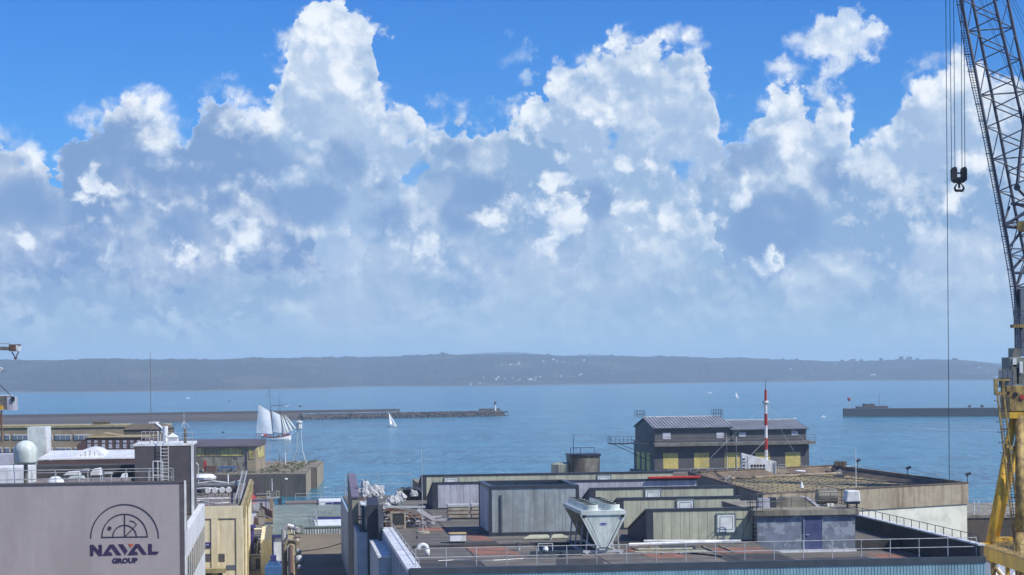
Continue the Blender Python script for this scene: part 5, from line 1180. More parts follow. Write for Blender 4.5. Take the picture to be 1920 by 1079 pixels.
MB().box(xa, xb - .4, Y0 - .1, Y0 - .003, 6, zt - .502).build('porch_opening', M['brick_grey'], yb)
xa, zt = wall_pt(425, 1060, Y0); xb, zb = wall_pt(444, 1068, Y0); MB().box(xa, xb, Y0 - .06, Y0 - .002, zb, zt).build('fanlight', M['glass_light'], yb)
xa, zt = wall_pt(372.5, 1017.5, Y0); xb, zb = wall_pt(395.5, 1026.5, Y0)
v = MB().box(xa, xb, Y0 - .12, Y0 - .01, zb, zt).build('wall_sign', M['purple'], frame=TH, org=(xa, Y0 - .1, zb), label='violet sign with a line of white lettering on the yellow wall', category='sign')
w = MB()
random.seed(2); x = xa + .18
while x < xb - .25:
    l = random.uniform(.04, .1); w.box(x, x + l, Y0 - .128, Y0 - .121, (zt + zb) / 2 - .04, (zt + zb) / 2 + .06 + random.uniform(-.03, .03)); x += l + .035
w.build('illegible_lettering', M['white'], v, kind='stuff')
# roof junk of the yellow workshop: pipes, ducts, tanks
random.seed(21)
labs = ['pale pipe run nearest the front of the yellow workshop roof', 'long thin pipe run across the middle of the yellow workshop roof', 'bent pipe run at the back of the yellow workshop roof', 'dark pipe run at the far end of the yellow workshop roof', 'white pipe run by the round fans on the yellow workshop roof']
for i, (gy, m_, r_) in enumerate(((243, 'galv', .12), (252, 'white', .1), (262, 'tank', .16), (284, 'galv', .12), (268, 'white', .12))):
    v = thing('pipe_run', labs[i], 'pipes', (-9, gy, Z - .4), TH, 'pipe runs on the yellow workshop roof')
    x = -14.5; pts = []
    while x < -6: pts.append((x, gy + random.uniform(-1, 1), Z + random.uniform(-.2, .45))); x += random.uniform(1.2, 2.4)
    MB().path(pts, r_, n=8).build('pipe', M[m_], v)
    w = MB()
    for p in pts: w.box(p[0] - .05, p[0] + .05, p[1] - .05, p[1] + .05, Z - .45, p[2])
    w.build('support', M['tank'], v)
for i, (gy, x_, lab) in enumerate(((258, -10.0, 'left round white fan of four on the yellow workshop roof'), (258, -9.1, 'second round white fan on the yellow workshop roof'), (258.5, -8.2, 'third round white fan on the yellow workshop roof'), (259, -7.4, 'right round white fan on the yellow workshop roof'))):
    v = thing('round_fan', lab, 'fan', (x_, gy, Z - .4), TH, 'round white fans on the yellow workshop roof')
    MB().tube((x_, gy, Z + .5), (x_, gy + .5, Z + .55), .36, n=14).build('drum', M['white'], v); MB().tube((x_, gy + .2, Z - .45), (x_, gy + .2, Z + .3), .07).build('stand', M['tank'], v)
v = thing('roof_platform', 'large dark raised tray with white tanks at the back of the yellow workshop roof', 'platform', (-9, 280, Z), TH)
MB().box(-14.5, -6.4, 276, 282, Z - .1, Z + .25).build('tray', M['tank'], v); MB().lathe([(1.6, 0), (1.7, .3), (1.2, .7), (.1, .8)], 16, (-11.5, 285, Z + .6)).build('tank', M['white'], v)
MB().tube((-8, 278, Z + .2), (-8, 278, Z + 1.6), .12).build('vent', M['white'], v); MB().box(-14.6, -6.4, 268.6, 269.0, Z - .4, Z + .5).build('kerb', M['bitumen_dark'], v)
v = thing('lean_ladder', 'long grey gangway ladder along the east edge of the yellow workshop roof', 'ladder', (-6, 262, Z), TH)
w = MB(); w.bar((-6.2, 246, Z + .1), (-6.2, 288, Z + 1.5), .12, .2).bar((-5.6, 246, Z + .1), (-5.6, 288, Z + 1.5), .12, .2); w.build('stringer', M['galv'], v)
rg = proto('tread', MB().box(0, .6, 0, .12, 0, .04), M['galv'])
for i in range(20): inst('tread', rg, v, (-6.2, 247 + i * 2.1, Z + .15 + i * .07))
railing('thin rail across the front of the yellow workshop roof', [(-14, 239, Z - .4), (-6, 239, Z - .4)], 1.0, 1.6, r=.025, group='rails round the yellow workshop')
v = thing('wall_pipes', 'bundle of yellow downpipes and a stained edge along the east wall of the yellow workshop', 'pipes', (-4.6, 240, 6), TH)
for i in range(3): MB().tube((-4.9 + i * .16, Y0 + 1 + i * 2, 6), (-4.9 + i * .16, Y0 + 1 + i * 2, Z - .3 + i * .2), .09, n=8).build('downpipe', M['yellow_dim' if i != 1 else 'yellow_wall'], v)
for i in range(12): MB().box(-5.05, -4.7, Y0 + 3 + i * 4.6, Y0 + 3.2 + i * 4.6, Z - 1.5, Z - .1 + (i % 3) * .2).build('bracket', M['yellow_dim'], v)
MB().tube((-4.8, Y0 + 2, Z - .5), (-4.8, Y1, Z - .4), .1, n=8).build('main_pipe', M['yellow_dim'], v)
v = thing('street_lamp', 'bent grey lamp behind the louvred tower', 'street lamp', (-15, 296, 16), TH)
gx, zt = wall_pt(372, 868, 296); gx0, zb = wall_pt(372, 898, 296)
w = MB(); w.path([(gx0, 296, zb - 4), (gx0, 296, zt - .4), (gx0 - .3, 296, zt), (gx0 - 1.0, 296, zt + .25)], .09, n=8); w.build('pole', M['galv'], v)
# ------------------------------------------------------------------ lane, cabins, tan roof
wc = thing('white_cabins', 'white and navy site cabins under a ribbed grey roof', 'building', (3, 254, 6), TH)
X0, X1, XM = -1.72, 8.6, 3.6
Zc = 12.0
def ribroof(xa, xb, ya, yb, z, parent, nm='roof'):
    r = MB().box(xa, xb, ya, yb, z - .18, z).build(nm, M['corr'], parent)
    me = proto('rib', MB().box(0, xb - xa, -.05, .05, 0, .07), M['corr']); n = int((yb - ya) / .62)
    for i in range(n): inst('rib', me, r, (xa, ya + .3 + i * (yb - ya - .5) / n, z))
    return r
MB().box(X0, XM, 254.2, 270, 6, Zc - .5).build('wall', M['white_wall'], wc); MB().box(X0 + .1, X1, 270.02, 308, 6, Zc - .5).build('wall', M['white_wall'], wc)
MB().box(XM, X1, 283.6, 284.1, 6, Zc - .5).build('wall', M['white_wall'], wc)
ribroof(X0 - .1, XM + .2, 254.0, 283.9, Zc, wc); ribroof(X0 - .1, X1 + .1, 284.0, 309, Zc + .02, wc)
MB().box(X0 - .15, XM + .2, 253.9, 254.15, Zc - .55, Zc - .2).build('navy_trim', M['trim_blue'], wc); MB().box(XM + .2, X1 + .1, 283.5, 283.65, Zc - .55, Zc - .2).build('navy_trim', M['trim_blue'], wc)
for x in (X0 - .05, X0 + 2.6): MB().box(x, x + .12, 254.05, 254.19, 6, Zc - .55).build('corner_post', M['trim_blue'], wc)
for x in (XM + 3.0, X1 - .05): MB().box(x, x + .14, 283.5, 283.62, 6, Zc - .55).build('corner_post', M['trim_blue'], wc)
MB().box(X0, X0 + 2.6, 254.05, 254.18, 8.1, 8.45).build('navy_trim', M['trim_blue'], wc)
v = thing('far_cabin', 'dark-roofed cabin with a navy band beyond the ribbed roof', 'building', (7, 312, 6), TH)
MB().box(5.0, 9.3, 306.5, 314, 6, 12.6).build('wall', M['white_wall'], v); MB().box(-.2, 9.5, 309.2, 315, 12.0, 12.3).build('roof', M['roof_mid'], v); MB().box(6.0, 9.35, 306.4, 306.48, 12.2, 12.5).build('navy_trim', M['trim_blue'], v)
MB().box(-3.4, X0 - .2, 262, 285, 6, 10.6).build('lean_to', M['yellow_wall'], wc, label='yellow-green lean-to shed left of the cabins')
railing('grey rail running up the middle of the ribbed roof', [(4.0, 262, Zc + .02), (4.0, 284, Zc + .04)], 1.1, 3.0, r=.035, group='rails on the cabins')
railing('grey rail across the ribbed roof', [(-1.6, 271, Zc), (3.9, 271, Zc)], 1.1, 2.2, r=.035, group='rails on the cabins')
railing('rail at the far edge of the cabin roofs', [(1.4, 314.6, 12.3), (9.4, 314.6, 12.3)], 1.1, 2.0, r=.03, group='rails on the cabins')
railing('tilted white rail at the right end of the far cabin', [(9.3, 306, 12.6), (9.3, 315, 12.6)], 1.0, 1.6, r=.05, group='rails on the cabins')
v = thing('roof_cage', 'small white cage on the ribbed cabin roof', 'cage', (5.2, 288, 12), TH)
w = MB()
for x in (4.6, 5.6, 6.6):
    for y in (287, 289): w.tube((x, y, 12.0), (x, y, 13.7), .04)
for z in (12.6, 13.2, 13.7): w.path([(4.6, 287, z), (6.6, 287, z), (6.6, 289, z), (4.6, 289, z), (4.6, 287, z)], .035)
w.build('frame', M['galv'], v)
# tan flat roof in front with pipes on its left parapet
tr = thing('tan_roof_building', 'tan flat-roofed building with rusty pipes along its left parapet', 'building', (5, 200, 6), TH)
MB().box(.7, 11, 150, 226.5, 6, 13.9).build('wall', M['concrete'], tr); MB().box(.95, 10.9, 150.1, 226.2, 13.902, 14.0).build('roof', M['tan_roof'], tr)
MB().box(.1, 11, 226.21, 226.7, 6, 14.75).build('back_parapet', M['corr'], tr, label='corrugated pale parapet at the back')
me = proto('rib', MB().box(0, .12, -.06, 0, 14.02, 14.6), M['white_coping'])
for i in range(28): inst('rib', me, tr, (.5 + i * .3, 226.2, 0))
MB().box(0, 11, 226.1, 226.85, 14.752, 14.9).build('back_coping', M['hatch_dark'], tr)
MB().box(.1, .7, 150, 226.2, 6, 14.35).build('left_parapet', M['yellow_dim'], tr, label='stained ochre parapet')
v = thing('parapet_pipe', 'fat grey gooseneck pipe climbing over the corner of the tan roof', 'pipes', (.3, 222, 14.3), TH)
MB().path([(-.35, 222, 7), (-.35, 222, 14.9), (.1, 222, 15.35), (.9, 222, 15.1), (1.3, 221, 14.9)], .27, n=10).build('pipe', M['galv'], v)
MB().path([(-.2, 206, 7), (-.2, 206, 14.6), (.2, 206, 15.0), (.9, 205.5, 14.9), (1.15, 205, 14.75)], .27, n=10).build('pipe', M['concrete_edge'], v)
MB().path([(.4, 205, 14.5), (.4, 170, 14.5)], .2, n=8).build('pipe', M['rust'], v)
MB().box(.9, 1.9, 221.6, 222.6, 14.4, 15.5).build('valve_cover', M['hatch_dark'], v, bevel=.1)
for i, (gy, s) in enumerate(((200, .45), (190, .7), (184, .4), (215, .3))):
    x, z = .4, 14.4; v = thing('white_lump', ('medium white bag on the tan roof parapet', 'largest white bag on the tan roof parapet, near the middle', 'lowest white bag on the tan roof parapet', 'small white bag at the far end of the tan roof parapet')[i], 'bag', (.5, gy, 14.4), TH, 'white bags on the tan roof parapet')
    MB().lathe([(.3 * s, 0), (.6 * s, .2 * s), (.62 * s, .7 * s), (.4 * s, 1.1 * s), (.05, 1.2 * s)], 12, (1.15, gy, 14.1)).build('bag', M['plastic'], v, smooth=True)
v = thing('chain', 'dark chain sagging across the tan roof', 'chain', (4, 205, 14.1), TH)
pts = []
a = Vector((1.4, 199.5, 14.45)); b = Vector((6.3, 209.0, 14.6))
pts = [a.lerp(b, i / 40) - Vector((0, 0, .2 * math.sin(PI * i / 40))) for i in range(41)]
lk = proto('link', MB().tube((0, -.06, 0), (0, .06, 0), .05, n=6), M['black'])
w = MB()
for p, q in zip(pts, pts[1:]): w.tube(p, p.lerp(q, .6), .05, n=5)
w.build('links', M['black'], v, kind='stuff')
# lane between yellow workshop and cabins ------------------------------------------------
def gq(px, py, z=6.0): p = on(px, py, z); return gr(p)
random.seed(31)
pipes = [((466, 1010), (520, 1008), 'ochre pipe bridge across the lane'), ((468, 994), (514, 1000), 'pale pipe across the far lane'), ((470, 1030), (505, 1026), 'white pipe low across the lane')]
for i, ((ax, ay), (bx, by), lab) in enumerate(pipes):
    p, q = gq(ax, ay + 18), gq(bx, by + 18); p.z = q.z = 7.6
    v = thing('lane_pipe', lab, 'pipes', p, TH, 'pipes crossing the lane')
    MB().path([(p.x, p.y, 6), (p.x, p.y, 7.6), (q.x, p.y + 1, 7.6), (q.x, p.y + 1, 6)], .16, n=8).build('pipe', M['yellow_wall' if i != 2 else 'white'], v)
cl = [((480, 985), 'rust', 'rust-brown machine on the far lane'), ((497, 1000), 'tank', 'grey crate of scrap in the lane'), ((478, 1022), 'rust', 'brown scrap bin near the violet column'), ((500, 1018), 'blue_machine', 'dark blue skip in the lane'), ((490, 970), 'concrete', 'pale pallet load near the red tent'), ((472, 965), 'timber', 'timber stack by the yellow wall'), ((504, 985), 'crane_old', 'ochre generator by the lean-to'), ((484, 1050), 'tank', 'steel rack at the bottom of the lane'), ((508, 1035), 'moss', 'green-grey crate beside the cabins')]
for i, ((px, py), m_, lab) in enumerate(cl):
    p = gq(px, py); v = thing('yard_clutter', lab, 'yard equipment', p, TH, 'equipment standing in the dockyard lane')
    a, b, c = random.uniform(.9, 1.6), random.uniform(.8, 1.6), random.uniform(.9, 1.7)
    MB().slab([(p.x - a / 2, 6.12), (p.x + a / 2, 6.12), (p.x + a / 2.3, 6 + c), (p.x - a / 2.6, 6 + c)], 'y', p.y, p.y + b).build('body', M[m_], v, bevel=.05)
    MB().box(p.x - a / 3, p.x + a / 4, p.y + .2, p.y + b - .2, 6 + c, 6 + c + .3).build('top', M['tank' if m_ == 'rust' else 'rust'], v, bevel=.03)
    MB().box(p.x - a / 2, p.x - a / 2 + .12, p.y, p.y + b, 6.0, 6.12).box(p.x + a / 2 - .12, p.x + a / 2, p.y, p.y + b, 6.0, 6.12).build('skids', M['black'], v)
    MB().tube((p.x - a / 2.5, p.y, 6 + c), (p.x - a / 2.5, p.y, 6 + c + .7), .04).tube((p.x + a / 3, p.y, 6 + c), (p.x - a / 2.5, p.y, 6 + c + .7), .03).build('stay', M['galv'], v)
crates = [('small white container in the lane behind the ochre pipe bridge', 466, 984, 2.6, 2.2, 'white'), ('low grey store with a flat roof in the far lane', 486, 962, 3.4, 2.4, 'mauve_panel'), ('cream cabinet against the lean-to', 505, 1004, 1.4, 2.0, 'cream_wall'), ('pale crate at the foot of the yellow workshop', 468, 1040, 1.6, 1.3, 'plastic'), ('tan shed with a dark roof beside the red fence', 497, 955, 3.2, 2.8, 'ochre_facade'), ('grey transformer box in the lane foreground', 483, 1068, 1.7, 1.8, 'galv')]
for lab, px, py, ww, hh, m_ in crates:
    p = gq(px, py); v = thing('lane_store', lab, 'store box', p, TH, 'stores and boxes along the lane')
    MB().box(p.x - ww / 2, p.x + ww / 2, p.y, p.y + ww * .9, 6, 6 + hh).build('wall', M[m_], v, bevel=.03)
    MB().box(p.x - ww / 2 - .12, p.x + ww / 2 + .12, p.y - .15, p.y + ww * .9 + .1, 6 + hh + .002, 6 + hh + .14).build('roof', M['tank'], v)
    MB().box(p.x - ww * .15, p.x + ww * .2, p.y - .04, p.y - .002, 6.1, 6 + hh * .8).build('door', M['brick_grey'], v)
p = gq(472, 1052); v = thing('violet_silo', 'violet-blue column with a flat head in the lane', 'column', p, TH)
MB().box(p.x - .5, p.x + .35, p.y, p.y + .8, 6, 10.6).build('column', M['purple'], v); MB().box(p.x - 1.1, p.x + .6, p.y - .2, p.y + 1, 10.6, 11.0).build('head', M['purple'], v)
MB().path([(p.x + .6, p.y, 6), (p.x + .9, p.y, 8.8), (p.x + 1.6, p.y, 8.2), (p.x + 1.7, p.y, 6.4)], .1).build('hose', M['galv'], v)
p = gq(512, 1079); p.y -= 14; v = thing('blue_forklift', 'blue machine cab with a wide blue body at the bottom of the lane', 'machine', p, TH)
xa, zt = wall_pt(496, 1062, p.y); xb, zb = wall_pt(530, 1079, p.y)
MB().box(xa, xb, p.y, p.y + 2.4, 6.5, zt).build('body', M['blue_machine'], v, bevel=.1)
xc, zc2 = wall_pt(507, 1043, p.y); xd, _ = wall_pt(518, 1043, p.y); MB().box(xc, xd, p.y + .5, p.y + 1.6, zt, zc2).build('cab', M['trim_blue'], v, bevel=.05)
MB().slab([(xa + .2, zt), (xb - .2, zt), (xb - .6, zt + .5), (xa + .5, zt + .5)], 'y', p.y + .3, p.y + 2.2).build('hood', M['blue_machine'], v)
for x in (xa + .4, xb - .4): MB().tube((x, p.y - .1, 6.45), (x, p.y + .3, 6.45), .45, n=14).build('wheel', M['black'], v)
v = thing('small_hut', 'small sage hut with a sloping roof beside the blue machine', 'hut', gq(497, 1050), TH)
p = gq(497, 1062); xa, zt = wall_pt(488, 1037, p.y); xb, _ = wall_pt(506, 1037, p.y)
MB().slab([(xa, 6), (xb, 6), (xb, zt), (xa, zt - .3)], 'y', p.y, p.y + 3).build('wall', M['sage_panel'], v); MB().box(xa - .1, xb + .1, p.y - .1, p.y + 3.1, zt + .001, zt + .1).build('roof', M['white_coping'], v)
# red tent on the quay edge
p = gq(476, 963); v = thing('red_tent', 'low red tarpaulin tent with pale stalls in front, at the water edge', 'tent', p, TH)
xa, z1 = wall_pt(461, 938, p.y); xb, z2 = wall_pt(484, 950, p.y)
MB().add([(xa, p.y, 7.6), (xb, p.y, 7.6), (xb, p.y + 9, 7.8), (xa, p.y + 9, 7.8), (xa + 1, p.y + 4.5, 9.6), (xb - .6, p.y + 4.5, 9.0)], [(0, 1, 5, 4), (1, 2, 5), (2, 3, 4, 5), (3, 0, 4)]).build('canopy', M['tarp_red'], v)
MB().box(xa + .2, xb - .2, p.y + .3, p.y + 8, 6, 7.55).build('stalls', M['timber'], v)
MB().box(xa + 1.2, xa + 2.6, p.y - .2, p.y + .28, 6.4, 7.9).build('pale_board', M['plastic'], v)
p2_ = gq(496, 968); v = thing('red_fence_panel', 'row of faded red net fence panels beside the red tent', 'fence', p2_, TH)
MB().bar((xb + .2, p.y + 6, 6.6), (p2_.x + 1.5, p2_.y - 6, 6.6), .08, 1.4).build('netting', M['red_felt'], v)
# light signal mast platform with square frames
p = gq(511, 968); v = thing('signal_platform', 'grey signal mast with two square frames on the quay edge', 'signal mast', p, TH)
xa, zt = wall_pt(500, 921, p.y); xb, zb = wall_pt(524, 932, p.y); xm_ = (xa + xb) / 2
def sq(x0, x1, z0, z1, nm):
    w = MB(); t_ = .12
    w.box(x0, x1, p.y, p.y + .12, z0, z0 + t_).box(x0, x1, p.y, p.y + .12, z1 - t_, z1).box(x0, x0 + t_, p.y, p.y + .12, z0 + t_, z1 - t_).box(x1 - t_, x1, p.y, p.y + .12, z0 + t_, z1 - t_); w.build(nm, M['sage_panel'], v)
dw_ = (xb - xa) * .26; sq(xa, xa + dw_, zb, zt, 'square_frame'); sq(xb - dw_, xb, zb, zt, 'square_frame')
MB().box(xa + dw_, xb - dw_, p.y + .1, p.y + .9, zb + .1, zt - .1).build('cabinet', M['tank'], v)
MB().box(xa, xb, p.y, p.y + 1.2, zb - .25, zb - .02).build('deck', M['galv'], v)
for x in (xm_ - .7, xm_ + .1): MB().bar((x, p.y + .5, 6), (x, p.y + .5, zb - .25), .16, .16).build('leg', M['galv'], v)
MB().box(xm_ + .9, xm_ + 1.6, p.y + .4, p.y + 1.1, 5, zb - .25).build('dark_leg', M['frame'], v)
MB().tube((xm_ - .2, p.y + .5, zt), (xm_ - .2, p.y + .5, zt + 1.7), .18).tube((xm_ - .2, p.y + .5, zt + 1.7), (xm_ - .2, p.y + .5, zt + 2.3), .1).build('mast_head', M['galv'], v)
for px, pt, py, r_, lab in ((505.5, 886, 962, .06, 'very thin grey pole left of the signal mast'), (536.5, 901, 956, .06, 'thin lamp post with a small white lamp in front of the quay')):
    p = gq(px, py); x, zt = wall_pt(px, pt, p.y); v = thing('lamp_post', lab, 'pole', p, TH)
    MB().tube((x, p.y, 5), (x, p.y, zt), r_ * 1.3, r_, n=6).build('pole', M['tank'], v)
    if px > 510: MB().lathe([(.1, 0), (.32, .15), (.32, .3), (.05, .45)], 10, (x, p.y, zt)).build('lamp', M['white'], v)
# ------------------------------------------------------------------ far quay with long hall, beacon
fq = MB(); fq.prism([(-260, 526), (-54.8, 526), (-57.0, 561), (-55.3, 561.5), (-57.6, 604), (-260, 604)], -2.5, 5.85)
fq.build('far_quay', M['quay_stone'], kind='structure', label='dark stone quay with a sunlit end wall coloured tan')
MB().prism([(-260, 526.1), (-54.9, 526.1), (-57.1, 561), (-55.5, 561.6), (-57.7, 603.8), (-260, 603.8)], 5.852, 6.0).build('far_quay_paving', M['ground'], kind='structure', label='dusty top of the far quay')
MB().add([(-54.75, 525.9, -1), (-56.95, 560.9, -1), (-56.95, 560.9, 5.84), (-54.75, 525.9, 5.84)], [(0, 1, 2, 3)]).add([(-55.25, 561.4, -1), (-57.5, 604, -1), (-57.5, 604, 5.84), (-55.25, 561.4, 5.84)], [(0, 1, 2, 3)]).build('far_quay_end', M['quay_sunlit'], kind='structure', label='sunlit tan end wall of the far quay')
MB().box(-120, -67, 525.75, 525.98, -1, 5.0).build('quay_recess_shade', M['brown_clad'], kind='structure', label='dark sheet standing for the shade of a recess in the quay wall')  # recess not built: its shade is a flat brown sheet on the wall
dhl = thing('long_dock_hall', 'long grey dock hall with a band of yellowed windows', 'building', (-95, 545, 6))
wf = lambda px, py, Y: at(px, py, Y)
xr = wf(497, 850, 565).x; zt = wf(430, 836.5, 545).z; zr = wf(430, 826.5, 552).z
MB().box(-180, xr - 2.4, 545, 565, 6, zt).build('wall', M['concrete'], dhl); MB().box(xr - 2.398, xr, 544.6, 565, 6, zt + .2).build('end_pier', M['quay_sunlit'], dhl)
MB().add([(-181, 544, zt + .05), (xr + .4, 544, zt + .05), (xr + .4, 552, zr), (-181, 552, zr), (-181, 566, zr), (xr + .2, 566, zr), (-181, 544, zt - .3), (xr + .4, 544, zt - .3), (xr + .2, 566, zt - .3), (-181, 566, zt - .3)],
    [(0, 1, 2, 3), (3, 2, 5, 4), (6, 7, 1, 0), (7, 8, 5, 2, 1)]).build('roof', mat('violet_brown_roof_sheet', (0.105, 0.085, 0.105), 0.7, dirt=(.07, .055, .06), dscale=.2), dhl)
pw = 1.05; pm_ = proto('window_pane', MB().box(0, pw * .9, -.12, 0, 0, 2.25), M['yellow_glass']); x = xr - 4.4; zz = wf(430, 855.5, 545).z
while x > -125:
    if not (-103.8 < x < -102.0): inst('window_pane', pm_, dhl, (x, 545, zz))
    x -= pw
MB().box(xr + .002, xr + .1, 547, 563, zz - .8, zz + 2.3).build('window', M['yellow_glass'], dhl)
MB().box(xr - 1.9, xr - .5, 544.45, 544.6, zz - .8, zz + 2.5).build('window', M['yellow_glass'], dhl)
for px, py, w_, h_ in ((442, 858, 7, 6), (462, 870, 11, 7)):
    p = wf(px, py, 545); MB().box(p.x - w_ * .073, p.x + w_ * .073, 544.9, 544.998, p.z - h_ * .073, p.z + h_ * .073).build('opening', M['brick_grey'], dhl)
v = thing('blue_containers', 'row of small blue scaffold tables before the dock hall', 'containers', (-87, 538, 6)); a, b = wf(410, 880, 538), wf(441, 880, 538)
MB().box(a.x, b.x, 538, 540, 7.1, 7.5).build('top', M['blue_machine'], v)
for i in range(7): x = a.x + (b.x - a.x) * i / 6.; MB().box(x - .08, x + .08, 538, 538.2, 6, 7.098).build('leg', M['blue_machine'], v)
for i, (px, lab) in enumerate(((384, 'red post on the quay left of the blue tables'), (393, 'red-brown machine left of the blue tables'))):
    p = wf(px, 886, 536); v = thing('quay_post', lab, 'post', p, 0); MB().box(p.x - .3 - i, p.x + .3 + i * 1.5, 536, 537, 6, 9.2 - i * 1.4).build('post', M['red_paint' if i == 0 else 'rust'], v); MB().box(p.x - .5 - i, p.x + .5 + i, 535.8, 537.2, 6, 6.4).build('foot', M['rust'], v)
# weeds, rubble and fences on the quay
random.seed(8); wd = MB()
for i in range(700):
    x = random.uniform(-118, -59); y = random.uniform(530, 601); s = random.uniform(.2, .8)
    if y > 543 and x < xr + 1.5: continue
    wd.lathe([(s, 0), (s * .7, s * .4), (.05, s * .7)], 5, (x, y, 6.0))
wd.build('quay_weeds', M['moss'], kind='stuff', label='scrubby weeds and rubble on the far quay')
ORD = ['leftmost', 'second', 'third', 'fourth', 'fifth', 'sixth', 'seventh', 'eighth', 'ninth', 'tenth', 'eleventh', 'twelfth', 'thirteenth', 'fourteenth', 'fifteenth', 'sixteenth', 'seventeenth', 'eighteenth', 'nineteenth', 'twentieth', 'twenty-first', 'twenty-second', 'twenty-third', 'twenty-fourth', 'twenty-fifth']
for i in range(12):
    x = -104 + i * 4.0 + random.uniform(-1, 1); y = random.uniform(530, 541) if x < xr else random.uniform(530, 590); lab = '%s of the small blocks strewn on the far quay, counted from the left' % ORD[i] if i else 'leftmost of the small blocks strewn on the far quay'
    v = MB().slab([(x, 6), (x + random.uniform(.5, 1.6), 6), (x + random.uniform(.4, 1.2), 6 + random.uniform(.3, 1.1)), (x + .1, 6 + random.uniform(.3, 1.0))], 'y', y, y + random.uniform(.5, 1.5)).build('quay_crate', M[random.choice(['timber', 'concrete', 'rust', 'white'])], org=(x, y, 6), label=lab, category='crate', group='small crates and blocks scattered on the far quay')
railing('thin fence along the near edge of the far quay', [(-120, 526.8, 6), (-55.6, 526.8, 6)], 1.3, 4.5, frame=0, r=.05, m='tank', group='fences on the far quay')
# lattice beacon tower
bx, by = wf(562, 868, 585).x, 585
M['beacon'] = mat('pale_blue_grey_beacon_paint', (0.36, 0.46, 0.50), 0.6)
bt = thing('lattice_beacon', 'slender white lattice beacon tower with splayed feet and a lantern room', 'beacon', (bx, by, 6))
zt_ = wf(560, 803, by).z
bc = Vector((wf(561, 800, by).x, by, zt_))
legs = []
for sx, sy in ((-1, -1), (1, -1), (1, 1), (-1, 1)):
    pts = [Vector((bx + sx * 2.0, by + sy * 2.0, 6)), Vector((bx + sx * .75, by + sy * .75, 10.2)), Vector((bc.x + sx * .5, by + sy * .5, zt_))]
    MB().path(pts, .11, n=5).build('leg', M['beacon'], bt); legs.append(pts)
for k in range(7):
    f0, f1 = k / 7, (k + 1) / 7
    for i in range(4):
        A0, A1 = legs[i], legs[(i + 1) % 4]
        def L(P, f): return P[0].lerp(P[1], f * 2) if f < .5 else P[1].lerp(P[2], (f - .5) * 2)
        MB().tube(L(A0, f0), L(A1, f1), .045, n=4).build('brace', M['beacon'], bt)
MB().lathe([(.9, 0), (.9, 1.5)], 8, (bc.x, by, zt_)).build('lantern_room', M['chiller'], bt)
MB().lathe([(1.25, 0), (1.2, .12), (.1, .7)], 8, (bc.x, by, zt_ + 1.7)).build('roof', M['galv'], bt)
MB().lathe([(1.05, 0), (1.05, .15)], 8, (bc.x, by, zt_ - .15)).build('gallery', M['galv'], bt)
for px, lab, hh in ((535, 'white radar arm pole on the far quay', 850), (524, 'low dark derrick on the far quay', 853)):
    p = wf(px, 869, 580); z = wf(px, hh, 580).z; v = thing('quay_mast', lab, 'mast', (p.x, 580, 6))
    MB().tube((p.x, 580, 6), (p.x, 580, z), .18 if px == 535 else .1, n=6).build('mast', M['white' if px == 535 else 'rust'], v)
    if px == 535: MB().tube((p.x, 580, z - .5), (p.x + 1, 580, z + 1.2), .1).box(p.x - 1.4, p.x + 1.3, 579.8, 580.1, z + 3.8, z + 4.0).tube((p.x, 580, z), (p.x, 580, z + 4.2), .06).build('arm', M['galv'], v)
    else: MB().tube((p.x, 580, 6), (p.x - 2, 580, z - 1), .08).tube((p.x, 580, z), (p.x + 2, 580, 6), .07).build('arm', M['rust'], v)
# ------------------------------------------------------------------ brown blocks across the dock, far left
def fbox(px0, px1, py0, py1, Y, d, nm, m, parent, zb=None, **k):
    a, b = at(px0, py1, Y), at(px1, py0, Y); return MB().box(a.x, b.x, Y, Y + d, a.z if zb is None else zb, b.z).build(nm, M[m], parent, **k)
ob = thing('ochre_office_block', 'long ochre-brown office block with rows of white windows', 'building', (-100, 430, 6))
fbox(-260, 303, 802, 880, 430, 12, 'wall', 'ochre_facade', ob, zb=-1); fbox(-260, 304, 800.5, 801.8, 429.8, 12.4, 'coping', 'yellow_dim', ob, zb=None)
for r_, (ya, yb2) in enumerate(((815.2, 824.5), (839.5, 848))):
    px = -40
    while px < 232:
        if not (46 < px < 84):
            dyy = -.0 * px
            a, b = at(px, yb2, 430), at(px + 9.2, ya, 430)
            f = MB().box(a.x, b.x, 429.85, 429.998, a.z, b.z).build('window', M['white'], ob)
            for k in range(2):
                xx = a.x + (b.x - a.x) * (.08 + k * .47); MB().box(xx, xx + (b.x - a.x) * .37, 429.8, 429.848, a.z + .12, b.z - .15).build('pane', M['glass_light'], f)
        px += 10.2 if int(px / 10) % 4 else 14.5
fbox(174, 197, 792.5, 801, 434, 5, 'penthouse', 'ochre_facade', ob); fbox(172, 200, 791, 792.4, 433.8, 5.4, 'penthouse_roof', 'brown_felt', ob)
mb_ = thing('brown_dormer_block', 'low brown-red block with small pale windows behind the emblem building', 'building', (-80, 330, 6))
a, b = at(145, 822, 330), at(272, 820, 330)
zt = at(200, 821, 330).z
x0b, x1b = at(144, 830, 330).x, at(275, 830, 330).x
MB().slab([(x0b, 6), (x1b, 6), (x1b, zt), (x0b + 1.6, zt), (x0b, zt - 1.2)], 'y', 330, 340).build('wall', M['brown_clad'], mb_)
MB().box(x0b + 1.4, x1b, 329.8, 340, zt + .002, zt + .14).build('coping', M['yellow_dim'], mb_)
za = at(190, 812, 334).z; MB().slab([(at(157, 820, 334).x, zt + .14), (at(228, 820, 334).x, zt + .14), (at(192, 820, 334).x, za)], 'y', 334, 338).build('low_gable', M['ochre_facade'], mb_)
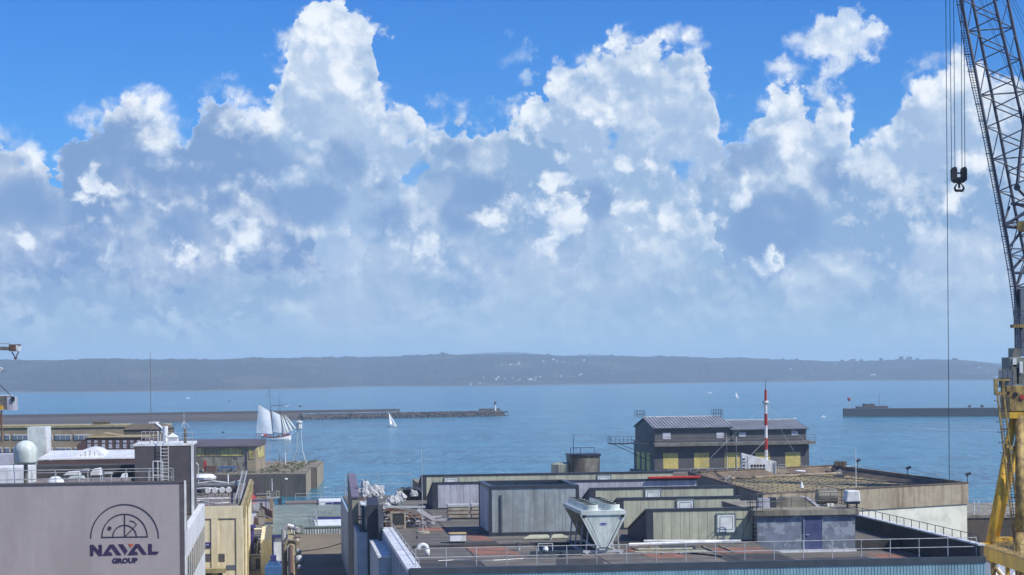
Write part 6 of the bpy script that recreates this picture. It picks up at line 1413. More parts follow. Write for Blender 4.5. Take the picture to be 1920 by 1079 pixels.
for i, px in enumerate((164, 177, 191, 204, 217.5, 231, 244, 257)):
    for j, (u, l) in enumerate(((826, 830.5), (832.5, 841))):
        if i == 7 and j: continue
        a, b = at(px, l, 330), at(px + 6, u, 330); MB().box(a.x, b.x, 329.9, 329.998, a.z, b.z).build('window', M['mauve_panel'], mb_)
ms2 = thing('mansard_block', 'block with a steep dark brown hipped roof and white stair head', 'building', (-70, 370, 6))
a = [at(232, 818, 370), at(303, 818, 370), at(292, 794.5, 374), at(247, 795, 374)]; zb_ = at(232, 806, 370).z
MB().box(a[0].x, a[1].x, 370, 384, 6, zb_).build('wall', M['mansard'], ms2)
MB().add([(a[0].x - .2, 369.8, zb_), (a[1].x + .2, 369.8, zb_), (a[2].x, 374, a[2].z), (a[3].x, 374, a[3].z), (a[1].x + .2, 384, zb_), (a[0].x - .2, 384, zb_), (a[2].x, 380, a[2].z), (a[3].x, 380, a[3].z)],
    [(0, 1, 2, 3), (1, 4, 6, 2), (4, 5, 7, 6), (5, 0, 3, 7), (3, 2, 6, 7)]).build('hipped_roof', M['mansard'], ms2)
MB().bar((a[2].x, 373.9, a[2].z + .1), (a[1].x + .3, 369.7, zb_ + .1), .5, .25).build('white_verge', M['white'], ms2)
MB().box(a[3].x + 3.2, a[3].x + 4.8, 374, 376, a[3].z, a[3].z + .3).build('vent', M['white'], ms2)
pt = on(324, 815, 20); v = thing('white_tent_top', 'small white pyramid roof behind the tripod antenna', 'roof', (at(324, 815, 360).x, 360, 6))
c = at(324, 812, 360); e = at(324, 820, 360); MB().add([(c.x - 1, 359, e.z), (c.x + 1, 359, e.z), (c.x + 1, 361, e.z), (c.x - 1, 361, e.z), (c.x, 360, c.z)], [(0, 1, 4), (1, 2, 4), (2, 3, 4), (3, 0, 4)]).box(c.x - .9, c.x + .9, 359.1, 360.9, 6, e.z).build('roof', M['white'], v)
# ------------------------------------------------------------------ big dock crane at the right
def yb_(py): return 186 + max(-1.0, (650 - py) / 650) * 9.0
def cp(px, py, d=0.0): return at(px, py, yb_(py) + d)
cr = thing('dock_crane', 'huge dock crane with slate-blue lattice jib and yellow portal legs', 'crane', (46, 186, 6))
C1 = [(1739, -320), (1802, 0), (1826, 120), (1851, 250), (1878, 390), (1901, 520), (1911, 585), (1917, 640)]
C2 = [(1751, -320), (1823, 0), (1850, 130), (1875, 250), (1898, 370), (1920, 470), (1938, 560), (1940, 640)]
C3 = [(1790, -320), (1864, 0), (1893, 120), (1920, 240), (1948, 380), (1968, 490), (1972, 580), (1955, 650)]
C4 = [(1808, -320), (1889, 0), (1920, 145), (1947, 260), (1975, 390), (1990, 500), (1988, 590), (1960, 650)]
def chord(T, y, d): 
    x = lerp([(b, a) for a, b in T], y); return cp(x, y, d)
DD = 2.6
for T, d in ((C1, 0), (C2, DD), (C3, 0), (C4, DD)):
    pts = [chord(T, y, d) for y in (-320, -160, 0, 130, 250, 390, 520, 585, 640)]
    MB().path(pts, .16, n=8).build('chord', M['crane_blue'], cr)
def br(a, b, r=.065): MB().tube(a, b, r, n=5, cap=False).build('brace', M['crane_blue'], cr)
for k in range(-6, 9):
    y = 59 + 60 * k
    if y < 560:
        c1, c1n = chord(C1, y, 0), chord(C1, min(y + 60, 600), 0)
        c3a, c3b = chord(C3, y - 28, 0), chord(C3, y + 32, 0)
        br(c1, c3a); br(c1, c3b)
        c2a = chord(C2, y - 37, DD); br(c1, chord(C2, y - 58, DD), .055); br(c1, chord(C2, y + 2, DD), .04)
        c4a, c4b = chord(C4, y - 7, DD), chord(C4, y - 67, DD)
        br(c2a, c4a); br(c2a, c4b); br(chord(C3, y - 7, 0), chord(C4, y - 55, DD), .05); br(chord(C3, y - 7, 0), c4a, .05)
        if k % 2 == 0: br(c1, chord(C4, y - 7, DD), .06); br(c1, chord(C3, y - 4, 0), .05)
for a, b, r in (((1896, 382), (1945, 388), .16), ((1887, 422), (1925, 396), .15), ((1886, 425), (1925, 428), .18), ((1892, 465), (1925, 420), .12), ((1899, 505), (1930, 470), .13), ((1900, 512), (1925, 512), .14), ((1905, 540), (1925, 490), .12), ((1880, 425), (1893, 388), .1), ((1894, 467), (1925, 467), .06)):
    MB().tube(cp(*a), cp(*b, .5), r, n=8).build('heavy_brace', M['crane_blue'], cr)
MB().tube(cp(1917, 425, -.5), cp(1917, 425, 1.5), .55, n=16).build('sheave', M['crane_old'], cr)
MB().path([cp(1925, 190, -.6), cp(1912, 300, -.6), cp(1907, 352, -.6), cp(1922, 368, -.6)], .17, n=8).build('strut', M['crane_blue'], cr)
MB().tube(cp(1907, 352, -.9), cp(1907, 352, -.2), .32, n=12).build('pin', M['crane_blue'], cr)
# access ladder along the jib
LL = [(-320, 1729), (0, 1793.5), (130, 1815), (250, 1842), (390, 1869), (520, 1892), (600, 1902), (652, 1906)]
def lad(y, o=0.0): return cp(lerp(LL, y) + o, y, -.3)
jl = bpy.data.objects.new('jib_ladder', None); COL.objects.link(jl); jl.parent = cr; ORG[jl.name] = ORG[cr.name]
ys = list(range(-320, 653, 36)) + [652]
for o in (0, 10.5, 4.8): MB().path([lad(y, o) for y in ys], .05 if o != 4.8 else .03, n=5).build('stringer', M['crane_blue'], jl)
y = -60.0; k = 0
while y < 650:
    a, b = lad(y), lad(y, 10.5); MB().tube(a, b, .036, n=4).build('rung', M['crane_blue'], jl); y += 4.9; k += 1
y = -52.0
while y < 560:
    a, b = lad(y, -1.8), lad(y, 12.5); MB().bar(a, b, .12, .07).build('landing', M['crane_blue'], jl); y += 31
p = lad(612, -3); q = lad(612, 16)
MB().box(p.x - .15, q.x, p.y - .6, p.y + .6, p.z - .15, p.z + .15).build('platform', M['crane_old'], cr)
w = MB(); hh = 1.4
for x in (p.x - .1, p.x + .45, p.x + .9): w.tube((x, p.y - .6, p.z), (x, p.y - .6, p.z + hh), .025)
w.tube((p.x - .1, p.y - .6, p.z + hh), (p.x + .9, p.y - .6, p.z + hh), .025).tube((p.x - .1, p.y - .6, p.z + .7), (p.x + .9, p.y - .6, p.z + .7), .025); w.build('platform_rail', M['crane_blue'], cr)
# column, machinery house, yellow portal
Yc = 186.0
def cbox(px0, px1, py0, py1, Y, d, nm, m, **k):
    a, b = at(px0, py1, Y), at(px1, py0, Y); return MB().box(a.x, b.x, Y, Y + d, a.z, b.z).build(nm, M[m], cr, **k)
cbox(1914, 1975, 540, 668, Yc + .6, 2.4, 'jib_foot_column', 'crane_grey', bevel=.05)
cbox(1898, 1914, 653, 670, Yc + .2, 1.5, 'pedestal', 'tank'); cbox(1893, 1980, 669.5, 722, Yc, 3, 'machinery_house', 'crane_green', bevel=.05)
cbox(1899, 1906, 672, 688, Yc - .1, .09, 'panel', 'white'); cbox(1907, 1910, 690, 720, Yc - .1, .09, 'panel', 'black'); cbox(1912, 1918, 678, 700, Yc - .25, .2, 'winch_box', 'white')
cbox(1897, 1914, 684, 722, Yc - .1, .08, 'door', 'tank'); cbox(1893, 1980, 722.5, 772, Yc - .3, 3.4, 'turntable', 'crane_old', bevel=.06)
cbox(1893, 1980, 772.5, 785, Yc - .35, 3.5, 'ring_girder', 'crane_yellow')
for px, py in ((1917, 745), (1904, 740)):
    a = at(px, py, Yc - .4); MB().tube((a.x, a.y, a.z), (a.x, a.y + .1, a.z), .22, n=12).build('porthole', M['tarp_red'] if px > 1910 else M['black'], cr)
a, b = at(1873, 724, Yc - .4), at(1899, 693, Yc - .4)
w = MB()
for i in range(4): x = a.x + (b.x - a.x) * i / 3; w.tube((x, a.y, a.z), (x, a.y, b.z), .03)
for z in (a.z, (a.z + b.z) / 2, b.z): w.tube((a.x, a.y, z), (b.x, a.y, z), .03)
w.build('cabin_rail', M['tank'], cr); MB().box(a.x, b.x, a.y, a.y + 1.4, a.z - .12, a.z).build('cabin_deck', M['crane_old'], cr)
MB().box(a.x + .02, b.x, a.y + .01, a.y + .03, a.z + .05, b.z - .1).build('cabin_screen', M['crane_grey'], cr)
cbox(1865, 1894, 711, 715, Yc - .6, .5, 'bracket', 'crane_old'); cbox(1866, 1892, 735, 741, Yc - .6, .5, 'bracket', 'crane_old'); cbox(1865, 1871, 715, 735, Yc - .6, .4, 'bracket', 'crane_old')
cbox(1879, 1884, 715, 735, Yc - .6, .4, 'bracket', 'crane_old'); cbox(1888, 1896, 724, 745, Yc - .6, .5, 'bracket', 'crane_old')
# portal legs
def leg(pts, r, m='crane_yellow', n=16): MB().path([at(*p) for p in pts], r, n=n).build('leg', M[m], cr, smooth=True)
leg([(1852, 1040, 184), (1903, 772, 187)], .40)
leg([(1866, 1012, 190), (1916, 800, 189)], .33)
leg([(1912, 1079, 182), (1912, 1000, 184), (1912, 780, 186)], .42, 'crane_old')
MB().bar(at(1886, 836, 185.2), at(1912, 846, 186), .3, .35).build('leg_tie', M['crane_old'], cr)
P0, P1 = at(1850, 1036, 183.6), at(1918, 1052, 172.0); P2 = P1 + (P1 - P0) * 1.2
P0.z = P1.z = P2.z = 15.1
MB().bar(P0, P2, .9, 1.25).build('portal_girder', M['crane_yellow'], cr)
MB().bar(P0 + Vector((0, 0, .64)), P2 + Vector((0, 0, .64)), 1.3, .08).build('walk_deck', M['crane_old'], cr)
a, b = at(1834, 1045, 184.2), at(1852, 1018, 184.2); MB().box(a.x, b.x, 183.6, 185.0, a.z, b.z).build('girder_end', M['crane_yellow'], cr, bevel=.04)
MB().box(a.x + .15, a.x + .32, 183.54, 183.598, a.z + .25, b.z - .2).build('end_slot', M['brick_grey'], cr); 
for f in (.08, .42, .62):
    q = P0.lerp(P2, f); MB().bar((q.x, q.y, 14.4), (q.x + .25, q.y - .3, 6), .38, .38).build('portal_post', M['crane_old'], cr)
MB().bar(P0 + Vector((.4, 0, -1.0)), P0.lerp(P2, .4) + Vector((0, 0, -3.2)), .2, .25).build('portal_brace', M['crane_old'], cr)
mb = P0.lerp(P2, .25); MB().bar((mb.x, mb.y - .5, 15.3), (mb.x, mb.y - .5, 6), .35, .3).build('web_stiffener', M['crane_yellow'], cr)
for a_, b_, z in ((P0, P2, 1.0), (P0, P2, .55)): MB().tube(a_ + Vector((0, -.5, .66 + z)), b_ + Vector((0, -.5, .66 + z)), .03).build('girder_rail', M['crane_old'], cr)
for i in range(16):
    q = P0.lerp(P2, i / 15) + Vector((0, -.5, .66)); MB().tube(q, q + Vector((0, 0, 1.0)), .03).build('girder_rail_post', M['crane_old'], cr)
cbox(1862, 1900, 1008, 1016, 189, 1.0, 'cross_beam', 'crane_yellow'); cbox(1856, 1905, 1016.5, 1024, 188.6, 2.0, 'cross_deck', 'crane_old')
# inclined ladder on the leg
il = bpy.data.objects.new('leg_ladder', None); COL.objects.link(il); il.parent = cr; ORG[il.name] = ORG[cr.name]
def l2(t, o): return at(1869.5 + (1910 - 1869.5) * t + o, 735 + (1090 - 735) * t, 184.6)
for o in (0, 12 , ): 
    MB().bar(l2(0, o), l2(1, o), .14, .22).build('stringer', M['crane_old'], il)
MB().bar(l2(0, 6) + Vector((0, .3, 0)), l2(1, 6) + Vector((0, .3, 0)), .06, .06).build('stringer', M['crane_old'], il)
for i in range(58): t_ = i / 57; MB().tube(l2(t_, 0), l2(t_, 12), .03, n=4).build('rung', M['rust'], il)
for i in range(17):
    t_ = .05 + i * .055; a = l2(t_, -.5); MB().tube(a, a + Vector((-.33, 0, .02)), .035, n=4).box(a.x - .36, a.x - .28, a.y - .04, a.y + .04, a.z - .02, a.z + .12).build('hoop_stub', M['rust'], il)
for i in range(5): t_ = .2 + i * .18; a, b = l2(t_, 0), l2(t_, 12); MB().box(a.x, b.x, a.y - .1, a.y + .3, a.z - .06, a.z + .06).build('rest', M['rust'], il)
# luffing ropes and hoist ropes
for a, b in (((1840, 0), (1925, 210)), ((1848, 0), (1928, 190)), ((1855, 0), (1930, 175)), ((1880, 0), (1935, 160)), ((1893, 0), (1940, 110)), ((1898, 0), (1945, 100)), ((1903, 0), (1950, 90)), ((1836, 0), (1905, 170))):
    d = (a[0] - b[0]) / (a[1] - b[1]); MB().tube(cp(a[0] + d * -300, -300, 1.2), cp(b[0], b[1], 1.2), .022, n=4, cap=False).build('luffing_rope', M['crane_blue'], cr)
hk = thing('crane_hook', 'dark twin-sheave hook block hanging in the sky from four ropes', 'crane hook', cp(1798, 340))
YH = 195.0
H = lambda px, py, d=0: at(px, py, YH + d)
for s, px in ((-1, 1788.5), (1, 1807.0)):
    c = H(px, 325)
    MB().tube((c.x - .16, YH, c.z + .05), (c.x + .16, YH, c.z + .05), .50, n=22).build('sheave', M['hook'], hk)
    a, b = H(px - 4, 340), H(px + 4, 317)
    pts = [(a.x, a.z + .1), (b.x, a.z + .1), (b.x + .02, b.z - .1), ((a.x + b.x) / 2 + .12, b.z + .15), ((a.x + b.x) / 2 - .12, b.z + .15), (a.x - .02, b.z - .1)]
    MB().slab(pts, 'y', YH - .5, YH - .42).build('cheek_plate', M['hook'], hk); MB().slab(pts, 'y', YH + .42, YH + .5).build('cheek_plate', M['hook'], hk)
a, b = H(1784.5, 341), H(1811, 333); MB().slab([(a.x, a.z + .1), (a.x + .25, a.z - .12), (b.x - .25, a.z - .12), (b.x, a.z + .1), (b.x, b.z), (a.x, b.z)], 'y', YH - .4, YH + .4).build('crosshead', M['hook'], hk)
a, b = H(1790, 325), H(1806, 325); MB().tube(a, b, .08).build('axle', M['hook'], hk)
c = H(1798.3, 338); MB().tube((c.x, YH, c.z), (c.x, YH, c.z - .8), .13, .1, n=10).build('shank', M['hook'], hk)
e = H(1798.3, 358.5); z0 = e.z; hk2 = MB()
for s in (-1, 1):
    pts = [(c.x, YH, z0 + .05), (c.x + s * .28, YH, z0 + .0), (c.x + s * .44, YH, z0 + .18), (c.x + s * .42, YH, z0 + .38), (c.x + s * .26, YH, z0 + .62), (c.x + s * .07, YH, z0 + .85)]
    rs = [.13, .14, .12, .09, .06, .05]
    for i in range(5): hk2.tube(pts[i], pts[i + 1], rs[i], rs[i + 1], n=8)
hk2.build('ramshorn_hook', M['hook'], hk)
for bt_, tp in ((1784.3, 1779.5), (1790.5, 1787), (1803.6, 1801.5), (1809.2, 1806.5)):
    a, b = H(bt_, 318), at(tp - (bt_ - tp) * .4, -300, 195.0); MB().tube(a, b, .035, n=5, cap=False).build('hoist_rope', M['crane_blue'], hk)
v = thing('slack_cable', 'single thin cable hanging from the jib far down behind the hall', 'cable', (at(1780, 900, 196).x, 196, 18))
a, b = at(1771, -300, 196), at(1780, 906, 196); MB().tube(b, a, .035, n=5, cap=False).tube((b.x, 196, 6), b, .035, n=5).build('cable', M['crane_blue'], v)
for i, (px0, px1, lab) in enumerate(((1850, 1882, 'white tarpaulin roof under the crane, left of the yellow posts'), (1884, 1925, 'white tarpaulin roof under the crane, at the frame edge'))):
    a, b = at(px0, 1084, 200), at(px1, 1060, 200); v = thing('white_canopy', lab, 'canopy', (a.x, 200, 6), 0, 'white canopies under the crane')
    mx = (a.x + b.x) / 2; zz = min(b.z, 12.5)
    MB().add([(a.x, 198, zz - 1.1), (b.x, 198, zz - 1.3), (b.x, 206, zz - 1.3), (a.x, 206, zz - 1.1), (mx, 198.5, zz), (mx, 205.5, zz)], [(0, 1, 4), (1, 2, 5, 4), (2, 3, 5), (3, 0, 4, 5), (0, 3, 2, 1)]).build('tarpaulin', M['hull'], v)
    MB().box(a.x + .2, b.x - .2, 198.5, 205.5, 6, zz - 1.4).build('side_sheet', M['mauve_panel'], v)
# ------------------------------------------------------------------ second crane, far left edge
YL = 300.0
lc = thing('left_dock_crane', 'tip and cabin of another dock crane cut by the left edge', 'crane', (at(-60, 760, YL).x, YL, 6))
L_ = lambda px, py, d=0: at(px, py, YL + d)
def lbox(px0, px1, py0, py1, nm, m, d0=0, d=2.0, **k):
    a, b = L_(px0, py1), L_(px1, py0); return MB().box(a.x, b.x, YL + d0, YL + d0 + d, a.z, b.z).build(nm, M[m], lc, **k)
a, b = L_(-90, 653), L_(20, 654); MB().bar(a, b, 1.0, .55).build('jib', M['tank'], lc)
lbox(18, 31, 646, 659, 'jib_head', 'rust', -.5, 1.6, bevel=.05); lbox(31.5, 36, 648, 658, 'head_plate', 'hatch', -.5, 1.6); lbox(32, 38, 646, 648, 'head_rail', 'rust', -.5, 1.2)
MB().path([L_(-90, 643), L_(18, 645)], .04).build('pendant', M['tank'], lc)
for p, q in (((22, 660), (29, 671)), ((35, 660), (29.5, 671))): MB().tube(L_(*p), L_(*q), .09).build('fork', M['rust'], lc)
c = L_(29.3, 672); MB().tube((c.x, YL - .2, c.z), (c.x, YL + .2, c.z), .22, n=12).build('pulley', M['rust'], lc)
lbox(-40, 13, 743, 769, 'cabin', 'tank', 0, 3); lbox(13.2, 24, 744, 770, 'cabin_door', 'mauve_panel', -.1, 3); lbox(22, 27, 744, 753, 'floodlight', 'black', -.3, .6)
lbox(-40, 16, 741, 743, 'roof_clutter', 'white', 0, 2.5); lbox(-10, 6, 761, 769, 'yellow_box', 'crane_yellow', -.6, .55)
MB().tube(L_(0, 722), L_(22, 744), .06).build('stay', M['black'], lc); MB().path([L_(0, 690), L_(5, 692), L_(0, 697)], .1).build('hook_part', M['white'], lc); MB().bar(L_(0, 696), L_(12, 696), .1, .12).build('rail_arm', M['tank'], lc)
MB().tube(L_(-2, 770), L_(3, 800), .16).tube(L_(3, 770), L_(3, 830), .12).build('lower_mast', M['rust'], lc)
a = L_(-60, 769); MB().box(a.x - 1, a.x + 1, YL, YL + 2, 6, a.z).build('tower', M['tank'], lc)
# ------------------------------------------------------------------ breakwaters
def strip(name, a, b, zt, wt, wb, m, lab, rocky=0.0, cat='breakwater', n=60):
    a, b = Vector((*a, 0)), Vector((*b, 0)); d = (b - a).normalized(); s = Vector((-d.y, d.x, 0)); w = MB(); prof = [(-wb, -1.5), (-(wb * .55 + wt * .45), zt * .5), (-wt, zt), (wt, zt), (wb, -1.5)]
    for i in range(n + 1):
        p = a.lerp(b, i / n)
        for o, z in prof:
            k = rocky * MN.noise(Vector((p.x * .5, o, z))) if z > -1 else 0
            q = p + s * (o + k); w.v.append((q.x, q.y, z + k * .6 * (1 if o < 0 else .2)))
    m_ = len(prof)
    for i in range(n):
        for j in range(m_ - 1): x = i * m_ + j; w.f.append((x, x + m_, x + m_ + 1, x + 1))
    w.f += [tuple(range(m_ - 1, -1, -1)), tuple(n * m_ + j for j in range(m_))]
    return w
Lh = on(-60, 798.0, 0); Lm = on(560, 787.5, 0); Le = on(938, 780.5, 0)
bw = thing('left_breakwater', 'long low breakwater reaching from the left to a small white light', 'breakwater', Lm)
strip('x', (Lh.x, Lh.y + 9), (Lm.x, Lm.y + 9), 4.6, 3.5, 6, 'jetty', '').build('masonry_wall', M['jetty'], bw)
strip('x', (Lm.x, Lm.y + 9), (Le.x, Le.y + 9), 3.9, 4, 12, 'rock', '', rocky=1.3, n=160).build('rock_slope', M['rock'], bw)
nd_ = (Vector((Le.x, Le.y, 0)) - Vector((Lh.x, Lh.y, 0))).normalized()
MB().bar((Lh.x, Lh.y + 13, 5.6), (on(745, 785, 0).x, on(745, 784, 0).y + 13, 5.4), 1.2, 2.0).build('parapet', M['jetty'], bw)
pa, pb = on(898, 781, 0), on(937, 780.5, 0); MB().bar((pa.x, pa.y + 12, 4.7), (pb.x, pb.y + 12, 4.7), 3.0, 1.6).build('head_wall', M['jetty'], bw)
random.seed(17); rk = MB()
for i in range(1600):
    t_ = random.random(); p = Vector((Lm.x, Lm.y, 0)).lerp(Vector((Le.x + 7, Le.y, 0)), t_); o = random.random()
    x, y, z = p.x, p.y + 9 - 4 - 9 * o, 3.8 * (1 - o); s = random.uniform(.5, 1.3)
    if t_ > .985: z = max(0, z - (t_ - .985) * 200)
    vs = [Vector((x + random.uniform(-s, s), y + random.uniform(-s, s), z + random.uniform(-s, s) * .7)) for _ in range(4)]
    rk.add(vs, [(0, 1, 2), (0, 2, 3), (0, 3, 1), (1, 3, 2)])
rk.build('boulders', M['rock'], bw, kind='stuff')
p = on(928.5, 781, 0); y = p.y + 10; x = un(928.5, 770)[0] * y
lt = thing('harbour_light', 'slim white harbour light with a dark lantern on the breakwater head', 'lighthouse', (x, y, 3.9))
zt = at(928, 754, y).z; MB().tube((x, y, 3.9), (x, y, zt - 1.8), .8, .55, n=12).build('tower', M['white'], lt); MB().lathe([(1.0, 0), (1.1, .3), (.8, .4), (.75, 1.6), (.2, 2.2)], 12, (x, y, zt - 1.8)).build('lantern', M['frame'], lt)
Ra, Rb = on(1584, 781.5, 0), on(2050, 780, 0)
rb = thing('right_breakwater', 'straight masonry jetty ending in a blunt head at the right', 'breakwater', Ra)
w = MB(); w.prism([(Ra.x, Ra.y), (Rb.x, Rb.y), (Rb.x, Rb.y + 14), (Ra.x + 1, Ra.y + 14)], -1.5, 5.4).build('wall', M['jetty'], rb)
w = MB(); w.prism([(Ra.x - .6, Ra.y - .8), (Rb.x, Rb.y - .8), (Rb.x, Rb.y - .02), (Ra.x, Ra.y - .02)], -1.5, .9).build('footing', M['rock'], rb)
def rbx(px0, px1, py0, py1, off, d, nm, m, parent=rb):
    Y = Ra.y + off; a, b = at(px0, py1, Y), at(px1, py0, Y); MB().box(a.x, b.x, Y, Y + d, 5.3, b.z).build(nm, M[m], parent)
rbx(1585, 1870, 764, 765, .3, 1.2, 'parapet', 'jetty'); rbx(1608, 1643, 762.5, 765, 2, 8, 'bunker_step', 'jetty'); rbx(1621, 1640, 757.5, 762, 3, 8, 'bunker', 'jetty'); rbx(1644, 1665, 761.5, 765, 3, 8, 'bunker_step', 'jetty')
for px in (1817, 1840, 1841): rbx(px, px + 3, 760, 765, 2, 3, 'bollard_hut', 'jetty')
Y = Ra.y + 5; x = un(1592, 760)[0] * Y; v = thing('red_beacon', 'small red harbour beacon on a thin post on the right jetty head', 'beacon', (x, Y, 5.4))
MB().tube((x, Y, 5.4), (x, Y, at(1592, 752, Y).z), .22).build('post', M['white'], v); z = at(1592, 753, Y).z; MB().lathe([(.5, 0), (1.2, 1.5), (1.2, 2.3), (.3, 2.6)], 10, (x, Y, z)).build('lantern', M['red_paint'], v)
Y = Ra.y + 6; x = un(1649, 760)[0] * Y; v = thing('jetty_mast', 'thin signal mast on the right jetty', 'mast', (x, Y, 5.4)); MB().tube((x, Y, 5.4), (x, Y, at(1649, 736, Y).z), .16, .1).build('mast', M['tank'], v); MB().tube((x - 2, Y, 9.5), (x + 2, Y, 9.5), .08).build('yard', M['tank'], v)
# ------------------------------------------------------------------ schooner under sail
YS = 987.0; SP = lambda zx, zy, d=0.0: at(440 + zx / 6.745, 720 + zy / 6.745, YS + d)
sc_ = thing('schooner', 'two-masted white schooner under full sail passing the quay', 'sailing ship', (SP(500, 720).x, YS, 0))
def cloth(nm, pts, m, belly=0.8, n=8, label=None):
    """a triangular or four-cornered sail with belly; corners head/peak, luff..., in zoom pixels"""
    P = [SP(*p) for p in pts]
    if len(P) == 3: P = [P[0], P[0], P[1], P[2]]
    w = MB()
    for i in range(n + 1):
        for j in range(n + 1):
            u, v_ = i / n, j / n; q = P[0].lerp(P[1], u).lerp(P[3].lerp(P[2], u), v_)
            q.y -= belly * math.sin(PI * min(1, u * .9 + .05)) * math.sin(PI * (v_ * .85 + .1)); w.v.append(tuple(q))
    for i in range(n):
        for j in range(n): a = i * (n + 1) + j; w.f.append((a, a + 1, a + n + 2, a + n + 1))
    return w.build(nm, M[m], sc_, smooth=True, label=label)
cloth('gaff_sail', [(302, 258), (448, 352), (478, 634), (272, 624)], 'sail', 0.8, label='large gaff mainsail aft')
cloth('gaff_sail', [(468, 340), (580, 396), (604, 625), (490, 608)], 'sail', 0.6)
for a, b, c in (((590, 400), (612, 636), (662, 622)), ((600, 392), (640, 628), (693, 612)), ((628, 392), (690, 606), (738, 590)), ((640, 392), (734, 560), (781, 566))):
    cloth('jib', [a, b, c], 'sail_bright', .5, 6)
# hull: sections along the length
st = [(332, 668, 690, .5), (360, 664, 712, 2.2), (400, 672, 722, 2.9), (470, 678, 726, 3.2), (560, 674, 726, 3.1), (630, 664, 725, 2.5), (690, 652, 722, 1.2), (714, 645, 716, .12)]
w = MB()
for zx, yt, yb2, hw in st:
    t_ = SP(zx, yt); b_ = SP(zx, yb2 + 6)
    for k in range(9):
        a = PI * k / 8; hwk = hw * (abs(math.cos(a)) ** .6) * (1 if math.cos(a) > 0 else -1); zz = t_.z + (b_.z - t_.z) * math.sin(a) ** .8
        w.v.append((t_.x, YS + hwk, zz))
for i in range(len(st) - 1):
    for k in range(8): a = i * 9 + k; w.f.append((a, a + 1, a + 10, a + 9))
    w.f.append((i * 9, i * 9 + 9, i * 9 + 17, i * 9 + 8))
w.f += [tuple(range(9)), tuple((len(st) - 1) * 9 + k for k in range(8, -1, -1))]
w.build('hull', M['hull'], sc_)
w = MB()
for (x1, t1, _, h1), (x2, t2, _, h2) in zip(st, st[1:]):
    a, b = SP(x1, t1), SP(x2, t2)
    for s in (-1, 1): w.bar((a.x, YS + s * h1, a.z + .05), (b.x, YS + s * h2, b.z + .05), .12, .35)
w.build('bulwark', M['varnish'], sc_, label='red-brown bulwark and deck edge')
for a_, b_, c_, d_ in ((370, 410, 640, 668), (430, 470, 655, 674), (540, 570, 645, 665), (600, 650, 636, 658), (655, 690, 630, 652)):
    p, q = SP(a_, d_), SP(b_, c_); MB().box(p.x, q.x, YS - 1.0, YS + 1.0, p.z - .2, q.z).build('deckhouse', M['varnish' if a_ != 370 else 'tarp_red'], sc_, bevel=.1)
MB().bar(SP(335, 655), SP(385, 645), .2, .9).build('stern_rail', M['hull'], sc_)
MB().tube(SP(705, 648), SP(795, 582), .2, .1, n=8).build('bowsprit', M['hull'], sc_)
MB().tube(SP(492, 668), SP(430, 40), .2, .06, n=8).build('mast', M['mast_wood'], sc_, label='taller main mast'); MB().tube(SP(606, 655), SP(557, 135), .19, .06, n=8).build('mast', M['mast_wood'], sc_, label='fore mast')
for k, (a, b) in enumerate((((460, 290), (432, 60)), ((578, 330), (560, 150)))): pass
MB().tube(SP(298, 252), SP(452, 358), .1).build('gaff', M['mast_wood'], sc_); MB().tube(SP(462, 334), SP(585, 392), .09).build('gaff', M['mast_wood'], sc_)
MB().tube(SP(268, 628), SP(484, 642), .1).build('boom', M['mast_wood'], sc_); MB().tube(SP(488, 614), SP(606, 630), .09).build('boom', M['mast_wood'], sc_)
MB().tube(SP(450, 285), SP(684, 264), .09).build('yard', M['mast_wood'], sc_); MB().tube(SP(455, 268), SP(600, 272), .08).build('yard', M['mast_wood'], sc_)
MB().slab([(SP(630, 268).x, SP(630, 290).z), (SP(684, 268).x, SP(684, 282).z), (SP(684, 268).x, SP(684, 266).z), (SP(630, 268).x, SP(630, 270).z)], 'y', YS, YS + .1).build('furled_topsail', M['sail'], sc_)
w = MB()
for a, b in (((557, 140), (790, 584)), ((560, 200), (760, 605)), ((430, 50), (570, 330)), ((430, 60), (330, 660)), ((500, 660), (458, 300)), ((470, 660), (450, 300)), ((590, 655), (572, 330)), ((620, 650), (576, 330)), ((305, 262), (432, 120))): w.tube(SP(*a), SP(*b), .03, n=3, cap=False)
w.build('rigging', M['mast_wood'], sc_, kind='stuff')
for i, m_ in enumerate(('flag_blue', 'hull', 'flag_red')):
    a, b = SP(268 + i * 12, 672 + i * 3), SP(280 + i * 12, 640 + i * 3); MB().slab([(a.x, a.z), (b.x, a.z + .2), (b.x, b.z), (a.x, b.z - .3)], 'y', YS - .05, YS + .05).build('ensign_stripe', M[m_], sc_)
